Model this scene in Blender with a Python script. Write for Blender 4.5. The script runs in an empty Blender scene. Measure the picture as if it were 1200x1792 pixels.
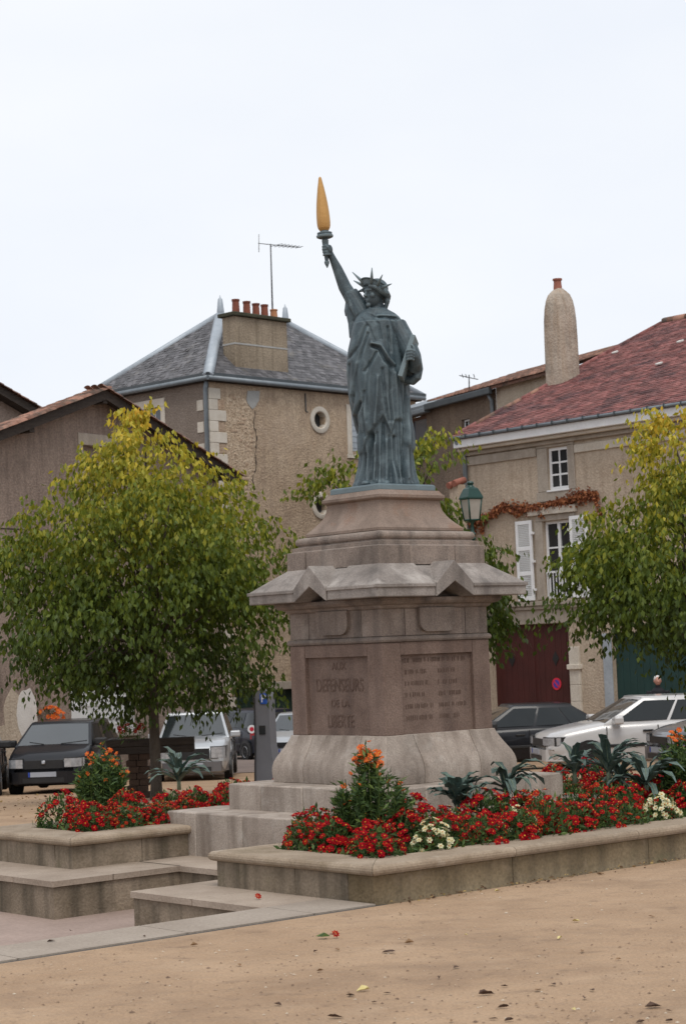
import bpy, bmesh, math, random
import numpy as np
from mathutils import Vector, Matrix, noise as mnoise

random.seed(7)
rng = np.random.default_rng(7)
R = math.radians
SC = bpy.context.scene
COL = SC.collection

# ------------------------------------------------------------------ camera, sky, sun, exposure
EYE = 1.65
PITCH, ROLL, FPX = R(4.0), R(-2.23), 3400.0
cam = bpy.data.objects.new('camera', bpy.data.cameras.new('camera'))
COL.objects.link(cam)
CAMROT = Matrix.Rotation(math.pi / 2 + PITCH, 3, 'X') @ Matrix.Rotation(ROLL, 3, 'Z')
cam.matrix_world = Matrix.Translation((0, 0, EYE)) @ CAMROT.to_4x4()
cam.data.sensor_fit = 'VERTICAL'
cam.data.sensor_height = 36.0
cam.data.lens = 36.0 * FPX / 1792.0
cam.data.clip_end = 2000
cam.data.dof.use_dof = True
cam.data.dof.focus_distance = 16.0
cam.data.dof.aperture_fstop = 7.0
SC.camera = cam

SUN_EL, SUN_AZ = 60, 172     # high and a little to the left behind the camera, under cloud
world = bpy.data.worlds.new('World')
SC.world = world
world.use_nodes = True
wt = world.node_tree
wt.nodes.clear()
w_out = wt.nodes.new('ShaderNodeOutputWorld')
w_bg = wt.nodes.new('ShaderNodeBackground')
w_bg.inputs['Strength'].default_value = 0.1
w_sky = wt.nodes.new('ShaderNodeTexSky')
w_sky.sky_type = 'NISHITA'
w_sky.sun_disc = False
w_sky.sun_elevation = R(SUN_EL)
w_sky.sun_rotation = R(SUN_AZ)
w_tc = wt.nodes.new('ShaderNodeTexCoord')
w_map = wt.nodes.new('ShaderNodeMapping')
w_map.inputs['Scale'].default_value = (2.2, 2.2, 5.0)
w_noise = wt.nodes.new('ShaderNodeTexNoise')
w_noise.inputs['Scale'].default_value = 1.6
w_noise.inputs['Detail'].default_value = 5
w_ramp = wt.nodes.new('ShaderNodeValToRGB')
w_ramp.color_ramp.elements[0].position = 0.3
w_ramp.color_ramp.elements[0].color = (0.715, 0.75, 0.815, 1)
w_ramp.color_ramp.elements[1].position = 0.7
w_ramp.color_ramp.elements[1].color = (0.79, 0.81, 0.84, 1)
w_up = wt.nodes.new('ShaderNodeVectorMath')
w_up.operation = 'SCALE'
w_up.inputs['Scale'].default_value = 10.0
w_mix = wt.nodes.new('ShaderNodeMix')
w_mix.data_type = 'RGBA'
w_mix.inputs['Factor'].default_value = 0.95     # cloud cover over the blue sky
wt.links.new(w_tc.outputs['Generated'], w_map.inputs['Vector'])
wt.links.new(w_map.outputs['Vector'], w_noise.inputs['Vector'])
wt.links.new(w_noise.outputs['Fac'], w_ramp.inputs['Fac'])
wt.links.new(w_ramp.outputs['Color'], w_up.inputs[0])
wt.links.new(w_sky.outputs['Color'], w_mix.inputs['A'])
wt.links.new(w_up.outputs['Vector'], w_mix.inputs['B'])
wt.links.new(w_mix.outputs['Result'], w_bg.inputs['Color'])
wt.links.new(w_bg.outputs['Background'], w_out.inputs['Surface'])

sun = bpy.data.objects.new('sun', bpy.data.lights.new('sun', 'SUN'))
COL.objects.link(sun)
sun.data.energy = 1.5
sun.data.angle = R(30)
sun.data.color = (1.0, 0.95, 0.88)
sun_dir = Vector((math.sin(R(SUN_AZ)) * math.cos(R(SUN_EL)), math.cos(R(SUN_AZ)) * math.cos(R(SUN_EL)), math.sin(R(SUN_EL))))
sun.rotation_euler = sun_dir.to_track_quat('Z', 'Y').to_euler()

SC.view_settings.view_transform = 'Standard'
SC.view_settings.look = 'None'
SC.view_settings.exposure = 0.30
SC.view_settings.gamma = 1.0
SC.view_settings.use_curve_mapping = False

# ------------------------------------------------------------------ surveying: lines of sight to points in the place
def ray(px, py):
    return CAMROT @ Vector(((px - 600) / FPX, -(py - 896) / FPX, -1.0))
def at_z(px, py, z):
    d = ray(px, py); t = (z - EYE) / d.z
    return Vector((d.x * t, d.y * t, z))
def at_y(px, py, y):
    d = ray(px, py); t = y / d.y
    return Vector((d.x * t, y, EYE + d.z * t))
def project(p):
    c = CAMROT.transposed() @ (Vector(p) - Vector((0, 0, EYE)))
    return 600 + FPX * c.x / -c.z, 896 - FPX * c.y / -c.z
def gz(y):
    "height of the square: level by the monument, falling away gently behind it"
    if y < 17.5: return 0.0
    if y < 44: return -0.045 * (y - 17.5)
    if y < 75: return -1.1925 - 0.031 * (y - 44)
    return -2.1535
class Facade:
    "an upright plane through (ox, oy) running at angle b; s along it, d behind it"
    def __init__(self, o, b):
        self.o = Vector((o[0], o[1])); self.b = b
        self.e = Vector((math.cos(b), math.sin(b))); self.n = Vector((-self.e.y, self.e.x))
    def sz(self, px, py, off=0.0):
        r = ray(px, py); oo = self.o + self.n * off; r2 = Vector((r.x, r.y))
        t = oo.dot(self.n) / r2.dot(self.n); p = r2 * t
        return (p - oo).dot(self.e), EYE + r.z * t

# ------------------------------------------------------------------ materials
MATS = {}
def _n(nt, t, **kw):
    n = nt.nodes.new(t)
    for k, v in kw.items(): setattr(n, k, v)
    return n
def mat(name, c1, c2=None, scale=3.0, rough=0.85, bump=0.0, bscale=60.0, island=0.0, streak=0.0, streak_col=(0.05, 0.045, 0.04),
        fine=0.0, spots=None, metallic=0.0, spec=0.4, stretch=(1, 1, 1), pointy=None, translucent=0.0, coat=0.0, zgrad=None, hue_ramp=None, ramp=(0.32, 0.68), bump2=None):
    if name in MATS: return MATS[name]
    m = bpy.data.materials.new(name); m.use_nodes = True
    nt = m.node_tree; L = nt.links.new
    P = nt.nodes['Principled BSDF']; out = nt.nodes['Material Output']
    P.inputs['Roughness'].default_value = rough
    P.inputs['Metallic'].default_value = metallic
    P.inputs['Specular IOR Level'].default_value = spec
    if coat: P.inputs['Coat Weight'].default_value = coat; P.inputs['Coat Roughness'].default_value = 0.06
    geo = _n(nt, 'ShaderNodeNewGeometry')
    c2 = c2 or c1
    mp = _n(nt, 'ShaderNodeMapping'); mp.inputs['Scale'].default_value = stretch
    L(geo.outputs['Position'], mp.inputs['Vector'])
    n1 = _n(nt, 'ShaderNodeTexNoise'); n1.inputs['Scale'].default_value = scale; n1.inputs['Detail'].default_value = 7; n1.inputs['Roughness'].default_value = 0.62
    L(mp.outputs['Vector'], n1.inputs['Vector'])
    rp = _n(nt, 'ShaderNodeValToRGB')
    rp.color_ramp.elements[0].position = ramp[0]; rp.color_ramp.elements[0].color = (*c1, 1)
    rp.color_ramp.elements[1].position = ramp[1]; rp.color_ramp.elements[1].color = (*c2, 1)
    L(n1.outputs['Fac'], rp.inputs['Fac'])
    col = rp.outputs['Color']
    rnd = None
    if island or hue_ramp:
        oi = _n(nt, 'ShaderNodeObjectInfo')
        ad = _n(nt, 'ShaderNodeMath', operation='ADD'); L(geo.outputs['Random Per Island'], ad.inputs[0]); L(oi.outputs['Random'], ad.inputs[1])
        fr = _n(nt, 'ShaderNodeMath', operation='FRACT'); L(ad.outputs[0], fr.inputs[0]); rnd = fr.outputs[0]
    if hue_ramp:
        hr = _n(nt, 'ShaderNodeValToRGB'); cr = hr.color_ramp
        while len(cr.elements) < len(hue_ramp): cr.elements.new(0.5)
        for e, (p, c) in zip(cr.elements, hue_ramp): e.position = p; e.color = (*c, 1)
        src = rnd
        if zgrad:
            sx = _n(nt, 'ShaderNodeSeparateXYZ'); L(geo.outputs['Position'], sx.inputs[0])
            mr = _n(nt, 'ShaderNodeMapRange'); L(sx.outputs['Z'], mr.inputs['Value'])
            mr.inputs['From Min'].default_value = zgrad[0]; mr.inputs['From Max'].default_value = zgrad[1]
            mr.inputs['To Min'].default_value = 0.0; mr.inputs['To Max'].default_value = zgrad[2]
            m1 = _n(nt, 'ShaderNodeMath', operation='MULTIPLY'); L(rnd, m1.inputs[0]); m1.inputs[1].default_value = 1 - zgrad[2]
            m2 = _n(nt, 'ShaderNodeMath', operation='ADD'); L(m1.outputs[0], m2.inputs[0]); L(mr.outputs[0], m2.inputs[1])
            n9 = _n(nt, 'ShaderNodeTexNoise'); n9.inputs['Scale'].default_value = 1.1; L(geo.outputs['Position'], n9.inputs['Vector'])
            m3 = _n(nt, 'ShaderNodeMath', operation='MULTIPLY_ADD'); L(n9.outputs['Fac'], m3.inputs[0]); m3.inputs[1].default_value = 0.36; L(m2.outputs[0], m3.inputs[2])
            m4 = _n(nt, 'ShaderNodeMath', operation='SUBTRACT'); L(m3.outputs[0], m4.inputs[0]); m4.inputs[1].default_value = 0.20
            src = m4.outputs[0]
        L(src, hr.inputs['Fac']); col = hr.outputs['Color']
    def mixc(fac, a, b, mode='MIX'):
        mx = _n(nt, 'ShaderNodeMix', data_type='RGBA', blend_type=mode)
        if isinstance(fac, float): mx.inputs['Factor'].default_value = fac
        else: L(fac, mx.inputs['Factor'])
        for s, k in ((a, 'A'), (b, 'B')):
            if isinstance(s, tuple): mx.inputs[k].default_value = (*s, 1)
            else: L(s, mx.inputs[k])
        return mx.outputs['Result']
    if fine:
        n2 = _n(nt, 'ShaderNodeTexNoise'); n2.inputs['Scale'].default_value = bscale; n2.inputs['Detail'].default_value = 3
        L(geo.outputs['Position'], n2.inputs['Vector'])
        mr = _n(nt, 'ShaderNodeMapRange'); L(n2.outputs['Fac'], mr.inputs['Value'])
        mr.inputs['From Min'].default_value = 0.3; mr.inputs['From Max'].default_value = 0.7
        mr.inputs['To Min'].default_value = 1 - fine; mr.inputs['To Max'].default_value = 1 + fine
        vm = _n(nt, 'ShaderNodeVectorMath', operation='SCALE'); L(col, vm.inputs[0]); L(mr.outputs[0], vm.inputs['Scale']); col = vm.outputs['Vector']
    if streak:
        mp2 = _n(nt, 'ShaderNodeMapping'); mp2.inputs['Scale'].default_value = (7, 7, 0.55); L(geo.outputs['Position'], mp2.inputs['Vector'])
        n3 = _n(nt, 'ShaderNodeTexNoise'); n3.inputs['Scale'].default_value = 1.0; n3.inputs['Detail'].default_value = 5; L(mp2.outputs['Vector'], n3.inputs['Vector'])
        r3 = _n(nt, 'ShaderNodeMapRange'); L(n3.outputs['Fac'], r3.inputs['Value'])
        r3.inputs['From Min'].default_value = 0.46; r3.inputs['From Max'].default_value = 0.72; r3.inputs['To Max'].default_value = streak
        col = mixc(r3.outputs[0], col, streak_col)
    for sp in (spots or []):
        c, sc, lo, hi, amt = sp
        n4 = _n(nt, 'ShaderNodeTexNoise'); n4.inputs['Scale'].default_value = sc; n4.inputs['Detail'].default_value = 6; n4.inputs['Roughness'].default_value = 0.65
        of = _n(nt, 'ShaderNodeVectorMath', operation='ADD'); of.inputs[1].default_value = (sc * 3.1, 7.7, sc); L(geo.outputs['Position'], of.inputs[0]); L(of.outputs[0], n4.inputs['Vector'])
        r4 = _n(nt, 'ShaderNodeMapRange'); L(n4.outputs['Fac'], r4.inputs['Value'])
        r4.inputs['From Min'].default_value = lo; r4.inputs['From Max'].default_value = hi; r4.inputs['To Max'].default_value = amt
        col = mixc(r4.outputs[0], col, c)
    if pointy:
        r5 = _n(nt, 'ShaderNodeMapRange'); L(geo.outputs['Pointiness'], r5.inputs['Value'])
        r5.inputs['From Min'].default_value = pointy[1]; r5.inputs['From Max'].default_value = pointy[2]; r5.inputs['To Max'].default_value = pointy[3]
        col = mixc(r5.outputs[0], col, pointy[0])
    if island:
        r6 = _n(nt, 'ShaderNodeMapRange'); L(rnd, r6.inputs['Value']); r6.inputs['To Min'].default_value = 1 - island; r6.inputs['To Max'].default_value = 1 + island
        vm = _n(nt, 'ShaderNodeVectorMath', operation='SCALE'); L(col, vm.inputs[0]); L(r6.outputs[0], vm.inputs['Scale']); col = vm.outputs['Vector']
    L(col, P.inputs['Base Color'])
    if bump:
        n5 = _n(nt, 'ShaderNodeTexNoise'); n5.inputs['Scale'].default_value = bscale; n5.inputs['Detail'].default_value = 5
        L(geo.outputs['Position'], n5.inputs['Vector'])
        bp = _n(nt, 'ShaderNodeBump'); bp.inputs['Strength'].default_value = bump; bp.inputs['Distance'].default_value = 1.2 / bscale
        L(n5.outputs['Fac'], bp.inputs['Height']); L(bp.outputs['Normal'], P.inputs['Normal'])
        if bump2:
            n6 = _n(nt, 'ShaderNodeTexNoise'); n6.inputs['Scale'].default_value = bump2[0]; n6.inputs['Detail'].default_value = 4
            L(geo.outputs['Position'], n6.inputs['Vector'])
            b2 = _n(nt, 'ShaderNodeBump'); b2.inputs['Strength'].default_value = bump2[1]; b2.inputs['Distance'].default_value = bump2[2]
            L(n6.outputs['Fac'], b2.inputs['Height']); L(b2.outputs['Normal'], bp.inputs['Normal'])
    if translucent:
        tr = _n(nt, 'ShaderNodeBsdfTranslucent'); L(col, tr.inputs['Color'])
        mx = _n(nt, 'ShaderNodeMixShader'); mx.inputs[0].default_value = translucent
        L(P.outputs[0], mx.inputs[1]); L(tr.outputs[0], mx.inputs[2]); L(mx.outputs[0], out.inputs['Surface'])
    MATS[name] = m
    return m

M_sand = mat('sand', (0.295, 0.193, 0.117), (0.385, 0.262, 0.165), scale=0.9, rough=0.95, bump=0.45, bscale=60, bump2=(6.5, 0.9, 0.05), fine=0.14,
             spots=[((0.165, 0.105, 0.066), 1.1, 0.50, 0.72, 0.5), ((0.42, 0.30, 0.20), 1.7, 0.55, 0.74, 0.5), ((0.15, 0.098, 0.064), 6.5, 0.57, 0.72, 0.5), ((0.16, 0.11, 0.07), 22, 0.68, 0.78, 0.45)])
M_road = mat('road_surface', (0.17, 0.13, 0.115), (0.23, 0.18, 0.155), scale=1.2, rough=0.9, bump=0.3, bscale=40, fine=0.15)
M_granite = mat('granite', (0.159, 0.124, 0.103), (0.259, 0.209, 0.175), scale=2.6, rough=0.8, bump=0.3, bscale=85, island=0.12, fine=0.26, streak=0.7,
                streak_col=(0.052, 0.044, 0.039), spots=[((0.36, 0.315, 0.275), 3.2, 0.55, 0.74, 0.55), ((0.065, 0.055, 0.048), 1.4, 0.55, 0.74, 0.5)])
M_granite_grey = mat('lichened_granite', (0.178, 0.153, 0.136), (0.297, 0.265, 0.240), scale=2.4, rough=0.82, bump=0.3, bscale=85, island=0.1, fine=0.22, streak=0.65,
                streak_col=(0.06, 0.052, 0.047), spots=[((0.44, 0.405, 0.37), 3.4, 0.55, 0.72, 0.6), ((0.085, 0.074, 0.066), 1.6, 0.56, 0.74, 0.45)])
M_granite_dark = mat('granite_dado', (0.143, 0.094, 0.073), (0.220, 0.154, 0.123), scale=3.2, rough=0.8, bump=0.3, bscale=85, island=0.1, fine=0.26, streak=0.5,
                     streak_col=(0.075, 0.05, 0.042))
M_granite_pale = mat('granite_base', (0.255, 0.208, 0.172), (0.390, 0.333, 0.283), scale=2.2, rough=0.82, bump=0.3, bscale=85, island=0.09, fine=0.2, streak=0.75,
                     streak_col=(0.14, 0.106, 0.082), spots=[((0.46, 0.42, 0.375), 3.5, 0.55, 0.72, 0.6), ((0.10, 0.085, 0.07), 1.8, 0.56, 0.74, 0.5)])
M_concrete = mat('weathered_stone', (0.155, 0.120, 0.082), (0.275, 0.218, 0.160), scale=2.6, rough=0.92, bump=0.35, bscale=50, island=0.08, fine=0.16, streak=0.85,
                 streak_col=(0.062, 0.05, 0.034), spots=[((0.34, 0.27, 0.205), 4.0, 0.56, 0.7, 0.6), ((0.12, 0.115, 0.05), 1.5, 0.58, 0.75, 0.4)])
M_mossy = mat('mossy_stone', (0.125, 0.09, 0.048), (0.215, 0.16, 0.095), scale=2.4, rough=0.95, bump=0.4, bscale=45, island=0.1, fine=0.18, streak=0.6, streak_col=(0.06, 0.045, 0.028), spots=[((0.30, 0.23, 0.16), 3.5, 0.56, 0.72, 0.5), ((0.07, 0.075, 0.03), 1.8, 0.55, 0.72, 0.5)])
M_tread = mat('worn_tread', (0.245, 0.19, 0.145), (0.35, 0.283, 0.225), scale=2.0, rough=0.9, bump=0.25, bscale=60, island=0.07, fine=0.13,
              spots=[((0.17, 0.135, 0.10), 2.2, 0.55, 0.75, 0.5)])
M_cap = mat('cap_stone', (0.215, 0.162, 0.112), (0.325, 0.258, 0.19), scale=3.0, rough=0.9, bump=0.3, bscale=60, island=0.1, fine=0.14,
            spots=[((0.14, 0.105, 0.055), 2.4, 0.54, 0.72, 0.6), ((0.42, 0.36, 0.29), 5, 0.58, 0.72, 0.5)])
M_court = mat('court_floor', (0.245, 0.18, 0.148), (0.335, 0.25, 0.21), scale=1.2, rough=0.85, bump=0.15, bscale=40, fine=0.1, spots=[((0.22, 0.15, 0.11), 1.6, 0.56, 0.75, 0.6)])
M_strip = mat('edging_concrete', (0.255, 0.207, 0.165), (0.335, 0.282, 0.232), scale=1.5, rough=0.9, bump=0.2, bscale=50, island=0.05, fine=0.12)
M_slot = mat('drain_dark', (0.03, 0.03, 0.03), (0.055, 0.055, 0.05), scale=6, rough=0.8)
M_soil = mat('soil', (0.05, 0.034, 0.022), (0.10, 0.072, 0.05), scale=8, rough=1.0, bump=0.8, bscale=25)
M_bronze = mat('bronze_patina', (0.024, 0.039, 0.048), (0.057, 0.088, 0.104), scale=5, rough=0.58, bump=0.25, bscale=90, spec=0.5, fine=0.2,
               spots=[((0.125, 0.175, 0.195), 6, 0.50, 0.72, 0.75)], pointy=((0.17, 0.225, 0.245), 0.50, 0.59, 0.85), streak=0.55, streak_col=(0.012, 0.018, 0.022))  # weathered patina, with ridge highlights painted lighter into its colour
M_gold = mat('gilded_flame', (0.40, 0.215, 0.065), (0.50, 0.285, 0.095), scale=4, rough=0.5, bump=0.08, bscale=40, metallic=0.25, spots=[((0.27, 0.11, 0.03), 5, 0.6, 0.75, 0.4)])
M_wall_left = mat('brown_render', (0.207, 0.157, 0.129), (0.280, 0.218, 0.179), scale=0.7, rough=0.95, bump=0.55, bscale=22, fine=0.24, streak=0.5, streak_col=(0.10, 0.075, 0.06), spots=[((0.30, 0.24, 0.195), 0.45, 0.52, 0.7, 0.5), ((0.115, 0.085, 0.07), 1.3, 0.54, 0.72, 0.5)])
M_wall_tower = mat('tan_render', (0.347, 0.255, 0.176), (0.451, 0.350, 0.251), scale=0.6, rough=0.95, bump=0.6, bscale=16, bump2=(2.2, 0.7, 0.06), fine=0.24, streak=0.35, streak_col=(0.19, 0.135, 0.10),
                   spots=[((0.44, 0.345, 0.26), 4, 0.57, 0.72, 0.55), ((0.20, 0.14, 0.10), 1.1, 0.54, 0.72, 0.5), ((0.45, 0.36, 0.28), 0.4, 0.52, 0.66, 0.5)])
M_wall_tower_side = mat('shaded_tan_render', (0.17, 0.135, 0.11), (0.215, 0.175, 0.145), scale=0.8, rough=0.95, bump=0.5, bscale=18, fine=0.18)  # side walls' shade put into the colour as a darker, greyer tan
M_wall_back = mat('dark_brown_render', (0.118, 0.087, 0.067), (0.190, 0.140, 0.101), scale=0.5, rough=0.95, bump=0.5, bscale=16, fine=0.2, streak=0.4, streak_col=(0.07, 0.052, 0.042))
M_wall_right = mat('cream_render', (0.369, 0.297, 0.226), (0.451, 0.369, 0.286), scale=0.6, rough=0.95, bump=0.4, bscale=20, fine=0.14, streak=0.35, streak_col=(0.20, 0.15, 0.105),
                   spots=[((0.24, 0.165, 0.11), 1.2, 0.55, 0.72, 0.5), ((0.47, 0.40, 0.32), 0.8, 0.54, 0.7, 0.5)])
M_wall_cream = mat('pale_render', (0.36, 0.30, 0.23), (0.43, 0.36, 0.285), scale=0.8, rough=0.95, bump=0.4, bscale=20, fine=0.14, streak=0.3, streak_col=(0.22, 0.17, 0.12))
M_ashlar = mat('pale_ashlar', (0.47, 0.42, 0.35), (0.56, 0.515, 0.45), scale=3, rough=0.9, bump=0.2, bscale=30, island=0.07, fine=0.1)
M_ashlar_grey = mat('grey_ashlar', (0.29, 0.25, 0.205), (0.37, 0.325, 0.275), scale=2.5, rough=0.9, bump=0.2, bscale=30, island=0.06, fine=0.12, streak=0.4, streak_col=(0.17, 0.14, 0.115))
M_rubble = mat('rubble_stone', (0.31, 0.215, 0.145), (0.46, 0.345, 0.25), scale=6, rough=0.95, bump=0.6, bscale=18, island=0.13, fine=0.2)
M_patch = mat('cement_patch', (0.30, 0.30, 0.29), (0.37, 0.365, 0.35), scale=4, rough=0.95, bump=0.3, bscale=25)
M_plaster = mat('white_plaster', (0.50, 0.48, 0.45), (0.58, 0.56, 0.53), scale=3, rough=0.95, bump=0.2, bscale=25)
M_slate = mat('slate', (0.075, 0.073, 0.078), (0.118, 0.114, 0.12), scale=2.5, rough=0.62, bump=0.2, bscale=25, island=0.42, spots=[((0.13, 0.115, 0.085), 1.6, 0.55, 0.7, 0.5)])
M_tile_red = mat('red_tile', (0.146, 0.048, 0.045), (0.241, 0.099, 0.087), scale=3.0, rough=0.92, bump=0.5, bscale=25, island=0.38,
                 spots=[((0.05, 0.032, 0.036), 1.1, 0.48, 0.64, 0.75), ((0.055, 0.038, 0.04), 6, 0.55, 0.68, 0.7), ((0.36, 0.27, 0.24), 10, 0.65, 0.72, 0.75), ((0.27, 0.115, 0.10), 4, 0.58, 0.7, 0.6)])
M_tile_old = mat('weathered_canal_tile', (0.20, 0.095, 0.066), (0.30, 0.17, 0.125), scale=4, rough=0.92, bump=0.3, bscale=30, island=0.38, spots=[((0.085, 0.07, 0.056), 2.6, 0.47, 0.62, 0.85)])
M_zinc = mat('zinc', (0.15, 0.175, 0.195), (0.20, 0.225, 0.245), scale=3, rough=0.5, metallic=0.35, fine=0.06, bscale=20)
M_zinc_pale = mat('pale_zinc', (0.30, 0.34, 0.38), (0.38, 0.42, 0.46), scale=2.5, rough=0.5, metallic=0.2, fine=0.06, bscale=20)
M_zinc_dark = mat('dark_zinc', (0.055, 0.065, 0.072), (0.08, 0.092, 0.10), scale=3, rough=0.55, metallic=0.3)
M_wood_dark = mat('dark_timber', (0.024, 0.018, 0.015), (0.05, 0.038, 0.03), scale=4, rough=0.85, bump=0.3, bscale=30, stretch=(1, 1, 5))
M_wood_brown = mat('brown_frame', (0.075, 0.032, 0.018), (0.11, 0.05, 0.03), scale=4, rough=0.6)
M_white = mat('white_paint', (0.66, 0.67, 0.68), (0.74, 0.75, 0.76), scale=4, rough=0.55, fine=0.03, bscale=20)
M_white_dirty = mat('worn_white_paint', (0.56, 0.56, 0.555), (0.66, 0.66, 0.65), scale=2, rough=0.6, fine=0.05, bscale=20)
M_gate = mat('oxblood_paint', (0.046, 0.010, 0.008), (0.062, 0.013, 0.011), scale=2, rough=0.6, fine=0.1, bscale=30)
M_green_door = mat('green_door_paint', (0.011, 0.036, 0.033), (0.015, 0.047, 0.043), scale=2, rough=0.5)
M_green_dark = mat('dark_green_paint', (0.009, 0.024, 0.018), (0.013, 0.033, 0.025), scale=2, rough=0.55)
M_lamp_green = mat('lamp_green_paint', (0.004, 0.032, 0.025), (0.006, 0.044, 0.034), scale=6, rough=0.4)
M_glass_lamp = mat('lamp_glass', (0.24, 0.225, 0.20), (0.32, 0.305, 0.27), scale=4, rough=0.2, spec=0.6)
M_glass_dark = mat('window_glass', (0.018, 0.02, 0.022), (0.035, 0.038, 0.04), scale=0.8, rough=0.08, spec=0.5)
M_glass_grey = mat('reflecting_glass', (0.06, 0.07, 0.085), (0.09, 0.10, 0.12), scale=1.0, rough=0.06, spec=0.6)
M_terracotta = mat('terracotta', (0.14, 0.042, 0.026), (0.19, 0.062, 0.038), scale=5, rough=0.85, island=0.2)
M_terracotta_pale = mat('orange_terracotta', (0.34, 0.15, 0.07), (0.42, 0.20, 0.10), scale=5, rough=0.85)
M_terra_pot = mat('pink_terracotta', (0.25, 0.09, 0.062), (0.31, 0.125, 0.09), scale=5, rough=0.85)
M_chimney = mat('chimney_render', (0.33, 0.27, 0.215), (0.45, 0.385, 0.315), scale=1.4, rough=0.95, bump=0.4, bscale=16, fine=0.14, streak=0.5, streak_col=(0.27, 0.17, 0.10),
                spots=[((0.13, 0.115, 0.095), 1.4, 0.52, 0.72, 0.6)])
M_chimney_tan = mat('ochre_render', (0.215, 0.17, 0.122), (0.30, 0.245, 0.18), scale=1.0, rough=0.95, bump=0.4, bscale=16, fine=0.15, streak=0.5, streak_col=(0.11, 0.085, 0.055))
M_moss = mat('mossy_slab', (0.035, 0.036, 0.022), (0.065, 0.062, 0.04), scale=3, rough=1.0, bump=0.5, bscale=20)
M_bark = mat('bark', (0.04, 0.032, 0.025), (0.08, 0.065, 0.05), scale=6, rough=0.95, bump=0.6, bscale=30, stretch=(1, 1, 0.3))
M_steel = mat('galvanised_steel', (0.22, 0.22, 0.23), (0.28, 0.28, 0.29), scale=5, rough=0.45, metallic=0.6)
M_steel_dark = mat('dark_steel', (0.035, 0.035, 0.037), (0.05, 0.05, 0.052), scale=5, rough=0.5, metallic=0.3)
M_tyre = mat('tyre_rubber', (0.012, 0.012, 0.012), (0.02, 0.02, 0.02), scale=5, rough=0.9)
M_rim = mat('alloy_rim', (0.30, 0.30, 0.31), (0.36, 0.36, 0.37), scale=5, rough=0.35, metallic=0.7)
M_black_plastic = mat('black_plastic', (0.012, 0.012, 0.013), (0.02, 0.02, 0.021), scale=5, rough=0.5)
M_headlamp = mat('headlamp_glass', (0.30, 0.31, 0.33), (0.50, 0.52, 0.55), scale=14, rough=0.12, spec=0.7, metallic=0.3)
M_redlamp = mat('red_lamp', (0.36, 0.012, 0.02), (0.44, 0.02, 0.03), scale=8, rough=0.2)
M_orange_lamp = mat('amber_lamp', (0.55, 0.18, 0.03), (0.6, 0.22, 0.04), scale=8, rough=0.25)
M_carglass = mat('car_glass', (0.012, 0.016, 0.017), (0.02, 0.026, 0.027), scale=1.5, rough=0.03, spec=0.9, coat=0.7)
M_sideglass = mat('side_glass', (0.010, 0.013, 0.014), (0.016, 0.02, 0.021), scale=1.5, rough=0.05, spec=0.45)
M_paint_black = mat('black_car_paint', (0.005, 0.0055, 0.008), (0.006, 0.007, 0.010), scale=1, rough=0.4, spec=0.25, coat=0.35)
M_paint_navy = mat('navy_car_paint', (0.011, 0.013, 0.024), (0.014, 0.016, 0.028), scale=1, rough=0.4, spec=0.25, coat=0.4)
M_paint_silver = mat('silver_car_paint', (0.42, 0.44, 0.46), (0.46, 0.48, 0.50), scale=1, rough=0.35, metallic=0.4, coat=0.8)
M_paint_grey = mat('grey_car_paint', (0.13, 0.13, 0.14), (0.15, 0.15, 0.16), scale=1, rough=0.35, metallic=0.4, coat=0.8)
M_paint_white = mat('white_car_paint', (0.47, 0.46, 0.455), (0.51, 0.50, 0.495), scale=1, rough=0.35, metallic=0.1, coat=0.8)
M_plate = mat('number_plate', (0.30, 0.32, 0.36), (0.34, 0.36, 0.40), scale=4, rough=0.5)
M_plate_blue = mat('plate_blue_band', (0.02, 0.05, 0.30), (0.02, 0.06, 0.34), scale=4, rough=0.5)
M_sign_blue = mat('sign_blue', (0.02, 0.09, 0.42), (0.025, 0.10, 0.46), scale=4, rough=0.45)
M_sign_red = mat('sign_red', (0.52, 0.02, 0.045), (0.58, 0.03, 0.055), scale=4, rough=0.45)
M_sign_violet = mat('sign_deep_blue', (0.055, 0.04, 0.30), (0.07, 0.05, 0.34), scale=4, rough=0.45)
M_sign_white = mat('sign_white', (0.75, 0.76, 0.78), (0.8, 0.81, 0.83), scale=4, rough=0.45)
M_meter = mat('meter_grey', (0.15, 0.155, 0.175), (0.18, 0.185, 0.205), scale=2, rough=0.5)
M_incised = mat('incised_letters', (0.085, 0.052, 0.039), (0.135, 0.09, 0.07), scale=12, rough=0.9)
M_black_hair = mat('dark_cloth', (0.012, 0.012, 0.016), (0.02, 0.02, 0.026), scale=8, rough=0.9)
M_skin = mat('skin', (0.40, 0.20, 0.15), (0.45, 0.24, 0.18), scale=8, rough=0.6)
M_white_hair = mat('white_hair', (0.55, 0.53, 0.52), (0.66, 0.64, 0.63), scale=20, rough=0.8)

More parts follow.
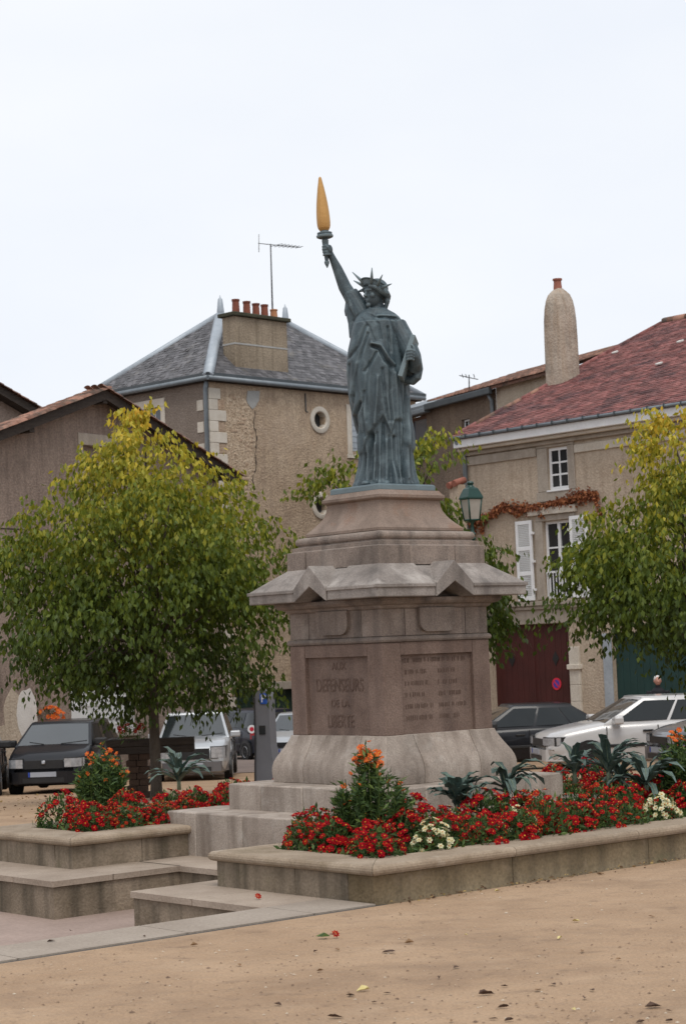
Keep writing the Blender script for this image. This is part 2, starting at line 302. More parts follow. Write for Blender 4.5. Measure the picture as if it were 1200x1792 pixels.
LEAF_RAMP = [(0.0, (0.028, 0.045, 0.008)), (0.22, (0.058, 0.092, 0.011)), (0.46, (0.122, 0.16, 0.016)), (0.66, (0.31, 0.295, 0.028)), (0.88, (0.54, 0.42, 0.04)), (1.0, (0.56, 0.33, 0.03))]
def leafmat(name, z0, z1, amt):
    return mat(name, (0.05, 0.1, 0.02), rough=0.5, spec=0.3, hue_ramp=LEAF_RAMP, zgrad=(z0, z1, amt), translucent=0.32)
M_bedleaf = mat('bedding_foliage', (0.03, 0.06, 0.015), rough=0.6, hue_ramp=[(0, (0.024, 0.052, 0.014)), (0.6, (0.058, 0.108, 0.025)), (1, (0.125, 0.18, 0.04))], translucent=0.25)
M_petal_red = mat('red_petals', (0.27, 0.008, 0.014), rough=0.6, spec=0.05, hue_ramp=[(0, (0.15, 0.002, 0.006)), (0.5, (0.28, 0.004, 0.013)), (0.85, (0.40, 0.008, 0.012)), (1, (0.46, 0.022, 0.008))], translucent=0.2)
M_petal_orange = mat('orange_petals', (0.6, 0.15, 0.02), rough=0.6, hue_ramp=[(0, (0.55, 0.07, 0.012)), (0.6, (0.68, 0.15, 0.02)), (1, (0.75, 0.24, 0.03))], translucent=0.25)
M_petal_orangered = mat('orange_red_petals', (0.42, 0.03, 0.016), rough=0.6, spec=0.05, hue_ramp=[(0, (0.22, 0.008, 0.010)), (0.6, (0.36, 0.022, 0.012)), (1, (0.48, 0.06, 0.016))], translucent=0.2)
M_petal_cream = mat('cream_petals', (0.62, 0.58, 0.33), rough=0.6, hue_ramp=[(0, (0.55, 0.50, 0.24)), (0.6, (0.66, 0.62, 0.40)), (1, (0.72, 0.70, 0.52))], translucent=0.2)
M_eye = mat('flower_eye', (0.62, 0.24, 0.02), rough=0.7, hue_ramp=[(0, (0.45, 0.05, 0.01)), (0.5, (0.62, 0.20, 0.02)), (1, (0.68, 0.36, 0.04))])
M_kale = mat('blue_green_leaf', (0.045, 0.080, 0.066), (0.10, 0.148, 0.128), scale=9, rough=0.5, spec=0.5, bump=0.5, bscale=45, island=0.25, translucent=0.1)
M_kale_rib = mat('pale_midrib', (0.13, 0.17, 0.11), (0.18, 0.22, 0.15), scale=9, rough=0.6)
M_creeper = mat('rusty_creeper', (0.16, 0.045, 0.02), rough=0.8, hue_ramp=[(0, (0.13, 0.04, 0.02)), (0.5, (0.26, 0.085, 0.036)), (1, (0.38, 0.15, 0.06))], translucent=0.2)
M_twig = mat('twig', (0.07, 0.05, 0.035), (0.10, 0.075, 0.05), scale=9, rough=0.9)
M_deadleaf_dark = mat('dead_leaf_dark', (0.045, 0.024, 0.016), (0.09, 0.05, 0.032), scale=25, rough=0.8)
M_deadleaf_tan = mat('dead_leaf_tan', (0.20, 0.12, 0.06), (0.28, 0.17, 0.09), scale=25, rough=0.8)
M_deadleaf_yellow = mat('dead_leaf_yellow', (0.50, 0.40, 0.14), (0.60, 0.52, 0.26), scale=25, rough=0.8)

# ------------------------------------------------------------------ mesh helpers
MW = {}
def wmat(o):
    return MW[o.name] if o is not None else Matrix.Identity(4)
def tag(o, label=None, cat=None, group=None, kind=None):
    if label: o['label'] = label
    if cat: o['category'] = cat
    if group: o['group'] = group
    if kind: o['kind'] = kind
    return o
def thing(name, label, cat, loc=(0, 0, 0), rz=0.0, group=None):
    o = bpy.data.objects.new(name, None); COL.objects.link(o)
    o.empty_display_size = 0.2
    o.location = loc; o.rotation_euler = (0, 0, rz)
    MW[o.name] = Matrix.Translation(loc) @ Matrix.Rotation(rz, 4, 'Z')
    return tag(o, label, cat, group)
def kids(o): return [c for c in bpy.data.objects if c.parent == o]
class MB:
    def __init__(self): self.v = []; self.f = []; self.m = []; self.s = []
    def add(self, vs, fs, mi=0, smooth=False):
        k = len(self.v); self.v += [tuple(p) for p in vs]
        for f in fs: self.f.append(tuple(i + k for i in f)); self.m.append(mi); self.s.append(smooth)
        return self
    def box(self, x0, x1, y0, y1, z0, z1, mi=0):
        return self.add([(x0, y0, z0), (x1, y0, z0), (x1, y1, z0), (x0, y1, z0), (x0, y0, z1), (x1, y0, z1), (x1, y1, z1), (x0, y1, z1)],
                        [(0, 3, 2, 1), (4, 5, 6, 7), (0, 1, 5, 4), (1, 2, 6, 5), (2, 3, 7, 6), (3, 0, 4, 7)], mi)
    def obox(self, c, ax, ay, az, mi=0):
        c, ax, ay, az = map(Vector, (c, ax, ay, az))
        vs = [c + i * ax + j * ay + k * az for k in (-1, 1) for j in (-1, 1) for i in (-1, 1)]
        fs = [(0, 2, 3, 1), (4, 5, 7, 6), (0, 1, 5, 4), (1, 3, 7, 5), (3, 2, 6, 7), (2, 0, 4, 6)]
        if ax.cross(ay).dot(az) < 0: fs = [f[::-1] for f in fs]
        return self.add(vs, fs, mi)
    def prism(self, poly, a0, a1, fn=lambda x, y, a: (x, y, a), mi=0, smooth=False):
        n = len(poly)
        vs = [fn(x, y, a0) for x, y in poly] + [fn(x, y, a1) for x, y in poly]
        fs = [tuple(range(n))[::-1], tuple(range(n, 2 * n))]
        k = len(self.f)
        self.add(vs, fs, mi); self.add(vs, [(i, (i + 1) % n, n + (i + 1) % n, n + i) for i in range(n)], mi, smooth)
        return self
    def loft(self, rings, mi=0, smooth=True, caps=True, closed=True):
        n = len(rings[0]); vs = [p for r in rings for p in r]; fs = []
        for i in range(len(rings) - 1):
            for j in range(n if closed else n - 1):
                a = i * n + j; b = i * n + (j + 1) % n
                fs.append((a, b, b + n, a + n))
        self.add(vs, fs, mi, smooth)
        if caps and closed:
            k = len(self.v) - len(vs)
            self.f.append(tuple(range(k, k + n))[::-1]); self.m.append(mi); self.s.append(False)
            self.f.append(tuple(range(k + (len(rings) - 1) * n, k + len(rings) * n))); self.m.append(mi); self.s.append(False)
        return self
    def tube(self, pts, rad, n=8, mi=0, caps=True, smooth=True, flat=1.0, flat_dir=None):
        pts = [Vector(p) for p in pts]
        if not isinstance(rad, (list, tuple)): rad = [rad] * len(pts)
        rings = []; side = None
        for i, p in enumerate(pts):
            t = (pts[min(i + 1, len(pts) - 1)] - pts[max(i - 1, 0)])
            if t.length < 1e-9: t = Vector((0, 0, 1))
            t.normalize()
            if side is None:
                ref = Vector(flat_dir) if flat_dir else (Vector((1, 0, 0)) if abs(t.x) < 0.8 else Vector((0, 1, 0)))
                side = (ref - t * ref.dot(t)).normalized()
            else:
                side = (side - t * side.dot(t)).normalized()
            u = t.cross(side)
            rings.append([p + (side * math.cos(2 * math.pi * k / n) + u * flat * math.sin(2 * math.pi * k / n)) * rad[i] for k in range(n)])
        return self.loft(rings, mi, smooth, caps)
    def lathe(self, prof, c=(0, 0, 0), n=20, mi=0, ax=None, smooth=True, caps=True):
        c = Vector(c)
        if ax is None: X, Y, Z = Vector((1, 0, 0)), Vector((0, 1, 0)), Vector((0, 0, 1))
        else:
            Z = Vector(ax).normalized(); X = Z.orthogonal().normalized(); Y = Z.cross(X)
        rings = [[c + X * r * math.cos(2 * math.pi * k / n) + Y * r * math.sin(2 * math.pi * k / n) + Z * z for k in range(n)] for r, z in prof]
        return self.loft(rings, mi, smooth, caps)
    def ball(self, c, r, seg=14, rin=9, mi=0, rot=None):
        c = Vector(c); r = (r, r, r) if not isinstance(r, (tuple, list)) else r
        rings = []
        for i in range(rin + 1):
            a = -math.pi / 2 + math.pi * (i + 0.02) / (rin + 0.04)
            ring = []
            for k in range(seg):
                p = Vector((r[0] * math.cos(a) * math.cos(2 * math.pi * k / seg), r[1] * math.cos(a) * math.sin(2 * math.pi * k / seg), r[2] * math.sin(a)))
                if rot is not None: p = rot @ p
                ring.append(c + p)
            rings.append(ring)
        return self.loft(rings, mi, True, True)
    def mesh(self, name, mats, inv=None):
        me = bpy.data.meshes.new(name)
        vs = self.v if inv is None else [tuple(inv @ Vector(p)) for p in self.v]
        me.from_pydata(vs, [], self.f)
        for m in (mats if isinstance(mats, (list, tuple)) else [mats]): me.materials.append(m)
        me.polygons.foreach_set('material_index', self.m)
        me.polygons.foreach_set('use_smooth', self.s)
        me.update()
        return me
    def build(self, name, mats, parent=None, world=False, bevel=0.0, seg=2, sharp=None):
        inv = wmat(parent).inverted() if (world and parent is not None) else None
        me = self.mesh(name, mats, inv)
        if sharp is not None: me.set_sharp_from_angle(angle=R(sharp))
        o = bpy.data.objects.new(name, me); COL.objects.link(o)
        if parent is not None:
            o.parent = parent; MW[o.name] = wmat(parent)
        else: MW[o.name] = Matrix.Identity(4)
        if bevel:
            b = o.modifiers.new('bevel', 'BEVEL'); b.width = bevel; b.segments = seg; b.limit_method = 'ANGLE'; b.angle_limit = R(35)
        return o
def bake(o, mods):
    "run modifiers and keep only the resulting mesh"
    for t, kw in mods:
        md = o.modifiers.new(t.lower(), t)
        for k, v in kw.items(): setattr(md, k, v)
    dg = bpy.context.evaluated_depsgraph_get(); dg.update()
    me = bpy.data.meshes.new_from_object(o.evaluated_get(dg))
    old = o.data; o.modifiers.clear(); o.data = me; me.name = old.name
    return o
def np_mesh(name, verts, faces, mats, mi=None, parent=None, smooth=False):
    me = bpy.data.meshes.new(name)
    me.from_pydata(verts.tolist() if hasattr(verts, 'tolist') else verts, [], faces.tolist() if hasattr(faces, 'tolist') else faces)
    for m in (mats if isinstance(mats, (list, tuple)) else [mats]): me.materials.append(m)
    if mi is not None: me.polygons.foreach_set('material_index', mi)
    if smooth: me.polygons.foreach_set('use_smooth', [True] * len(me.polygons))
    me.update()
    o = bpy.data.objects.new(name, me); COL.objects.link(o)
    if parent is not None: o.parent = parent; MW[o.name] = wmat(parent)
    return o
def dup(root, loc=None, rz=None, label=None, parent=None, _k=None):
    c = root.copy(); COL.objects.link(c)
    if loc is not None: c.location = loc
    if rz is not None: c.rotation_euler = (0, 0, rz)
    if label: c['label'] = label
    if parent is not None: c.parent = parent
    for ch in CHILDREN(root): dup(ch, parent=c)
    return c
def CHILDREN(o): return list(o.children)
def text_part(txt, name, size, M, material, parent, depth=0.004, sx=1.0, spacing=1.0):
    "raised lettering: M places the text plane (x right, y up, z out) in the parent's frame"
    cu = bpy.data.curves.new(name, 'FONT'); cu.body = txt; cu.size = size; cu.align_x = 'CENTER'; cu.align_y = 'CENTER'; cu.extrude = depth; cu.space_character = spacing
    tmp = bpy.data.objects.new('tmp_text', cu); COL.objects.link(tmp)
    dg = bpy.context.evaluated_depsgraph_get(); dg.update()
    me = bpy.data.meshes.new_from_object(tmp.evaluated_get(dg)); bpy.data.objects.remove(tmp); bpy.data.curves.remove(cu)
    me.transform(Matrix.Diagonal((sx, 1, 1, 1))); me.transform(M)
    me.materials.clear(); me.materials.append(material); me.name = name
    o = bpy.data.objects.new(name, me); COL.objects.link(o); o.parent = parent; MW[o.name] = wmat(parent)
    return o

# monument frame: u along the right-hand face, v along the left-hand face
A = R(40.2)
ER = Vector((math.cos(A), math.sin(A), 0)); EL = Vector((-math.sin(A), math.cos(A), 0))
UC, VC = 10.71, 12.15
def W(u, v, z=0.0):
    p = ER * u + EL * v
    return Vector((p.x, p.y, z))
def uv_at(px, py, z):
    p = at_z(px, py, z)
    return p.dot(ER), p.dot(EL)
CEN = W(UC, VC)

# ------------------------------------------------------------------ ground, court, edging
def ground():
    us = sorted(set([-300, -120, -60, -30, -15, -8, -4, 0, 3.5, 5, 6.5, 8.24, 8.9, 9.36, 13.3, 15, 17, 19, 22, 25, 28, 32, 36, 40, 46, 52, 60, 70, 80, 100, 140, 200, 400]))
    vs = sorted(set([-300, -120, -60, -30, -15, -8, -4, 0, 3, 6, 9.50, 11.29, 13.2, 15, 17, 20, 23, 26, 30, 35, 40, 46, 52, 60, 70, 80, 100, 140, 200, 400]))
    m = MB(); idx = {}
    pts = []
    for i, u in enumerate(us):
        for j, v in enumerate(vs):
            p = W(u, v); idx[i, j] = len(pts); pts.append((p.x, p.y, gz(p.y)))
    fs = []
    for i in range(len(us) - 1):
        for j in range(len(vs) - 1):
            u, v = (us[i] + us[i + 1]) / 2, (vs[j] + vs[j + 1]) / 2
            if 3.5 < u < 13.3 and 9.5 < v < 15 and not (u < 8.24 and v > 20):
                if u > 8.24 and v > 15: pass
                else: continue
            if 3.5 < u < 8.24 and 9.5 < v < 20: continue
            fs.append((idx[i, j], idx[i + 1, j], idx[i + 1, j + 1], idx[i, j + 1]))
    m.add(pts, fs)
    return tag(m.build('ground', M_sand), kind='structure')
ground()
# road behind the square, a sheet a little above the ground
m = MB()
ys = [48, 52, 56, 60, 65, 70, 75, 90, 140]
for y0, y1 in zip(ys, ys[1:]):
    m.add([(-90, y0, gz(y0) + 0.012), (90, y0, gz(y0) + 0.012), (90, y1, gz(y1) + 0.012), (-90, y1, gz(y1) + 0.012)], [(0, 1, 2, 3)])
tag(m.build('road', M_road), kind='structure')

PIT = -0.285
def upoly(m, poly, z0, z1, mi=0):
    m.prism([(u, v) for u, v in poly], z0, z1, fn=lambda u, v, z: tuple(W(u, v, z)), mi=mi)
m = MB(); upoly(m, [(3.3, 9.9), (7.9, 9.9), (7.9, 11.4), (9.0, 11.4), (9.0, 12.8), (7.9, 12.8), (7.9, 20), (3.3, 20)], PIT - 0.3, PIT)
tag(m.build('court_floor', M_court), kind='structure')
# edging strip of concrete slabs and the drain slot beside the sand
strip = tag(MB().add([W(3.2, 9.62, -0.6), W(8.2, 9.62, -0.6), W(8.2, 10.02, -0.6), W(3.2, 10.02, -0.6), W(3.2, 9.62, -0.06), W(8.2, 9.62, -0.06), W(8.2, 10.02, -0.06), W(3.2, 10.02, -0.06)],
        [(0, 3, 2, 1), (4, 5, 6, 7), (0, 1, 5, 4), (1, 2, 6, 5), (2, 3, 7, 6), (3, 0, 4, 7)]).build('edging_path', M_strip), kind='structure')
for k, (u0, u1) in enumerate([(3.2, 4.4), (4.4, 5.6), (5.6, 6.75), (6.75, 7.72), (7.72, 8.23)]):
    m = MB(); upoly(m, [(u0 + 0.004, 9.56), (u1 - 0.004, 9.56), (u1 - 0.004, 10.06), (u0 + 0.004, 10.06)], -0.058, 0.004)
    m.build('edging_slab', M_strip, strip, bevel=0.008)
m = MB(); upoly(m, [(3.2, 9.49), (8.3, 9.49), (8.3, 9.548), (3.2, 9.548)], -0.2, -0.004)
m.build('drain_slot', M_slot, strip)

# bench-high ledges round the sunken court (each slab has its own thickness and nosing)
def ledge(label, runs):
    t = thing('stone_ledge', label, 'stone ledge', tuple(W(8, runs[0][0][1] if False else 12, PIT)), 0)
    for poly_body, slabs in runs:
        m = MB(); upoly(m, poly_body, PIT - 0.1, -0.045); m.build('riser', M_concrete, t, world=True)
        for s in slabs:
            m = MB(); upoly(m, s, -0.043, 0.0); m.build('tread_slab', M_tread, t, world=True, bevel=0.012)
    return t
def rect(u0, u1, v0, v1): return [(u0, v0), (u1, v0), (u1, v1), (u0, v1)]
N = 0.02
ledge('low stone ledge along the left planter, dropping into the sunken court',
      [(rect(7.72, 8.24, 12.64, 20), [rect(7.72 - N, 8.24, a + .003, b - .003) for a, b in ((13.2, 14.4), (14.4, 15.7), (15.7, 17))] + [[(7.72 - N, 12.64 - N), (8.24, 12.64 - N), (8.24, 13.197), (7.72 - N, 13.197)]]),
       (rect(8.24, 8.87, 12.64, 13.2), [rect(8.243, 8.87, 12.64 - N, 13.2)])])
ledge('low stone ledge along the right planter, beside the edging slabs',
      [(rect(7.72, 8.24, 10.06, 11.575), [rect(7.72 - N, 8.24, 10.062, 10.85), rect(7.72 - N, 8.24, 10.855, 11.575 + N)]),
       (rect(8.24, 8.87, 11.29, 11.575), [rect(8.243, 8.87, 11.29, 11.575 + N)])])
ledge('stone tread crossing the passage at the foot of the monument steps',
      [(rect(8.87, 9.37, 11.3, 13.19), [rect(8.87 - N, 9.37, 11.3, 12.12), rect(8.87 - N, 9.37, 12.125, 13.19)])])

# ------------------------------------------------------------------ planter round the pedestal
pl = thing('stone_planter', 'low weathered stone planter with rounded cap, wrapping around the monument steps', 'planter', tuple(W(UC, VC, 0)), A)
def L2(u, v): return (u - UC, v - VC)          # to the monument's own frame
U0, U1, V0, V1, VA, VB = 8.24, 13.27, 9.59, 14.71, 11.29, 13.2
T = 0.26
def pwall(u0, u1, v0, v1, cuts, along):
    "wall in blocks"
    ed = [u0 if along == 'u' else v0] + cuts + [u1 if along == 'u' else v1]
    for a, b in zip(ed, ed[1:]):
        m = MB()
        if along == 'u': x0, y0 = L2(a + .002, v0); x1, y1 = L2(b - .002, v1)
        else: x0, y0 = L2(u0, a + .002); x1, y1 = L2(u1, b - .002)
        m.box(x0, x1, y0, y1, -0.9, 0.178)
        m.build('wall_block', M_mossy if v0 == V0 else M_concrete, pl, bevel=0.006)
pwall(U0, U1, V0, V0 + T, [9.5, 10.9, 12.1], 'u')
pwall(U0, U0 + T, V0 + T, VA - T, [10.4], 'v')
pwall(U0, 9.36, VA - T, VA, [], 'u')
pwall(U0, 9.36, VB, VB + T, [8.9], 'u')
pwall(U0, U0 + T, VB + T, V1 - T, [14.2], 'v')
pwall(U0, U1, V1 - T, V1, [9.6, 11, 12.3], 'u')
pwall(U1 - T, U1, V0 + T, V1 - T, [11, 12.5], 'v')
def cap_run(path, w, cuts_len=1.15):
    "cap stones along a path (outer edge on the left), mitred at corners"
    prof = [(0.0, 0.0)]
    prof = [(0.01, 0.178)] + [(-0.045 + 0.034 * (1 - math.sin(a)), 0.213 - 0.034 * math.cos(a)) for a in np.linspace(0.1, math.pi - 0.1, 7)] + [(w * 0.5, 0.251), (w, 0.246), (w, 0.178)]
    for i in range(len(path) - 1):
        p, q = Vector(path[i]), Vector(path[i + 1]); d = (q - p); Ln = d.length; d.normalize(); n = Vector((d.y, -d.x))   # n points inside (right of travel)
        def mit(prev, cur, at_start):
            if prev is None: return 0.0
            c = prev.x * cur.y - prev.y * cur.x
            return -c if at_start else c
        pd = (Vector(path[i]) - Vector(path[i - 1])).normalized() if i > 0 else None
        nd = (Vector(path[i + 2]) - Vector(path[i + 1])).normalized() if i + 2 < len(path) else None
        k0 = 0.0 if pd is None else (1.0 if (pd.x * d.y - pd.y * d.x) < 0 else -1.0)
        k1 = 0.0 if nd is None else (1.0 if (d.x * nd.y - d.y * nd.x) < 0 else -1.0)
        ncut = max(1, round(Ln / cuts_len)); ed = [Ln * j / ncut for j in range(ncut + 1)]
        for j in range(ncut):
            rings = []
            for (a, ks, sg) in ((ed[j], k0 if j == 0 else 0, 1), (ed[j + 1], k1 if j == ncut - 1 else 0, -1)):
                g = 0.0025 * sg
                rings.append([(*(p + d * (a + g + sg * ks * o) + n * o), z) for o, z in prof])
            m = MB(); m.loft([[tuple(x) for x in r] for r in rings], smooth=False)
            m.build('cap_stone', M_cap, pl, sharp=None)
W2 = 0.33
cap_run([L2(9.36, VA), L2(U0, VA), L2(U0, V0), L2(U1, V0), L2(U1, V1), L2(U0, V1), L2(U0, VB), L2(9.36, VB)][::-1], W2)
def soilsheet():
    m = MB()
    for u0, u1, v0, v1 in ((U0 + T, U1 - T, V0 + T, 10.82), (U0 + T, 9.38, 10.82, VA - T), (U0 + T, 9.38, VB + T, 13.48), (U0 + T, U1 - T, 13.48, V1 - T), (12.04, U1 - T, 10.82, 13.48)):
        x0, y0 = L2(u0, v0); x1, y1 = L2(u1, v1); m.box(x0, x1, y0, y1, -0.4, 0.205)
    m.build('soil', M_soil, pl)
soilsheet()

# ------------------------------------------------------------------ pedestal
ped = thing('stone_pedestal', 'tall stepped granite pedestal with inscribed panels and gabled cornice under the statue', 'pedestal', tuple(CEN), A)
def ring_course(name, prof, cuts, inner, material, bevel=0.006, gap=0.005):
    "a square course built of mitre-free corner stones and straight stones; prof is [(h, z)]; cuts are positions along a face"
    c = cuts
    for sx in (1, -1):
        for sy in (1, -1):
            rings = []
            for h, z in prof:
                pts = [(c, h), (h, h), (h, c), (c, c)]
                pts = [(x * sx, y * sy, z) for x, y in pts]
                if sx * sy < 0: pts = pts[::-1]
                rings.append(pts[::-1])
            m = MB(); m.loft(rings, smooth=True); m.build(name, material, ped, bevel=bevel, sharp=28)
    for q in range(4):
        ca, sa = math.cos(q * math.pi / 2), math.sin(q * math.pi / 2)
        segs = [(-c, c)] if c < 0.45 else ([(-c, 0), (0, c)] if c < 0.8 else [(-c, -c / 3), (-c / 3, c / 3), (c / 3, c)])
        for a, b in segs:
            rings = []
            for h, z in prof:
                pts = [(a + gap, inner), (a + gap, h), (b - gap, h), (b - gap, inner)]
                rings.append([(x * ca - y * sa, x * sa + y * ca, z) for x, y in pts])
            m = MB(); m.loft(rings, smooth=True); m.build(name, material, ped, bevel=bevel, sharp=28)
ring_course('step_stone', [(1.35, -0.5), (1.35, 0.352)], 0.95, 0.8, M_concrete if False else M_granite_pale, bevel=0.012)
ring_course('step_stone', [(0.98, 0.30), (0.98, 0.56)], 0.55, 0.45, M_granite_pale, bevel=0.012)
ring_course('base_stone', [(0.708, 0.561), (0.715, 0.60), (0.719, 0.645), (0.717, 0.685), (0.708, 0.725), (0.690, 0.765), (0.666, 0.805), (0.642, 0.845), (0.621, 0.885), (0.605, 0.92), (0.597, 0.944)], 0.31, 0.25, M_granite_pale, bevel=0.004)
m = MB(); m.box(-0.55, 0.55, -0.55, 0.55, 0.5, 1.70); m.build('dado_core', M_granite_dark, ped)
PW = 0.395
for sx in (-1, 1):
    for sy in (-1, 1):
        m = MB(); m.box(*sorted((sx * PW, sx * 0.585)), *sorted((sy * PW, sy * 0.585)), 0.944, 1.678); m.build('corner_stone', M_granite_dark, ped, bevel=0.005)
for q in range(4):
    ca, sa = math.cos(q * math.pi / 2), math.sin(q * math.pi / 2)
    def rr(x, y, z): return (x * ca - y * sa, x * sa + y * ca, z)
    m = MB(); m.prism([(-PW + 0.003, 0.5), (PW - 0.003, 0.5), (PW - 0.003, 0.583), (-PW + 0.003, 0.583)], 1.578, 1.678, fn=rr); m.build('rail_stone', M_granite_dark, ped, bevel=0.005)
m = MB()
def sq(h, z): return [(-h, -h, z), (h, -h, z), (h, h, z), (-h, h, z)]
m.loft([sq(0.56, 1.678), sq(0.598, 1.682), sq(0.605, 1.70), sq(0.598, 1.718), sq(0.585, 1.728)], smooth=False); m.build('moulding', M_granite, ped, bevel=0.004)
ring_course('frieze_stone', [(0.580, 1.73), (0.580, 1.945)], 0.335, 0.3, M_granite, bevel=0.004)
for q in range(4):          # raised round-cornered tablets under the little gables
    ca, sa = math.cos(q * math.pi / 2), math.sin(q * math.pi / 2)
    hw, zb, zt, rr_ = 0.195, 1.757, 1.95, 0.085
    poly = [(-hw, zt), (-hw, zb + rr_)] + [(-hw + rr_ - rr_ * math.cos(a), zb + rr_ - rr_ * math.sin(a)) for a in np.linspace(0.3, 1.57, 5)] + \
           [(hw - rr_ + rr_ * math.sin(a), zb + rr_ - rr_ * math.cos(a)) for a in np.linspace(0, 1.27, 5)] + [(hw, zb + rr_), (hw, zt)]
    m = MB(); m.prism(poly, 0.55, 0.612, fn=lambda x, z, y: (x * ca - y * sa, x * sa + y * ca, z)); m.build('raised_tablet', M_granite, ped, bevel=0.006)
m = MB(); m.loft([sq(0.582, 1.945), sq(0.60, 1.955), sq(0.61, 1.975), sq(0.65, 1.985), sq(0.672, 2.005), sq(0.672, 2.033), sq(0.56, 2.04), sq(0.54, 2.30)], smooth=False)
m.build('bed_moulding', M_granite, ped, bevel=0.004)
H1, Hs, G = 0.818, 0.578, 0.205
for sx in (1, -1):
    for sy in (1, -1):
        def P3(x, y, z): return (x * sx, y * sy, z)
        out = [(G, H1), (H1, H1), (H1, G)]; zt, zb = 2.138, 2.034
        m = MB()
        v = [P3(G, H1, zb), P3(H1, H1, zb), P3(H1, G, zb), P3(Hs, G, zb), P3(Hs, Hs, zb), P3(G, Hs, zb),
             P3(G, H1, zt), P3(H1, H1, zt), P3(H1, G, zt), P3(Hs, G, 2.312), P3(Hs, Hs, 2.312), P3(G, Hs, 2.312)]
        f = [(0, 5, 4, 3, 2, 1), (0, 1, 7, 6), (1, 2, 8, 7), (2, 3, 9, 8), (5, 0, 6, 11), (6, 7, 10, 11), (7, 8, 9, 10), (3, 4, 10, 9), (4, 5, 11, 10)]
        if sx * sy < 0: f = [x[::-1] for x in f]
        m.add(v, f); m.build('cornice_stone', M_granite_grey, ped, bevel=0.008)
        m2 = MB()       # small fillet along the top edge of the cornice face
        for (a, b) in (((G + .004, H1), (H1 + .012, H1)), ((H1, H1 + .012), (H1, G + .004))):
            if a[1] == b[1]: pts = [(a[0], H1 - .02), (b[0], H1 - .02), (b[0], H1 + .012), (a[0], H1 + .012)]
            else: pts = [(H1 - .02, b[1]), (H1 + .012, b[1]), (H1 + .012, H1 - .021), (H1 - .02, H1 - .021)]
            vs = [P3(x, y, z) for z in (2.108, 2.136) for x, y in pts]
            fs = [(0, 3, 2, 1), (4, 5, 6, 7), (0, 1, 5, 4), (1, 2, 6, 5), (2, 3, 7, 6), (3, 0, 4, 7)]
            if sx * sy < 0: fs = [x[::-1] for x in fs]
            m2.add(vs, fs)
        m2.build('cornice_fillet', M_granite_grey, ped, bevel=0.004)
for q in range(4):
    ca, sa = math.cos(q * math.pi / 2), math.sin(q * math.pi / 2)
    def fr(x, z, y): return (x * ca - y * sa, x * sa + y * ca, z)
    g = G - 0.003
    poly = [(-g, 2.03), (0, 2.152), (g, 2.03), (g, 2.142), (0, 2.322), (-g, 2.142)]
    m = MB()
    n = len(poly); vs = [fr(x, z, 0.52) for x, z in poly] + [fr(x, z, 0.832) for x, z in poly]
    fs = [(0, 1, 4, 5), (1, 2, 3, 4), (5 + 6, 4 + 6, 1 + 6, 0 + 6), (4 + 6, 3 + 6, 2 + 6, 1 + 6)] + [(i, i + 6, (i + 1) % 6 + 6, (i + 1) % 6) for i in range(6)]
    m.add(vs, fs); m.build('gablet', M_granite_grey, ped, bevel=0.006)
    m = MB(); ya = H1 - 0.03; za = 2.138 + (H1 - ya) * 0.725; yb = 0.56
    w0 = G - 0.004
    v8 = [fr(x, z, y) for x in (-w0, w0) for y, z in ((ya, 2.148), (yb, 2.148), (yb, 2.30), (ya, za - 0.004))]
    m.add(v8, [(0, 1, 2, 3), (7, 6, 5, 4), (3, 2, 6, 7), (0, 4, 5, 1), (0, 3, 7, 4), (1, 5, 6, 2)]); m.build('valley_stone', M_granite_grey, ped)
# plain course over the cornice: corner stones and set-back middle stones
for sx in (1, -1):
    for sy in (1, -1):
        m = MB(); m.box(*sorted((sx * 0.25, sx * 0.583)), *sorted((sy * 0.35, sy * 0.583)), 2.30, 2.455); m.build('course_stone', M_granite, ped, bevel=0.005)
for q in range(4):
    ca, sa = math.cos(q * math.pi / 2), math.sin(q * math.pi / 2)
    def rr(x, y, z): return (x * ca - y * sa, x * sa + y * ca, z)
    c_ = 0.247 if q % 2 == 0 else 0.347
    m = MB(); m.prism([(-c_, 0.25), (c_, 0.25), (c_, 0.572 if q in (1, 3) else 0.58), (-c_, 0.572 if q in (1, 3) else 0.58)], 2.30, 2.451, fn=rr); m.build('course_stone', M_granite, ped, bevel=0.005)
prof = [(0.56, 2.452), (0.55, 2.462), (0.55, 2.492), (0.515, 2.498), (0.512, 2.505)] + [(0.505 + 0.026 * math.cos(a), 2.54 + 0.033 * math.sin(a)) for a in np.linspace(-1.3, 1.3, 7)] + [(0.48, 2.577), (0.46, 2.58)]
m = MB(); m.loft([sq(h, z) for h, z in prof], smooth=False); m.build('torus_course', M_granite, ped)
prof = [(0.458, 2.579), (0.466, 2.584), (0.466, 2.606), (0.455, 2.618)] + [(0.335 + 0.112 * (1 - math.sin(t * math.pi / 2)) ** 1.25, 2.625 + 0.215 * t) for t in np.linspace(0, 1, 9)] + \
       [(0.335, 2.842), (0.355, 2.850), (0.364, 2.862), (0.364, 2.884), (0.350, 2.893), (0.330, 2.925)]
m = MB(); m.loft([sq(h, z) for h, z in prof], smooth=True); m.build('scotia_stone', mat('rusty_granite', (0.185, 0.135, 0.105), (0.255, 0.195, 0.158), scale=2.2, rough=0.8, bump=0.25, bscale=85, fine=0.18,
     streak=0.5, streak_col=(0.075, 0.055, 0.042), spots=[((0.20, 0.085, 0.04), 2.6, 0.55, 0.72, 0.55)]), ped, sharp=35)
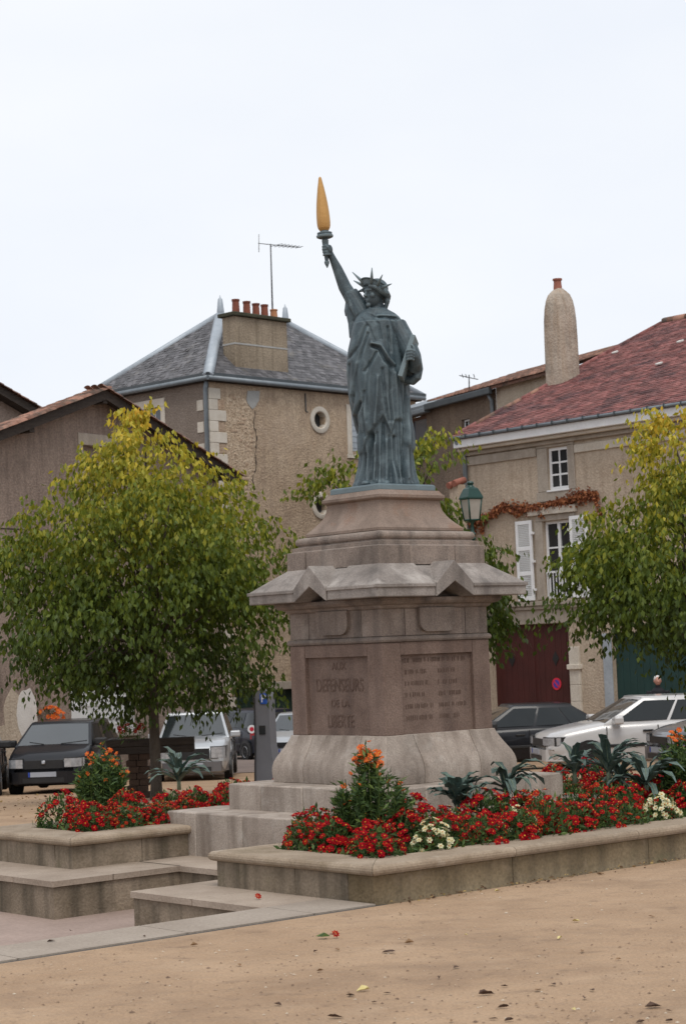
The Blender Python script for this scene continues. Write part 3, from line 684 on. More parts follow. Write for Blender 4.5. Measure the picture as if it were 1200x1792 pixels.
# inscriptions: left panel (front)
def panel_M(face, x, z):
    "text plane on the -x face (front) or -y face (right)"
    if face == 'front':   # outward -x, reader's right is -y
        return Matrix(((0, 0, -1, -0.552), (-1, 0, 0, -x), (0, 1, 0, z), (0, 0, 0, 1)))
    return Matrix(((1, 0, 0, x), (0, 0, -1, -0.552), (0, 1, 0, z), (0, 0, 0, 1)))
for txt, z, size, sx in (('AUX', 1.50, 0.085, 1.0), ('DEFENSEURS', 1.345, 0.15, 0.70), ('DE LA', 1.20, 0.085, 1.0), ('LIBERTE', 1.055, 0.145, 0.66)):
    text_part(txt, 'inscription', size, panel_M('front', 0.0, z), M_incised, ped, sx=sx, depth=.0025)
m = MB(); rg = random.Random(4)     # worn, unreadable rows cut into the right-hand panel
rows = [(1.53, [(-0.35, 0.34)])] + [(1.44 - 0.092 * k, [(-0.33, -0.33 + rg.uniform(0.2, 0.3)), (0.03, 0.03 + rg.uniform(0.18, 0.33))]) for k in range(5)]
for z, spans in rows:
    for a, b in spans:
        x = a
        while x < b:
            w = rg.uniform(0.004, 0.009)
            if rg.random() < 0.84: m.box(x, x + w, -0.5535, -0.54, z - rg.uniform(0.013, 0.02), z + rg.uniform(0.013, 0.02))
            x += w + rg.uniform(0.006, 0.014)
tag(m.build('worn_inscription', M_incised, ped), kind='stuff')
# ------------------------------------------------------------------ statue
st = thing('bronze_statue', 'blue green bronze woman in robes and spiked crown raising a torch on the pedestal', 'statue', (CEN.x, CEN.y, 2.925), 0)
DC = CEN.y
PXM = DC / FPX
def S(px, py, d=0.0): return at_y(px, py, DC + d)
# bronze base slab
def wq(h, z): return [tuple(CEN + ER * a * h + EL * b * h + Vector((0, 0, z))) for a, b in ((-1, -1), (1, -1), (1, 1), (-1, 1))]
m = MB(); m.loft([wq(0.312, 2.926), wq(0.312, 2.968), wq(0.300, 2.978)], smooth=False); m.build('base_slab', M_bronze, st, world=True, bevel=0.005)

def robe():
    prof = [(852, 616, 734), (846, 617, 733), (840, 620, 731), (830, 622, 728.5), (818, 625, 727), (805, 626.5, 725.5), (790, 627, 724.5), (775, 626.5, 723.5), (760, 625.5, 722.5), (740, 620, 719.5),
            (720, 616, 718), (700, 612, 716), (675, 609.5, 714), (650, 607.5, 711), (630, 607.5, 708), (610, 610, 706), (592, 614, 707), (578, 616, 705), (566, 619, 702), (557, 623, 698), (550, 629, 690), (545, 636, 681), (541, 642, 674)]
    ys = np.array([p[0] for p in prof])[::-1]; xl = np.array([p[1] for p in prof])[::-1]; xr = np.array([p[2] for p in prof])[::-1]
    NY, NT = 230, 260
    yy = np.linspace(852, 541, NY)
    XL = np.interp(yy, ys, xl); XR = np.interp(yy, ys, xr)
    th = np.linspace(0, 2 * np.pi, NT, endpoint=False)
    cx = (XL + XR) / 2; a = (XR - XL) / 2
    hemx = [600, 622, 628, 633, 640, 650, 669, 676, 683, 687, 690, 698, 706, 708, 716, 760]
    hemy = [716, 730, 797, 792, 770, 756, 733, 745, 764, 752, 740, 739, 741, 775, 790, 800]
    strokes = [  # polyline, width px, depth m (negative = groove)
        ([(640, 576), (626, 610), (611, 628)], 3.0, -0.018), ([(643, 590), (630, 630), (621, 668), (616, 720)], 2.6, -0.016),
        ([(658, 623), (647, 642), (638, 655)], 2.4, -0.018), ([(651, 612), (663, 617), (673, 638), (684, 649)], 3.0, -0.03),
        ([(650, 607), (664, 611), (677, 632), (688, 645)], 3.0, 0.018), ([(677, 580), (680, 603), (682, 622)], 2.4, -0.018), ([(682, 566), (693, 597), (699, 622)], 2.6, -0.018),
        ([(664, 560), (690, 563), (706, 580), (714, 592)], 2.6, -0.02), ([(660, 557), (690, 558), (710, 576), (718, 588)], 2.6, 0.016),
        ([(668, 652), (672, 700), (679, 742)], 2.4, -0.014), ([(683, 652), (681, 700), (685, 742)], 2.6, -0.02), ([(698, 664), (704, 710), (706, 744)], 2.6, -0.018),
        ([(708, 665), (709, 740), (707, 838)], 3.2, -0.035), ([(630, 708), (621, 728), (625, 756)], 3.0, -0.03), ([(637, 690), (634, 730), (638, 765)], 2.2, -0.014),
        ([(648, 765), (645, 800), (643, 842)], 4.5, -0.045), ([(670, 745), (666, 800), (666, 842)], 2.6, -0.02), ([(658, 762), (660, 842)], 2.2, -0.012), ([(689, 770), (690, 810), (699, 842)], 3.2, -0.026),
        ([(680, 768), (684, 838)], 2.2, -0.014), ([(636, 796), (633, 842)], 2.6, -0.02), ([(700, 742), (703, 800)], 2.0, -0.014), ([(717, 690), (718, 780), (722, 845)], 2.6, -0.014),
        ([(633, 560), (645, 578), (655, 604)], 2.4, -0.012), ([(641, 552), (655, 560), (668, 561)], 2.2, -0.012), ([(650, 556), (662, 575), (666, 600)], 2.2, -0.012),
        ([(660, 665), (657, 720), (655, 745)], 3.0, 0.012), ([(690, 660), (692, 700), (694, 738)], 3.0, 0.012), ([(625, 640), (617, 690)], 3.5, 0.012), ([(612, 640), (611, 690), (616, 715)], 2.5, -0.012),
        ([(645, 640), (641, 690), (642, 740)], 2.2, -0.009), ([(654, 780), (652, 842)], 2.6, 0.014), ([(675, 775), (675, 842)], 3.0, 0.014), ([(713, 700), (714, 840)], 2.6, 0.014)]
    V = np.zeros((NY, NT, 3)); Pxy = np.zeros((NY, NT, 2)); disp = np.zeros((NY, NT))
    for i in range(NY):
        c = S(cx[i], yy[i]); ha = a[i] * PXM; hb = (0.50 * ha + 0.5 * 0.245) * (0.92 if yy[i] > 560 else 0.75)
        if yy[i] < 566: hb = min(hb, 0.17 * (0.45 + 0.55 * (yy[i] - 541) / 25))
        ct, sn = np.cos(th), np.sin(th)
        k = 0.9
        V[i, :, 0] = c.x + ha * np.sign(ct) * np.abs(ct) ** k; V[i, :, 1] = c.y + hb * np.sign(sn) * np.abs(sn) ** k; V[i, :, 2] = c.z
        Pxy[i, :, 0] = cx[i] + a[i] * np.sign(ct) * np.abs(ct) ** k; Pxy[i, :, 1] = yy[i]
    front = np.clip((0.25 - np.sin(th)) / 0.4, 0, 1)[None, :]
    hem = np.interp(Pxy[..., 0], hemx, hemy) * front + 785 * (1 - front)
    outer = 1 / (1 + np.exp((Pxy[..., 1] - hem) / 1.3))
    disp += outer * 0.020 - 0.012
    T2 = th[None, :]; Yn = (yy[:, None] - 541) / 311
    flare = np.clip((Yn - 0.6) / 0.4, 0, 1)
    disp += (1 - outer) * flare * (0.016 * np.sin(13 * T2 + 1.5 * np.sin(4 * Yn)) + 0.008 * np.sin(29 * T2 + 2))
    disp += outer * (0.006 * np.sin(9 * T2 + 3.0 * Yn) + 0.003 * np.sin(21 * T2 - 6 * Yn)) * np.clip(Yn * 3, 0, 1)
    for pts, w, dp in strokes:
        pts = np.array(pts, float); best = np.full((NY, NT), 1e9)
        for p, q in zip(pts, pts[1:]):
            d = q - p; t = np.clip(((Pxy - p) @ d) / (d @ d), 0, 1); best = np.minimum(best, np.hypot(*(np.moveaxis(Pxy - (p + t[..., None] * d), -1, 0))))
        disp += 1.15 * dp * np.exp(-(best / (w * .88)) ** 2) * front
    # small irregular drapery everywhere
    for i in range(0, NY): pass
    cxx = np.array([S(cx[i], yy[i])[0] for i in range(NY)])
    dx = V[..., 0] - cxx[:, None]; dy = V[..., 1] - DC; ln = np.hypot(dx, dy) + 1e-6
    V[..., 0] += dx / ln * disp; V[..., 1] += dy / ln * disp
    m = MB(); m.loft([[tuple(p) for p in row] for row in V[::1]], smooth=True)
    return m
fig = robe()
F_ = Vector((-0.80, -0.60, 0)).normalized(); LL = Vector((0.60, -0.80, 0)); UP = Vector((0, 0, 1))
HC = S(656, 513, -0.01)
Hrot = Matrix((LL, F_, UP)).transposed()
def hp(l, f, u): return HC + LL * l + F_ * f + UP * u
# neck and shoulders
fig.tube([S(659, 560, 0.02), S(658, 545, 0.01), S(658, 532, 0.01), S(659, 520, 0.01)], [0.10, 0.072, 0.062, 0.06], n=18)
fig.ball(S(690, 572, -0.05), (0.085, 0.085, 0.075)); fig.ball(S(633, 556, 0.07), (0.08, 0.085, 0.075))
# head: skull, jaw, brow, nose, lips, chin, cheeks
fig.ball(hp(0, -0.005, 0.025), (0.080, 0.098, 0.098), 22, 16, rot=Hrot)
fig.ball(hp(0, 0.022, -0.045), (0.064, 0.070, 0.082), 22, 14, rot=Hrot)
fig.tube([hp(-0.05, 0.072, 0.018), hp(0, 0.094, 0.020), hp(0.05, 0.072, 0.018)], [0.010, 0.013, 0.010], 8)
fig.tube([hp(0, 0.092, 0.015), hp(0, 0.102, -0.015), hp(0, 0.110, -0.036)], [0.010, 0.012, 0.017], 8)
fig.tube([hp(-0.022, 0.083, -0.064), hp(0, 0.092, -0.062), hp(0.022, 0.083, -0.064)], [0.006, 0.009, 0.006], 8)
fig.tube([hp(-0.018, 0.082, -0.075), hp(0, 0.090, -0.076), hp(0.018, 0.082, -0.075)], [0.006, 0.009, 0.006], 8)
fig.ball(hp(0, 0.074, -0.105), (0.024, 0.022, 0.022), rot=Hrot)
for s in (-1, 1):
    fig.ball(hp(s * 0.040, 0.062, -0.028), (0.025, 0.022, 0.026), rot=Hrot); fig.ball(hp(s * 0.032, 0.077, -0.003), (0.013, 0.008, 0.008), rot=Hrot)
# hair: waves swept back under the crown, rolled at the nape, locks by the ear
fig.ball(hp(0, -0.022, 0.035), (0.094, 0.098, 0.092), 22, 14, rot=Hrot)
for s in (-1, 1):
    fig.tube([hp(s * 0.03, 0.085, 0.058), hp(s * 0.075, 0.045, 0.035), hp(s * 0.092, -0.01, 0.0), hp(s * 0.075, -0.075, -0.035)], [0.018, 0.026, 0.028, 0.024], 9)
    fig.tube([hp(s * 0.085, -0.02, 0.03), hp(s * 0.095, -0.05, -0.01), hp(s * 0.06, -0.10, -0.035)], [0.02, 0.024, 0.02], 9)
    fig.tube([hp(s * 0.07, -0.06, -0.03), hp(s * 0.075, -0.07, -0.075), hp(s * 0.06, -0.062, -0.125), hp(s * 0.065, -0.05, -0.15)], [0.02, 0.023, 0.018, 0.012], 9)
fig.ball(hp(0, -0.105, -0.03), (0.055, 0.045, 0.05), rot=Hrot)
# raised right arm with sleeve
fig.tube([S(634, 552, 0.08), S(624, 532, 0.10), S(612, 517, 0.12), S(603, 502, 0.13), S(597, 487, 0.13), S(590, 470, 0.125), S(583, 455, 0.115), S(579, 447, 0.105), S(575, 440, 0.10)],
         [0.08, 0.068, 0.060, 0.056, 0.050, 0.042, 0.032, 0.029, 0.030], n=16)
fig.tube([S(636, 552, 0.06), S(626, 534, 0.09), S(616, 519, 0.115), S(612, 512, 0.12)], [0.09, 0.082, 0.074, 0.066], n=16)
fig.tube([S(616, 516, 0.12), S(611, 531, 0.13), S(609, 545, 0.12), S(608, 553, 0.11)], [0.03, 0.035, 0.034, 0.022], n=12)
fig.tube([S(620, 528, 0.10), S(615, 545, 0.10), S(616, 566, 0.07), S(617, 590, 0.03)], [0.06, 0.055, 0.035, 0.03], n=12)
for (x0, y0, x1, y1) in ((618, 516, 630, 545), (611, 520, 622, 552), (625, 520, 640, 548)):
    fig.tube([S(x0, y0, 0.06), S((x0 + x1) / 2 - 2, (y0 + y1) / 2, 0.035), S(x1, y1, 0.02)], [0.012, 0.018, 0.012], n=8)
# right hand round the handle
hb_, ht_ = S(573.2, 459, 0.085), S(569, 421, 0.085)
hax = (ht_ - hb_).normalized()
fig.ball(S(575.5, 437, 0.095), (0.033, 0.036, 0.045))
hside = Vector((1, 0, 0)) - hax * hax.x; hside.normalize(); hfr = hax.cross(hside)
for k in range(4):
    c = hb_ + (ht_ - hb_) * (0.34 + 0.13 * k); rr_ = 0.027 + 0.002 * (k == 2)
    fig.tube([c + (hside * math.cos(a) + hfr * math.sin(a)) * rr_ for a in np.linspace(0.3, -3.6, 8)], [0.012, 0.012, 0.012, 0.0115, 0.011, 0.0105, 0.01, 0.008], n=8)
fig.tube([S(577, 440, 0.07), S(573, 432, 0.055), S(569, 428, 0.06)], [0.014, 0.013, 0.010], n=8)
# left arm folded around the tablet, mantle hanging from it
fig.tube([S(694, 570, -0.06), S(710, 598, -0.13), S(722, 625, -0.17), S(726, 645, -0.18)], [0.085, 0.08, 0.072, 0.066], n=16)
fig.tube([S(726, 645, -0.18), S(727, 634, -0.24), S(724, 622, -0.285), S(720, 614, -0.30)], [0.06, 0.052, 0.040, 0.032], n=14)
fig.tube([S(711, 582, -0.10), S(722, 603, -0.17), S(731, 625, -0.18), S(734, 645, -0.19), S(730, 660, -0.19), S(722, 667, -0.17), S(710, 666, -0.14)], [0.03, 0.030, 0.028, 0.030, 0.036, 0.036, 0.03], n=12)
fig.tube([S(715, 620, -0.08), S(722, 645, -0.10), S(718, 664, -0.10)], [0.07, 0.075, 0.05], n=12)
fig.tube([S(705, 640, -0.06), S(712, 664, -0.08), S(706, 672, -0.05)], [0.05, 0.05, 0.03], n=12)
fig.ball(S(721, 622, -0.30), (0.034, 0.032, 0.042))
for k in range(4):
    y = 613 + 5.2 * k
    fig.tube([S(724, y + 2, -0.325), S(719, y - 1, -0.345), S(713.5, y, -0.345), S(710, y + 3, -0.325)], [0.0125, 0.013, 0.012, 0.009], n=8)
fig.tube([S(725, 616, -0.29), S(723, 607, -0.29), S(719, 602, -0.29)], [0.014, 0.013, 0.009], n=8)
# bare feet under the hem
for x in (640, 676): fig.ball(S(x, 846, -0.20), (0.035, 0.06, 0.025))
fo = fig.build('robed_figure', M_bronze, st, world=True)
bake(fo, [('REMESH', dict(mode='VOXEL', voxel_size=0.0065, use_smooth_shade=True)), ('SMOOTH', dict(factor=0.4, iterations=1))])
# tablet
ta, tb = S(724, 588, -0.23), S(700.5, 661, -0.27)
ax_ = (tb - ta) / 2; wv = Vector((0.25, 1.0, 0.12)); wv -= ax_.normalized() * wv.dot(ax_.normalized()); wv.normalize(); tv = ax_.normalized().cross(wv)
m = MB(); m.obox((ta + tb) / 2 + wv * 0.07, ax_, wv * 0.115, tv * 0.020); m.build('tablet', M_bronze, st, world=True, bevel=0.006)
# crown: diadem band and spikes
def band(phi, k, off=0.0):
    base = 0.030 + 0.030 * math.cos(phi); hgt = 0.030 + 0.034 * max(math.cos(phi), 0)
    r = 0.100 + 0.012 * k + off
    return hp(math.sin(phi) * r * 0.95, math.cos(phi) * r - 0.004, base + hgt * k)
m = MB(); ph = [R(-105 + 210 * i / 28) for i in range(29)]
m.loft([[band(p, 0), band(p, 0, 0.008), band(p, 0.18, 0.010), band(p, 0.24, 0.003), band(p, 0.78, 0.004), band(p, 0.86, 0.013), band(p, 1, 0.012), band(p, 1, -0.008)] for p in ph], smooth=False)
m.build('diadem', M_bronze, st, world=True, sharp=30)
for (bx, by, tx, ty, phd) in ((635, 507.5, 624.5, 511, -75), (634, 499, 618.5, 491, -50), (635, 494, 616.2, 476, -25), (650, 492.5, 650.6, 468.4, 25), (661, 497, 669, 480.6, 50), (670, 502.5, 685, 496.6, 75)):
    phd = R(phd); d0 = -0.01 + 0.11 * (-0.6 * math.cos(phd) - 0.8 * math.sin(phd)); d1 = d0 + 0.10 * (-0.3 * math.cos(phd) - 0.8 * math.sin(phd))
    b_, t_ = S(bx, by, d0), S(tx, ty, d1); b_ = b_ - (t_ - b_).normalized() * 0.012
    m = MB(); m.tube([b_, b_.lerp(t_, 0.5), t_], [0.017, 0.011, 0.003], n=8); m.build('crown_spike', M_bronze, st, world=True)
# torch and flame
def along(p0, p1, prof): # prof: (fraction, radius px)
    d = p1 - p0; return [(r * PXM, f * d.length) for f, r in prof], p0, d
p0, p1 = S(572.6, 469, 0.085), S(567.5, 404, 0.085)
pr, c0, dd = along(p0, p1, [(0, 0.6), (0.05, 2.2), (0.12, 4.3), (0.17, 4.6), (0.19, 3.2), (0.27, 3.6), (0.45, 4.6), (0.70, 5.8), (0.745, 6.2), (0.75, 5.2), (0.785, 5.6), (0.80, 11), (0.825, 14.6), (0.865, 15.2), (0.885, 14.2), (0.89, 12.8), (0.93, 13.4), (0.95, 13.2), (0.955, 8.5), (1.0, 7.5)])
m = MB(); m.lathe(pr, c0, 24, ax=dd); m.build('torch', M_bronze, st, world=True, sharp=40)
p0, p1 = S(567.3, 404.5, 0.085), S(559.6, 309.3, 0.085)
pr, c0, dd = along(p0, p1, [(0, 7.3), (0.02, 8.8), (0.055, 10.8), (0.10, 11.8), (0.16, 12.1), (0.25, 12.0), (0.36, 11.4), (0.50, 10.2), (0.65, 8.2), (0.80, 5.9), (0.92, 3.6), (0.97, 2.7), (0.992, 1.7), (1.0, 0.5)])
m = MB(); m.lathe(pr, c0, 14, ax=dd); m.build('flame', M_gold, st, world=True, sharp=12)
# ------------------------------------------------------------------ building helpers
def wall_holes(m, s0, s1, z0, z1, holes, d=0.0, reveal=0.22, mi=0):
    "wall face at depth d with real openings and reveals (local frame: s, d, z)"
    ss = sorted({s0, s1, *[min(max(h[0], s0), s1) for h in holes], *[min(max(h[1], s0), s1) for h in holes]})
    zs = sorted({z0, z1, *[min(max(h[2], z0), z1) for h in holes], *[min(max(h[3], z0), z1) for h in holes]})
    for a, b in zip(ss, ss[1:]):
        for c, e in zip(zs, zs[1:]):
            ms, mz = (a + b) / 2, (c + e) / 2
            if any(h[0] < ms < h[1] and h[2] < mz < h[3] for h in holes): continue
            m.add([(a, d, c), (b, d, c), (b, d, e), (a, d, e)], [(0, 1, 2, 3)], mi)
    for h in holes:
        a, b, c, e = h[:4]; r = d + (h[4] if len(h) > 4 else reveal)
        m.add([(a, d, c), (a, r, c), (a, r, e), (a, d, e)], [(0, 1, 2, 3)], mi)
        m.add([(b, d, c), (b, r, c), (b, r, e), (b, d, e)], [(3, 2, 1, 0)], mi)
        m.add([(a, d, c), (b, d, c), (b, r, c), (a, r, c)], [(0, 1, 2, 3)], mi)
        m.add([(a, d, e), (b, d, e), (b, r, e), (a, r, e)], [(3, 2, 1, 0)], mi)
        m.add([(a, r + .3, c - .1), (b, r + .3, c - .1), (b, r + .3, e + .1), (a, r + .3, e + .1)], [(0, 1, 2, 3)], 1 if mi == 0 else mi)
def window(parent, s0, s1, z0, z1, d, cols, rows, fm, gm, fw=0.055, bar=0.028, casements=1):
    m = MB(); t = 0.05
    m.box(s0, s0 + fw, d, d + t, z0, z1); m.box(s1 - fw, s1, d, d + t, z0, z1)
    m.box(s0 + fw, s1 - fw, d, d + t, z0, z0 + fw); m.box(s0 + fw, s1 - fw, d, d + t, z1 - fw, z1)
    w = m.build('window', fm, parent)
    a0, a1, b0, b1 = s0 + fw, s1 - fw, z0 + fw, z1 - fw
    if casements == 2:
        c = (a0 + a1) / 2; MB().box(c - 0.045, c + 0.045, d - 0.012, d + t - .004, b0, b1).build('meeting_stile', fm, w)
    for k in range(1, cols):
        if casements == 2 and k * 2 == cols: continue
        x = a0 + (a1 - a0) * k / cols; MB().box(x - bar / 2, x + bar / 2, d + .006, d + t - .006, b0, b1).build('glazing_bar', fm, w)
    for k in range(1, rows):
        z = b0 + (b1 - b0) * k / rows; MB().box(a0, a1, d + .008, d + t - .008, z - bar / 2, z + bar / 2).build('glazing_bar', fm, w)
    for i in range(cols):
        for j in range(rows):
            x0, x1 = a0 + (a1 - a0) * i / cols, a0 + (a1 - a0) * (i + 1) / cols; y0, y1 = b0 + (b1 - b0) * j / rows, b0 + (b1 - b0) * (j + 1) / rows
            tilt = random.uniform(-.004, .004)
            m = MB(); m.add([(x0, d + .024 + tilt, y0), (x1, d + .024, y0), (x1, d + .024 - tilt, y1), (x0, d + .024, y1), (x0, d + .034 + tilt, y0), (x1, d + .034, y0), (x1, d + .034 - tilt, y1), (x0, d + .034, y1)],
                            [(0, 1, 2, 3), (7, 6, 5, 4)]); m.build('pane', gm, w)
    return w
def blk(parent, name, m_, s0, s1, d0, d1, z0, z1, bevel=0.012):
    return MB().box(s0, s1, d0, d1, z0, z1).build(name, m_, parent, bevel=bevel)
def roof_tiles(parent, name, material, o, ux, up, nx, width, length, tw, tl, inside, thick=0.02, curved=False, lift=0.014, n_single=300, jitter=0.012, lap=1.25):
    "courses of separate tiles on a slope: o corner at the eave, ux along the eave, up the slope, nx off the roof"
    o, ux, up, nx = Vector(o), Vector(ux), Vector(up), Vector(nx)
    nrow, ncol = int(length / tl) + 1, int(width / tw) + 2
    if curved:
        prof = [(math.cos(a) * tw * 0.52, math.sin(a) * tw * 0.30) for a in np.linspace(math.pi, 0, 5)]
        base = [(x, -tl * .5, y + lift) for x, y in prof] + [(x * .86, tl * (lap - .5), y * .86) for x, y in prof]
        bf = [(i, i + 1, i + 6, i + 5) for i in range(4)] + [(4, 3, 2, 1, 0)]
    else:
        w = tw * .5 - 0.004
        base = [(-w, -tl * .5, lift), (w, -tl * .5, lift), (w, -tl * .5, lift + thick), (-w, -tl * .5, lift + thick), (-w, tl * (lap - .5), 0), (w, tl * (lap - .5), 0), (w, tl * (lap - .5), thick), (-w, tl * (lap - .5), thick)]
        bf = [(0, 1, 2, 3), (3, 2, 6, 7), (1, 5, 6, 2), (0, 3, 7, 4)]
    items = []
    rg = random.Random(len(name) + int(width * 10))
    wm = wmat(parent)
    for r in range(nrow):
        for c in range(ncol):
            a = (c + (0.5 if r % 2 and not curved else 0.0)) * tw; b = (r + .5) * tl
            if not inside(a, b): continue
            p = o + ux * a + up * b
            yaw = rg.gauss(0, jitter * 2); tilt = abs(rg.gauss(0, jitter)); roll = rg.gauss(0, jitter)
            M = Matrix((ux, up, nx)).transposed() @ (Matrix.Rotation(yaw, 3, 'Z') @ Matrix.Rotation(tilt, 3, 'X') @ Matrix.Rotation(roll, 3, 'Y'))
            items.append(((wm @ p).length, p + nx * rg.uniform(0, .006), M))
    items.sort(key=lambda t: t[0])
    proto = MB().add(base, bf, 0, curved).mesh(name, material)
    for dist, p, M in items[:n_single]:
        ob = bpy.data.objects.new(name, proto); COL.objects.link(ob); ob.parent = parent
        ob.matrix_local = Matrix.Translation(p) @ M.to_4x4()
    rest = MB()
    for dist, p, M in items[n_single:]:
        rest.add([p + M @ Vector(v) for v in base], bf, 0, curved)
    if rest.v: tag(rest.build(name + '_covering', material, parent), kind='stuff')

# ------------------------------------------------------------------ left house (brown gable)
B1 = R(57); o1 = at_y(183, 680, 46)
F1 = Facade((o1.x, o1.y), B1)          # verge plane; the wall stands 0.35 behind it
h1 = thing('gabled_house', 'brown rendered house with low tiled gable and dark timber verge behind the left tree', 'house', (o1.x, o1.y, 0), B1)
ZA, SL = 8.04, 0.338
sR = 5.35; sL = -8.0
def roofz(s): return ZA - SL * abs(s)
m = MB()
hole_attic = (-0.45, 0.62, 5.55, 6.69); hole_low = (-1.12, 1.22, -0.17, 1.0)
WD = 0.35
wall_holes(m, sL + .5, sR - .45, -2.5, 5.0, [hole_low], WD)
# gable triangle with the attic opening
zt = 5.0
pts_z = lambda s: roofz(s) - 0.12
for a, b in ((sL + .5, -0.45), (0.62, sR - .45)):
    segs = [a, b] if not (a < 0 < b) else [a, 0, b]
    m.add([(a, WD, zt), (b, WD, zt), (b, WD, pts_z(b)), (a, WD, pts_z(a))], [(0, 1, 2, 3)])
m.add([(-.45, WD, zt), (.62, WD, zt), (.62, WD, 5.55), (-.45, WD, 5.55)], [(0, 1, 2, 3)]) if zt < 5.55 else None
m.add([(-.45, WD, 6.69), (.62, WD, 6.69), (.62, WD, pts_z(.62)), (0, WD, pts_z(0)), (-.45, WD, pts_z(-.45))], [(0, 1, 2, 3, 4)])
zlo = max(zt, 5.55)
m.add([(-.45, WD + .3, zlo - .1), (.62, WD + .3, zlo - .1), (.62, WD + .3, 6.8), (-.45, WD + .3, 6.8)], [(0, 1, 2, 3)], 1)
for s_ in (-.45, .62): m.add([(s_, WD, zlo), (s_, WD + .3, zlo), (s_, WD + .3, 6.69), (s_, WD, 6.69)], [(0, 1, 2, 3)])
zr_ = roofz(sR - .45) - .14; zl_ = roofz(sL + .5) - .14
m.add([(sR - .45, WD, -2.5), (sR - .45, WD + 8, -2.5), (sR - .45, WD + 8, zr_ - .6), (sR - .45, WD, zr_)], [(0, 1, 2, 3)])
m.add([(sR - .45, WD + 8, -2.5), (sL + .5, WD + 8, -2.5), (sL + .5, WD + 8, zr_ - .6), (sR - .45, WD + 8, zr_ - .6)], [(0, 1, 2, 3)])
m.add([(sL + .5, .49, zl_), (0, .49, ZA - .14), (sR - .45, .49, zr_), (sR - .45, .49, 3), (sL + .5, .49, 3)], [(0, 1, 2, 3, 4)])
m.add([(sL + .5, .49, 5.2), (sR - .45, .49, 5.2), (sR - .45, WD + 8, 4.9), (sL + .5, WD + 8, 4.9)], [(0, 1, 2, 3)])
m.build('wall', [M_wall_left, M_black_plastic], h1)
blk(h1, 'lintel', M_ashlar_grey, -0.62, 0.80, WD - .03, WD + .15, 6.69, 6.97)
for a, b in ((-0.62, -0.45), (0.62, 0.80)): blk(h1, 'jamb', M_ashlar_grey, a, b, WD - .025, WD + .15, zlo, 6.685)
window(h1, -.43, .60, zlo + .02, 6.67, WD + .2, 2, 2, M_wood_dark, M_glass_dark)
def slope_slab(name, material, s0, s1, d0, d1, dz0, dz1, parent):
    m = MB(); v = []
    for d in (d0, d1):
        v += [(s0, d, roofz(s0) + dz0), (s1, d, roofz(s1) + dz0), (s1, d, roofz(s1) + dz1), (s0, d, roofz(s0) + dz1)]
    m.add(v, [(0, 1, 2, 3), (7, 6, 5, 4), (0, 4, 5, 1), (1, 5, 6, 2), (2, 6, 7, 3), (3, 7, 4, 0)]); return m.build(name, material, parent)
slope_slab('roof_boarding', M_wood_dark, sL, -0.001, -0.02, .50, -0.14, -0.05, h1); slope_slab('roof_boarding', M_wood_dark, 0.001, sR, -0.02, .50, -0.14, -0.05, h1)
slope_slab('verge_board', M_wood_dark, sL, -0.002, -0.05, -0.022, -0.27, -0.035, h1); slope_slab('verge_board', M_wood_dark, 0.002, sR, -0.05, -0.022, -0.27, -0.035, h1)
for s_ in (-5, -2.6, 0, 2.6, 4.7):
    MB().box(s_ - .08, s_ + .08, -0.02, WD + .1, roofz(s_) - .36, roofz(s_) - .15).build('purlin', M_wood_dark, h1)
for sg in (-1, 1):
    ux = Vector((0, 1, 0)); up = Vector((-sg, 0, SL)).normalized(); nx = Vector((sg * SL, 0, 1)).normalized()
    ln = (abs(sL) if sg < 0 else sR) * math.sqrt(1 + SL * SL)
    roof_tiles(h1, 'roof_tile', M_tile_old, (sg * (abs(sL) if sg < 0 else sR), -0.05, roofz(sL if sg < 0 else sR) - .03), ux, up, nx, .42, ln, 0.21, 0.34, lambda a, b: a < .5 and b < ln + .1, curved=True, n_single=120)
tag(h1, None)
for k in range(0):
    d_ = k * .4; m = MB(); m.tube([(0, d_, ZA + .03), (0, d_ + .44, ZA + .05)], [.13, .115], n=8); m.build('ridge_tile', M_tile_old, h1)
# white shuttered window low on the wall and scars in the render
blk(h1, 'sill', M_ashlar_grey, -1.25, 1.35, WD - .06, WD + .2, -0.26, -0.172)
for a, b in ((-1.12, -.34), (-.335, .445), (.45, 1.22)):
    sh = MB().box(a + .006, b - .006, WD + .04, WD + .08, -0.165, 0.995).build('shutter', M_white_dirty, h1, bevel=.006)
    for z in (0.05, 0.52): MB().box(a + .03, b - .03, WD + .02, WD + .043, z, z + .05).build('shutter_batten', M_white_dirty, sh)
m = MB()
for k in range(14): m.ball((-0.9 + k * .155, WD + .015, .19), (.05, .012, .05), 6, 4)
tag(m.build('lace_band', M_patch, h1), kind='stuff')
def patch_poly(cx, cz, rx, rz, seed, n=16):
    rg = random.Random(seed); return [(cx + rx * math.cos(2 * math.pi * k / n) * rg.uniform(.8, 1.1), cz + rz * math.sin(2 * math.pi * k / n) * rg.uniform(.85, 1.08)) for k in range(n)]
def patch(parent, material, cx, cz, rx, rz, seed, d, t=0.015):
    m = MB(); m.prism(patch_poly(cx, cz, rx, rz, seed), d - t, d + .05, fn=lambda s, z, a: (s, a, z)); return m.build('plaster_patch', material, parent)
patch(h1, M_plaster, -2.62, 0.42, .36, .62, 3, WD); patch(h1, M_wall_cream, -3.1, 0.30, .32, .75, 5, WD, .010); patch(h1, M_wall_cream, -3.4, -0.2, .6, .45, 8, WD, .008)
m = MB(); m.box(sL + .5, -2.2, WD - .006, WD + .05, 4.60, 4.63); m.build('render_joint', M_wood_dark, h1)
# pot of orange flowers fixed on that wall is built with the flowers

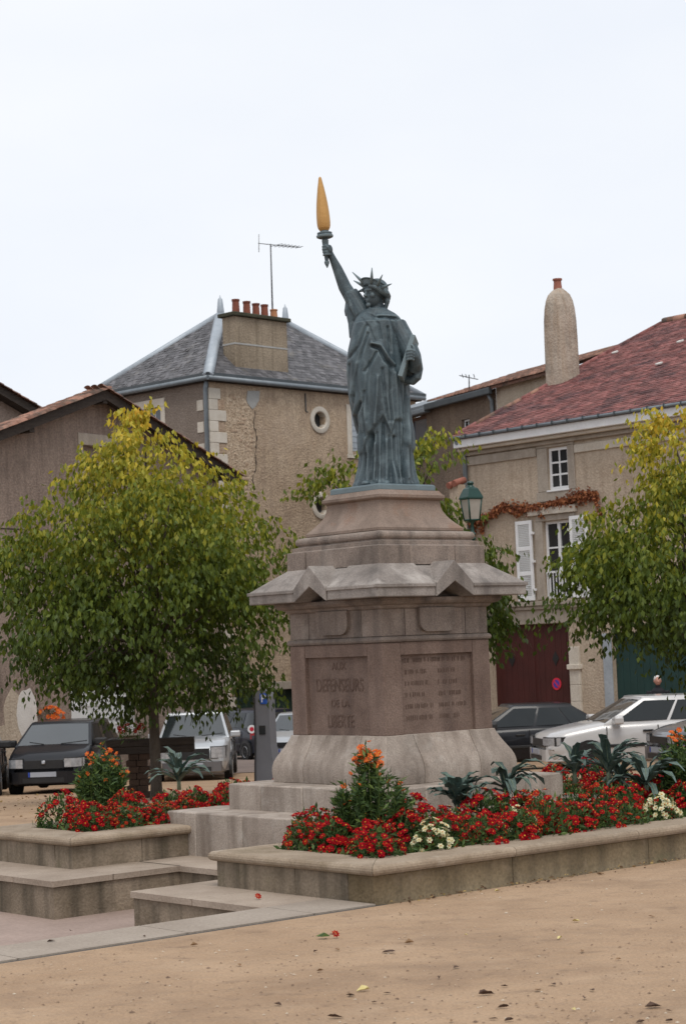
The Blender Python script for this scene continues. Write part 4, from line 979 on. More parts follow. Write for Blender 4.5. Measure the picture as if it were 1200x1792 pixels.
# small roof further left, behind
o1b = at_y(62, 713, 53); F1b = Facade((o1b.x, o1b.y), R(57))
hb1 = thing('neighbour_house', 'small grey rendered house end with dark verge, at the left edge behind the brown gable', 'house', (o1b.x, o1b.y, 0), R(57))
zb = o1b.z
m = MB(); m.add([(-9, .3, -2.5), (1.5, .3, -2.5), (1.5, .3, zb - .35), (-.2, .3, zb - .15), (-5, .3, zb + 1.45), (-9, .3, zb + .1)], [(0, 1, 2, 3, 4, 5)]); m.build('wall', M_wall_left, hb1)
m = MB()
for (a, za, b, zb_) in ((-5, zb + 1.62, 0.25, zb - .08), (-9, zb + .3, -5, zb + 1.62)):
    m.add([(a, -.05, za - .22), (b, -.05, zb_ - .22), (b, -.05, zb_), (a, -.05, za), (a, 8, za - .22), (b, 8, zb_ - .22), (b, 8, zb_), (a, 8, za)], [(0, 1, 2, 3), (7, 6, 5, 4), (0, 4, 5, 1), (1, 5, 6, 2), (2, 6, 7, 3), (3, 7, 4, 0)])
m.build('roof', M_wood_dark, hb1)
ln = math.hypot(5.25, 1.7)
roof_tiles(hb1, 'roof_tile', M_tile_old, (0.25, -.05, zb - .07), (0, 1, 0), Vector((-5.25, 0, 1.7)).normalized(), Vector((1.7, 0, 5.25)).normalized(), 6, ln, .21, .34, lambda a, b: b < ln, curved=True, n_single=40)

# ------------------------------------------------------------------ tower house with hipped slate roof
B2 = R(46.2); o2 = at_y(365, 662, 66); ZE = o2.z
F2 = Facade((o2.x, o2.y), B2)
h2 = thing('tower_house', 'tall tan rendered corner house with hipped slate roof, white quoins and five chimney pots', 'house', (o2.x, o2.y, 0), B2)
LX, LY = 10.6, 6.4
def p2(px, py, off=0.0): return F2.sz(px, py, off)
oc = p2(559, 735); oc2 = p2(562, 885)
wr_l, wr_t = p2(609, 708); _, wr_b = p2(609, 795)
gar_t = p2(450, 1203)[1]; g0 = p2(402, 1230)[0]; g1 = p2(440, 1230)[0]; g2 = p2(464, 1230)[0]; g3 = p2(507, 1230)[0]
m = MB()
hs = [(oc[0] - .26, oc[0] + .26, oc[1] - .26, oc[1] + .26), (oc2[0] - .26, oc2[0] + .26, oc2[1] - .26, oc2[1] + .26), (wr_l + .12, wr_l + .95, wr_b + .12, wr_t - .16),
      (g0, g1 + .25, -2.6, gar_t), (g2 - .1, g3 + .3, -2.6, gar_t - .12)]
wall_holes(m, 0, LX, -2.8, ZE - .05, hs, 0.0, .3)
m.build('front_wall', [M_wall_tower, M_black_plastic], h2)
m = MB()
wL = Facade((o2.x, o2.y), B2 + math.pi / 2)
wa, wb_ = wL.sz(287, 697), wL.sz(232, 702); wz0 = wL.sz(287, 760)[1]
# left wall lies at s = 0 and runs back (d)
def leftwall():
    d0, d1, z0, z1 = wa[0] + .18, wb_[0] - .12, wz0 + .1, wa[1] - .28
    for a, b, c, e in ((0, d0, -2.8, ZE - .05), (d1, LY, -2.8, ZE - .05), (d0, d1, -2.8, z0), (d0, d1, z1, ZE - .05)):
        m.add([(0, b, c), (0, a, c), (0, a, e), (0, b, e)], [(0, 1, 2, 3)])
    for a in (d0, d1): m.add([(0, a, z0), (.3, a, z0), (.3, a, z1), (0, a, z1)], [(0, 1, 2, 3)])
    m.add([(0, d0, z1), (0, d1, z1), (.3, d1, z1), (.3, d0, z1)], [(0, 1, 2, 3)]); m.add([(0, d0, z0), (0, d1, z0), (.3, d1, z0), (.3, d0, z0)], [(0, 1, 2, 3)])
    return d0, d1, z0, z1
d0_, d1_, z0_, z1_ = leftwall()
m.add([(LX, 0, -2.8), (LX, LY, -2.8), (LX, LY, ZE), (LX, 0, ZE)], [(0, 1, 2, 3)]); m.add([(0, LY, -2.8), (LX, LY, -2.8), (LX, LY, ZE), (0, LY, ZE)], [(0, 1, 2, 3)])
m.build('side_wall', M_wall_tower_side, h2)
# left window: pale surround, blue-grey glass
wn = MB().box(.17, .22, d0_, d1_, z0_, z1_).build('window', M_white, h2)
nC = 3
for i in range(nC):
    a = d0_ + .06 + (d1_ - d0_ - .12) * i / nC; b = d0_ + .06 + (d1_ - d0_ - .12) * (i + 1) / nC
    MB().box(.155, .175, a + .03, b - .03, z0_ + .07, z1_ - .07).build('pane', M_glass_grey, wn)
for (a, b, c, e) in ((d0_ - .22, d1_ + .2, z1_ + .004, z1_ + .30), (d0_ - .22, d0_ - .002, z0_ - .12, z1_), (d1_ + .002, d1_ + .2, z0_ - .12, z1_)):
    MB().box(-.03, .12, a, b, c, e).build('surround_stone', M_ashlar, h2, bevel=.012)
# quoins
zq = ZE - .32; k = 0
while zq > -2:
    w = .36 if k % 2 else .74
    blk(h2, 'quoin_stone', M_ashlar, -0.035, w if k else .5, -0.04, .2, zq - .372, zq - .004)
    if k % 2: MB().box(-0.03, .19, .30, .62, zq - .372, zq - .004).build('quoin_stone', M_ashlar, h2, bevel=.012); MB().box(.37, .70, -.012, .1, zq - .36, zq - .012).build('infill_brick', M_rubble, h2, bevel=.015)
    zq -= .378; k += 1
# oculi
for (cs, cz) in (oc, oc2):
    m = MB(); ro, ri = .49, .30; n = 28; rings = []
    for (r, d) in ((ro, .05), (ro, -.045), (ro - .03, -.06), (ri + .03, -.06), (ri, -.04), (ri, .30)):
        rings.append([(cs + r * math.cos(2 * math.pi * q / n), d, cz + r * math.sin(2 * math.pi * q / n)) for q in range(n)])
    m.loft(rings, smooth=False, caps=False)
    ow = m.build('oculus_surround', M_ashlar, h2, sharp=30)
    m = MB(); m.prism([(cs + (ri + .01) * math.cos(2 * math.pi * q / n), cz + (ri + .01) * math.sin(2 * math.pi * q / n)) for q in range(n)], .24, .26, fn=lambda s, z, a: (s, a, z)); m.build('pane', M_glass_dark, ow)
    m = MB(); m.box(cs - .02, cs + .02, .215, .24, cz - ri, cz + ri); m.build('glazing_bar', M_wood_dark, ow)
# right-hand window with pale surround and grey-blue shutter
for (a, b, c, e) in ((wr_l - .12, wr_l + .118, wr_b, wr_t), (wr_l + .952, wr_l + 1.2, wr_b, wr_t), (wr_l + .12, wr_l + .95, wr_t - .158, wr_t), (wr_l - .16, wr_l + 1.24, wr_b - .14, wr_b - .002)):
    blk(h2, 'surround_stone', M_ashlar, a, b, -.04, .2, c, e)
sh = MB().box(wr_l + .14, wr_l + .93, .06, .10, wr_b + .14, wr_t - .18).build('shutter', M_zinc_pale, h2, bevel=.006)
for z in np.linspace(wr_b + .25, wr_t - .3, 7): MB().box(wr_l + .2, wr_l + .88, .045, .062, z, z + .1).build('slat', M_zinc_pale, sh)
# bare masonry where the render has fallen, crack and cement patch
rg = random.Random(11)
zr = ZE - .55; n_ = 0
while zr > 6.6:
    hgt = rg.uniform(.11, .2); a, b = p2(392, 700)[0] + .05, p2(443, 700)[0] - .1 + rg.uniform(-.12, .05) - (.22 if zr < 8.4 else 0)
    x = a + rg.uniform(0, .1)
    while x < b:
        w = rg.uniform(.12, .36)
        f = (x - a) / (b - a)
        if rg.random() < (0.2 + .68 * f * f) and not (f > .65 and zr > ZE - 1.25):
            q = MB().box(x, min(x + w - .03, b + .06), -rg.uniform(.004, .028), .05, zr - hgt + rg.uniform(.012, .05), zr - rg.uniform(0, .03)).build('rubble_stone', M_rubble, h2, bevel=.03); n_ += 1
        x += w
    zr -= hgt
bm_ = [p2(*q) for q in ((394, 690), (412, 688), (430, 700), (438, 716), (446, 730), (443, 752), (448, 776), (444, 800), (447, 820), (440, 842), (446, 862), (428, 872), (416, 858), (404, 866), (396, 840), (400, 806), (394, 770), (398, 736))]
m = MB(); m.prism(bm_, -.005, .05, fn=lambda s, z, a: (s, a, z)); m.build('bare_masonry', mat('bare_masonry', (0.36, 0.26, 0.175), (0.50, 0.40, 0.295), scale=7, rough=.95, bump=.8, bscale=14, fine=.25, spots=[((.22, .15, .10), 5, .55, .68, .7)]), h2)
pts = []
for k in range(34):
    q = np.interp(k / 33, [0, .17, .37, .57, .7, .86, 1], [447, 444, 449, 446, 448, 441, 447]); s_, z_ = p2(q + rg.uniform(-1.3, 1.3), 718 + 140 * k / 33); pts.append((s_, z_))
m = MB(); m.tube([(s, -.004, z) for s, z in pts], [rg.choice((.008, .014, .02, .03)) for _ in pts], n=5); m.build('crack', M_wood_dark, h2)
m = MB(); m.prism([p2(*q) for q in ((433, 684), (454, 684), (453, 700), (446, 712), (441, 716), (433, 706), (431, 700))], -.02, .04, fn=lambda s, z, a: (s, a, z)); m.build('cement_patch', M_patch, h2)
s_, z_ = p2(533, 688); _, z2_ = p2(533, 720); m = MB(); m.tube([(s_, -.03, z_), (s_, -.03, z2_), (s_ + .08, -.05, z2_ - .03)], .022, n=6); m.build('overflow_pipe', M_zinc_dark, h2)
# eaves, gutter, roof
OV = .22
e0, e1, f0, f1 = -OV, LX + OV, -OV, LY + OV
RX0, RX1, RY, RZ = 3.63, 6.97, LY / 2, 1.65 + (15.15 - 1.65) * 66 / 72
m = MB(); m.box(e0 + .05, e1 - .05, f0 + .05, f1 - .05, ZE - .12, ZE - .045); m.build('eaves_board', M_wood_dark, h2)
for (a, b) in (((e0 - .06, f0 - .06), (e1, f0 - .06)), ((e0 - .06, f1), (e0 - .06, f0 - .06))):
    m = MB(); m.tube([(*a, ZE - .02), (*b, ZE - .02)], .085, n=10); m.build('gutter', M_zinc, h2)
    m = MB(); x0, x1 = sorted((a[0], b[0])); y0, y1 = sorted((a[1], b[1])); m.box(x0 - .005, x1 + .09, y0 - .005, y1 + .09, ZE + .06, ZE + .17); m.build('eaves_flashing', M_zinc_dark, h2)
m = MB(); zr0 = ZE + .02
m.add([(e0, f0, zr0), (e1, f0, zr0), (e1, f1, zr0), (e0, f1, zr0), (RX0, RY, RZ), (RX1, RY, RZ)], [(0, 1, 5, 4), (1, 2, 5), (2, 3, 4, 5), (3, 0, 4)]); m.build('roof', M_slate, h2)
nf = Vector((0, -(RZ - zr0), RY - f0)).normalized(); upf = Vector((0, RY - f0, RZ - zr0)).normalized(); Lf = math.hypot(RY - f0, RZ - zr0)
roof_tiles(h2, 'slate', M_slate, (e0, f0, zr0), (1, 0, 0), upf, nf, e1 - e0, Lf, .25, .19, lambda a, b: a > (RX0 - e0) * b / Lf + .02 and a < (e1 - e0) - (e1 - RX1) * b / Lf and b < Lf - .05, thick=.012, lift=.012, jitter=.02)
upl = Vector((RX0 - e0, 0, RZ - zr0)).normalized(); nl = Vector((-(RZ - zr0), 0, RX0 - e0)).normalized(); Ll = math.hypot(RX0 - e0, RZ - zr0)
roof_tiles(h2, 'slate', M_slate, (e0, f1, zr0), (0, -1, 0), upl, nl, f1 - f0, Ll, .25, .19, lambda a, b: a > (f1 - RY) * b / Ll + .02 and a < (f1 - f0) - (RY - f0) * b / Ll and b < Ll - .05, thick=.014, lift=.02, jitter=.05, n_single=1)
for (a, b, w) in (((e0, f0, zr0), (RX0, RY, RZ), .2), ((e0, f1, zr0), (RX0, RY, RZ), .11), ((e1, f0, zr0), (RX1, RY, RZ), .12), ((RX0, RY, RZ), (RX1, RY, RZ), .12)):
    a, b = Vector(a), Vector(b); m = MB(); m.tube([a + Vector((0, 0, .06)), b + Vector((0, 0, .06))], w, n=6, flat=.45, flat_dir=(1, -1, 0)); m.build('hip_flashing', M_zinc_pale, h2)
for (px, py, x) in ((386, 514, RX0), (503, 531, RX1)):
    zt_ = 1.65 + (15.95 - 1.65) * 66 / 72 + .03
    m = MB(); m.lathe([(.15, RZ - .1), (.13, RZ + .2), (.085, RZ + .6), (.03, zt_ - .1), (.006, zt_)], (x, RY, 0), 8); m.build('finial', M_zinc_pale, h2)
dp = p2(364, 700)[0]
m = MB(); m.tube([(-.12, -.02, ZE - .1), (-.11, .06, ZE - .35), (-.11, .06, -2.5)], .075, n=8); m.build('downpipe', M_zinc, h2)
# chimney stack
CD = .38; CW = .62
cl, cz_ = p2(413, 655, CD); cr, _ = p2(505, 655, CD); _, ctop = p2(415, 553, CD)
chm = MB().box(cl, cr, CD, CD + CW, ZE - .1, ctop).build('chimney', M_chimney_tan, h2, bevel=.02)
zb_ = p2(460, 606, CD)[1]; MB().box(cl - .012, cr + .012, CD - .012, CD + CW + .012, zb_ - .03, zb_ + .03).build('chimney_band', M_patch, chm)
MB().box(cl - .12, cr + .12, CD - .12, CD + CW + .12, ctop, ctop + .14).build('chimney_slab', M_moss, chm, bevel=.03)
MB().box(cl - .03, cr + .03, CD - .05, CD, ZE + .1, ZE + .3).build('chimney_flashing', M_patch, chm)
for px, hh, mt in ((413, .52, M_terracotta), (432, .50, M_terracotta), (448, .47, M_terracotta), (463, .47, M_terracotta), (479, .34, M_terracotta_pale)):
    s_ = p2(px, 545, CD + .3)[0]
    m = MB(); m.lathe([(.145, 0), (.14, hh * .1), (.125, hh * .85), (.145, hh * .88), (.145, hh), (.11, hh), (.10, hh * .7)], (s_, CD + .3, ctop + .139), 12); m.build('chimney_pot', mt, chm, sharp=40)
# garage doors and stonework at street level
for (a, b, t_) in ((g0, g1 + .25, gar_t), (g2 - .1, g3 + .3, gar_t - .12)):
    n = 5
    for k in range(n): blk(h2, 'door_plank', M_green_dark, a + (b - a) * k / n + .004, a + (b - a) * (k + 1) / n - .004, .16, .2, -2.4, t_ - .01, .006)
blk(h2, 'lintel', M_ashlar_grey, g2 - .3, g3 + .5, -.05, .12, gar_t - .115, gar_t + .16)
blk(h2, 'door_post', M_ashlar, g0 - .32, g0 - .004, -.05, .12, -2.4, gar_t + .1); blk(h2, 'door_post', M_ashlar_grey, g1 + .255, g2 - .11, -.04, .12, -2.4, gar_t - .12)

# antenna on the chimney
def at2(px, py): s, z = p2(px, py, CD + .3); w = MW[h2.name] @ Vector((s, CD + .3, z)); return w
ant = thing('roof_antenna', 'thin television aerial on a tall mast above the row of chimney pots', 'antenna', tuple(at2(478, 548)), 0)
a0, a1 = at2(477, 548), at2(473.5, 427); m = MB(); m.tube([a0, a1], [.03, .022], n=6); m.build('mast', M_steel_dark, ant, world=True)
b0, b1 = at2(452, 426), at2(526, 433); m = MB(); m.tube([b0, b1], .014, n=5); m.build('boom', M_steel_dark, ant, world=True)
m = MB(); m.tube([at2(453, 410), at2(453, 441)], .014, n=5); m.build('reflector', M_steel, ant, world=True)
bd = (b1 - b0).normalized(); cr_ = Vector((bd.y, -bd.x, 0)).normalized()
for k in range(7):
    c = b0.lerp(b1, .42 + .09 * k); m = MB(); m.tube([c - cr_ * (.32 - .02 * k), c + cr_ * (.32 - .02 * k)], .01, n=4); m.build('element', M_steel_dark, ant, world=True)

# ------------------------------------------------------------------ dark house behind, between statue and right-hand house
B3 = R(-63); o3 = at_y(867, 677, 60)
F3 = Facade((o3.x, o3.y), B3)
def p3(px, py, off=0.0): return F3.sz(px, py, off)
h3 = thing('back_house', 'narrow dark brown rendered house with canal tile roof, behind the statue and the red roof', 'house', (o3.x, o3.y, 0), B3)
ZE3 = o3.z - .08; sw = p3(757, 707)[0]; s_far = -8.5
w1a, w1t = p3(717, 722); w1b, w1u = p3(748, 780); w2a, w2t = p3(807, 735); w2b, w2u = p3(822, 757)
m = MB(); wall_holes(m, s_far, -.002, -2.5, ZE3 + .04, [(w1a - .1, w1b, w1u - .35, min(w1t, ZE3 - .2)), (w2a, w2b, w2u - .1, w2t)], 0, .16)
m.add([(s_far, 0, -2.5), (s_far, 7, -2.5), (s_far, 7, ZE3), (s_far, 0, ZE3)], [(0, 1, 2, 3)])
m.build('wall', [M_wall_back, M_black_plastic], h3)
m = MB(); m.add([(.002, 0, -2.5), (3.3, 0, -2.5), (3.3, 0, ZE3 + .05), (.002, 0, ZE3 + .05)], [(0, 1, 2, 3)]); m.add([(3.3, 0, -2.5), (3.3, 7, -2.5), (3.3, 7, ZE3), (3.3, 0, ZE3)], [(0, 1, 2, 3)]); m.build('pale_wall', M_wall_cream, h3)
window(h3, w1a - .08, w1b - .02, w1u - .33, min(w1t, ZE3 - .2) - .02, .1, 1, 1, M_wood_brown, M_glass_grey, fw=.11)
window(h3, w2a + .01, w2b - .01, w2u - .09, w2t - .01, .1, 2, 2, M_white, M_glass_dark, fw=.05)
blk(h3, 'sill', M_ashlar_grey, w1a - .2, w1b + .1, -.06, .1, w1u - .45, w1u - .352)
SL3 = .30
def slab3(name, s0, s1, d0, d1, lift, t, material):
    m = MB(); v = []
    for s in (s0, s1): v += [(s, d0, ZE3 + lift), (s, d1, ZE3 + lift + SL3 * (d1 - d0)), (s, d1, ZE3 + lift + t + SL3 * (d1 - d0)), (s, d0, ZE3 + lift + t)]
    m.add(v, [(3, 2, 1, 0), (4, 5, 6, 7), (0, 1, 5, 4), (1, 2, 6, 5), (2, 3, 7, 6), (3, 0, 4, 7)]); return m.build(name, material, h3)
slab3('roof', sw + .6, 3.4, -.25, 3.2, -.02, .1, M_tile_old)
slab3('zinc_roof', s_far - .1, sw + .6, -.3, 3.2, -.08, .12, M_zinc)
roof_tiles(h3, 'roof_tile', M_tile_old, (sw + .3, -.32, ZE3 + .07), (1, 0, 0), Vector((0, 1, SL3)).normalized(), Vector((0, -SL3, 1)).normalized(), 3.3 - sw, 3.6, .22, .36, lambda a, b: True, curved=True, n_single=200)
m = MB(); m.box(sw, 0.12, -.36, -.20, ZE3 - .16, ZE3 + .05); m.build('gutter', M_zinc_dark, h3, bevel=.03)
m = MB(); m.box(s_far, sw - .01, -.34, -.1, ZE3 - .22, ZE3 - .06); m.build('gutter', M_zinc, h3, bevel=.03)
m = MB(); m.tube([(-.16, -.2, ZE3 - .1), (-.16, -.07, ZE3 - .35), (-.16, -.07, 3)], .065, n=8); m.build('downpipe', M_zinc, h3)
w_ = MW[h3.name]
an2 = thing('small_antenna', 'little dark aerial on the canal tile ridge of the dark house', 'antenna', tuple(w_ @ Vector((-1.6, 1.6, ZE3 + .5))), 0)
q0 = at_y(820, 672, (w_ @ Vector((-1.6, 1.6, 0))).y); q1 = at_y(820, 656, q0.y); MB().tube([q0 - Vector((0, 0, .15)), q1], .02, n=5).build('mast', M_steel_dark, an2, world=True)
MB().tube([at_y(803, 657, q0.y), at_y(836, 664, q0.y)], .015, n=5).build('boom', M_steel_dark, an2, world=True)
for x in (808, 814, 828): MB().tube([at_y(x, 655, q0.y - .25), at_y(x + 2, 661, q0.y + .25)], .012, n=4).build('element', M_steel_dark, an2, world=True)

# ------------------------------------------------------------------ right-hand house with red roof
B4 = R(-49.2); o4 = at_y(797, 770, 50)
F4 = Facade((o4.x, o4.y), B4)
def p4(px, py, off=0.0): return F4.sz(px, py, off)
h4 = thing('red_roofed_house', 'cream rendered house with mottled red tile roof, white shutters and dark red gate', 'house', (o4.x, o4.y, 0), B4)
SE = 13.0
UW = (3.2, 3.87, 5.31, 6.35); LW = (2.93, 3.83, 2.66, 4.56); GT = (0.97, 3.62, -1.9, 2.05); GD = (4.99, 7.9, -1.9, 1.75)
m = MB(); wall_holes(m, .30, SE, -2.2, 6.62, [(*UW, .14), (*LW, .22), (*GT, .3), (*GD, .3)], 0, .2)
m.add([(.30, 16, -2.2), (.30, 0, -2.2), (.30, 0, 6.62), (.30, 8.2, 10.2), (.30, 16, 6.8)], [(0, 1, 2, 3, 4)])
m.add([(SE, 0, -2.2), (SE, 16, -2.2), (SE, 16, 6.62), (SE, 8.2, 10.2), (SE, 0, 6.62)], [(0, 1, 2, 3, 4)])
m.build('wall', [M_wall_right, M_black_plastic], h4)
# cornice and frieze
for (a, b, d, z0, z1, mt) in ((.26, SE, -.36, 6.63, 6.845, M_white), (.28, SE, -.24, 6.54, 6.627, M_ashlar), (.29, SE, -.10, 6.43, 6.537, M_ashlar_grey)):
    blk(h4, 'cornice', mt, a, b, d, .05, z0, z1, .02)
blk(h4, 'frieze_band', M_ashlar_grey, .31, 2.84, -.05, .05, 6.18, 6.40); blk(h4, 'frieze_band', M_ashlar, 4.12, SE, -.05, .05, 6.14, 6.34)
m = MB(); m.tube([(.24, -.42, 6.885), (SE, -.42, 6.885)], .042, n=10); gt_ = m.build('gutter', M_zinc, h4)
for k in range(26): MB().box(.30 + .5 * k, .322 + .5 * k, -.48, -.30, 6.845, 6.945).build('gutter_bracket', M_zinc_dark, gt_)
m = MB(); m.tube([(.40, -.38, 6.8), (.40, -.2, 6.62), (.38, -.08, 6.35), (.38, -.08, -1.5)], .06, n=8); m.build('downpipe', M_zinc, h4)
# upper window and its stone surround
for (a, b, c, e) in ((2.86, 3.195, 5.28, 6.36), (3.875, 4.10, 5.28, 6.36), (2.80, 4.16, 5.04, 5.276), (2.86, 4.10, 6.364, 6.45)):
    blk(h4, 'surround_stone', M_ashlar_grey, a, b, -.035, .12, c, e)
window(h4, *UW, .05, 2, 3, M_white, M_glass_dark, fw=.075, bar=.045)
blk(h4, 'sill', M_white, 3.16, 3.9, -.06, .05, 5.262, 5.306)
# french window, lintel, shutters, railing
blk(h4, 'lintel', M_ashlar, 2.50, 4.10, -.10, .1, 4.72, 4.90); blk(h4, 'surround_stone', M_ashlar_grey, 2.72, 4.02, -.03, .1, 4.565, 4.715)
for a, b in ((2.66, 2.925), (3.835, 4.05)): blk(h4, 'surround_stone', M_ashlar_grey, a, b, -.03, .1, 2.64, 4.56)
window(h4, *LW, .10, 2, 3, M_white, M_glass_dark, fw=.07, bar=.04, casements=2)
rl = MB().box(2.95, 3.81, .0, .03, 3.28, 3.31).build('railing', M_white, h4)
for k in range(9): MB().box(2.98 + .1 * k, 2.998 + .1 * k, .006, .024, 2.68, 3.279).build('baluster', M_white, rl)
def shutter(s0, s1, hinge):
    z0, z1, d = 2.64, 4.62, -.10
    m = MB(); fw = .075
    m.box(s0, s0 + fw, d, d + .045, z0, z1); m.box(s1 - fw, s1, d, d + .045, z0, z1)
    zs = [z0, 3.28, 3.90, z1]
    for z in (z0, 3.26, 3.88, z1 - .09): m.box(s0 + fw, s1 - fw, d + .002, d + .043, z, z + .09)
    sh = m.build('shutter', M_white, h4)
    lv = MB()
    for za, zb in ((z0 + .09, 3.26), (3.35, 3.88), (3.97, z1 - .09)):
        n = int((zb - za) / .042)
        for k in range(n):
            z = za + (zb - za) * (k + .5) / n
            lv.add([(s0 + fw, d + .008, z - .022), (s1 - fw, d + .008, z - .022), (s1 - fw, d + .038, z + .018), (s0 + fw, d + .038, z + .018)], [(0, 1, 2, 3)])
    tag(lv.build('louvres', M_white_dirty, sh), kind='stuff')
    for z in (2.9, 3.6, 4.3): MB().box(hinge - .03, hinge + .03, d - .02, d + .06, z - .03, z + .03).build('hinge', M_white, sh)
shutter(2.08, 2.62, 2.64); shutter(3.90, 4.46, 3.88)
# string course over the gate
blk(h4, 'string_course', M_ashlar_grey, .1, SE, -.14, .05, 2.50, 2.60); blk(h4, 'string_course', M_ashlar_grey, .1, SE, -.08, .05, 2.41, 2.497)
for a, b in ((.6, 1.6), (1.603, 2.9), (2.903, 4.0), (4.6, 6.2), (6.203, 8.3)): blk(h4, 'lintel', M_ashlar_grey, a, b, -.02, .1, 2.055, 2.405)
# gate: planks with lozenge openings
gp = 14; gw = (GT[1] - GT[0]) / gp
for k in range(gp): blk(h4, 'gate_plank', M_gate, GT[0] + gw * k + .003, GT[0] + gw * (k + 1) - .003, .12, .16, -1.6, 2.045, .006)
for cs, cz in ((3.05, 1.19), (1.56, 1.19)):
    m = MB(); m.prism([(cs - .11, cz), (cs, cz - .18), (cs + .11, cz), (cs, cz + .18)], .105, .125, fn=lambda s, z, a: (s, a, z)); m.build('lozenge_opening', M_black_plastic, h4)
MB().box((GT[0] + GT[1]) / 2 - .05, (GT[0] + GT[1]) / 2 + .05, .10, .122, -1.6, 2.04).build('gate_cover_strip', M_gate, h4, bevel=.01)
# pilaster and green door
zz = -1.9
for hgt in (.55, .55, .5, .45, .4, .42, .5):
    blk(h4, 'pilaster_block', M_ashlar, 3.65, 3.97, -.07, .1, zz, zz + hgt - .004); zz += hgt
blk(h4, 'pilaster_capital', M_ashlar, 3.62, 4.02, -.13, .1, .92, 1.04)
blk(h4, 'door_post', M_zinc_pale, 4.72, 4.985, -.04, .1, -1.9, 1.75)
gp = 14; gw = (GD[1] - GD[0]) / gp
for k in range(gp): blk(h4, 'door_plank', M_green_door, GD[0] + gw * k + .003, GD[0] + gw * (k + 1) - .003, .12, .16, -1.7, 1.74, .006)
# roof
RD, RZ4, EZ, ED = 8.2, 10.55, 6.90, -.36
a4 = .30
sl = Vector((0, RD - ED, RZ4 - EZ)); L4 = sl.length; up4 = sl.normalized(); n4 = Vector((0, -(RZ4 - EZ), RD - ED)).normalized()
m = MB(); a = a4
m.add([(a, ED, EZ), (SE, ED, EZ), (SE, RD, RZ4), (a, RD, RZ4), (SE, 16.8, EZ), (a, 16.8, EZ), (a, ED, EZ - .06), (SE, ED, EZ - .06), (a, RD, RZ4 - .1), (a, 16.8, EZ - .1)], [(0, 1, 2, 3), (3, 2, 4, 5), (6, 7, 1, 0), (6, 0, 3, 8), (8, 3, 5, 9)])
m.build('roof', M_tile_red, h4)
roof_tiles(h4, 'roof_tile', M_tile_red, (a, ED - .05, EZ), (1, 0, 0), up4, n4, SE - a, L4, .21, .17, lambda u, v: v < L4 - .05 and u < 10.5, thick=.022, lift=.016, jitter=.022)
for k in range(24):
    p = Vector((a + .02, ED, EZ)) + up4 * (.1 + .375 * k) + n4 * .03
    m = MB(); m.tube([p, p + up4 * .42 + n4 * .02], [.085, .07], n=8); m.build('verge_tile', M_tile_old if k in (2, 3, 5, 6, 8, 11) else M_tile_red, h4)
for k in range(30):
    m = MB(); m.tube([(a + .42 * k, RD, RZ4 + .03), (a + .42 * k + .46, RD, RZ4 + .05)], [.14, .12], n=8); m.build('ridge_tile', M_tile_old, h4)
for px, py in ((921, 718), (1076, 619), (1153, 639), (1103, 715), (1126, 706), (1085, 686), (1190, 600), (880, 748)):
    s, z = p4(px, py, 2.0); d = (z - EZ) / (RZ4 - EZ) * (RD - ED) + ED
    s, z = p4(px, py, d); d = (z - EZ) / (RZ4 - EZ) * (RD - ED) + ED; s, z = p4(px, py, d)
    m = MB(); m.prism(patch_poly(0, 0, .10, .09, int(px)), 0, .03, fn=lambda x, y, t: tuple(Vector((s, d, z)) + Vector((1, 0, 0)) * x * (2 if px == 921 else 1) + up4 * y + n4 * (t + .03))); m.build('pale_slate_scrap', M_plaster, h4)
# chimney: bottle shaped
cD = 3.5; cx_, _ = p4(983, 640, cD)
z_at = lambda py: p4(983, py, cD)[1]
hw = .37
rings = []
for py, w in ((740, 1.0), (640, 1.0), (590, .985), (560, .96), (540, .90), (525, .80), (515, .66), (508, .42), (504, .26)):
    z = z_at(py); q = hw * w
    n = 16; e = .42
    rings.append([(cx_ + q * np.sign(math.cos(t)) * abs(math.cos(t)) ** e, cD + q * np.sign(math.sin(t)) * abs(math.sin(t)) ** e, z) for t in np.linspace(0, 2 * math.pi, n, endpoint=False)])
m = MB(); m.loft(rings, smooth=True); ch4 = m.build('chimney', M_chimney, h4, sharp=50)
zb4, zt4 = z_at(511), z_at(486)
m = MB(); m.lathe([(.14, zb4), (.12, zb4 + .1), (.105, zt4 - .1), (.105, zt4 - .05), (.13, zt4 - .045), (.13, zt4), (.09, zt4), (.08, zt4 - .1)], (cx_ - .03, cD, 0), 12); m.build('chimney_pot', M_terra_pot, ch4, sharp=40)
s, z = p4(1190, 560, 8.2)
# small wall with tiled top beside the downpipe
g5o = at_y(790, 880, 48.5)
gw5 = thing('garden_wall', 'short pink rendered wall with tiled top beside the grey downpipe of the cream house', 'wall', (g5o.x, g5o.y, -1.4), B4)
hz = at_y(800, 842, 48.5).z + 1.4
m = MB(); m.box(-.02, .30, -.05, .2, -.4, hz - .1); m.build('wall', M_wall_right, gw5)
for k in range(2): m = MB(); m.tube([(.05 + .19 * k, -.14, hz - .12 + .04 * k), (.05 + .19 * k, .24, hz - .02 + .04 * k)], .085, n=8); m.build('coping_tile', M_terra_pot, gw5)
# no-parking sign hung on the gate
sg = thing('no_parking_sign', 'round red and blue no parking sign on the dark red gate', 'sign', tuple(MW[h4.name] @ Vector((3.05, .115, .57))), B4)
m = MB(); m.lathe([(.15, 0), (.15, .014)], (0, 0, 0), 28, ax=(0, -1, 0)); m.build('disc', M_sign_red, sg, sharp=40)
m = MB(); m.lathe([(.10, .014), (.10, .018)], (0, 0, 0), 28, ax=(0, -1, 0)); m.build('blue_field', M_sign_violet, sg, sharp=40)
m = MB(); m.obox((0, -.020, 0), (.099, 0, -.099), (0, .003, 0), (.012, 0, .012)); m.build('slash', M_sign_red, sg)
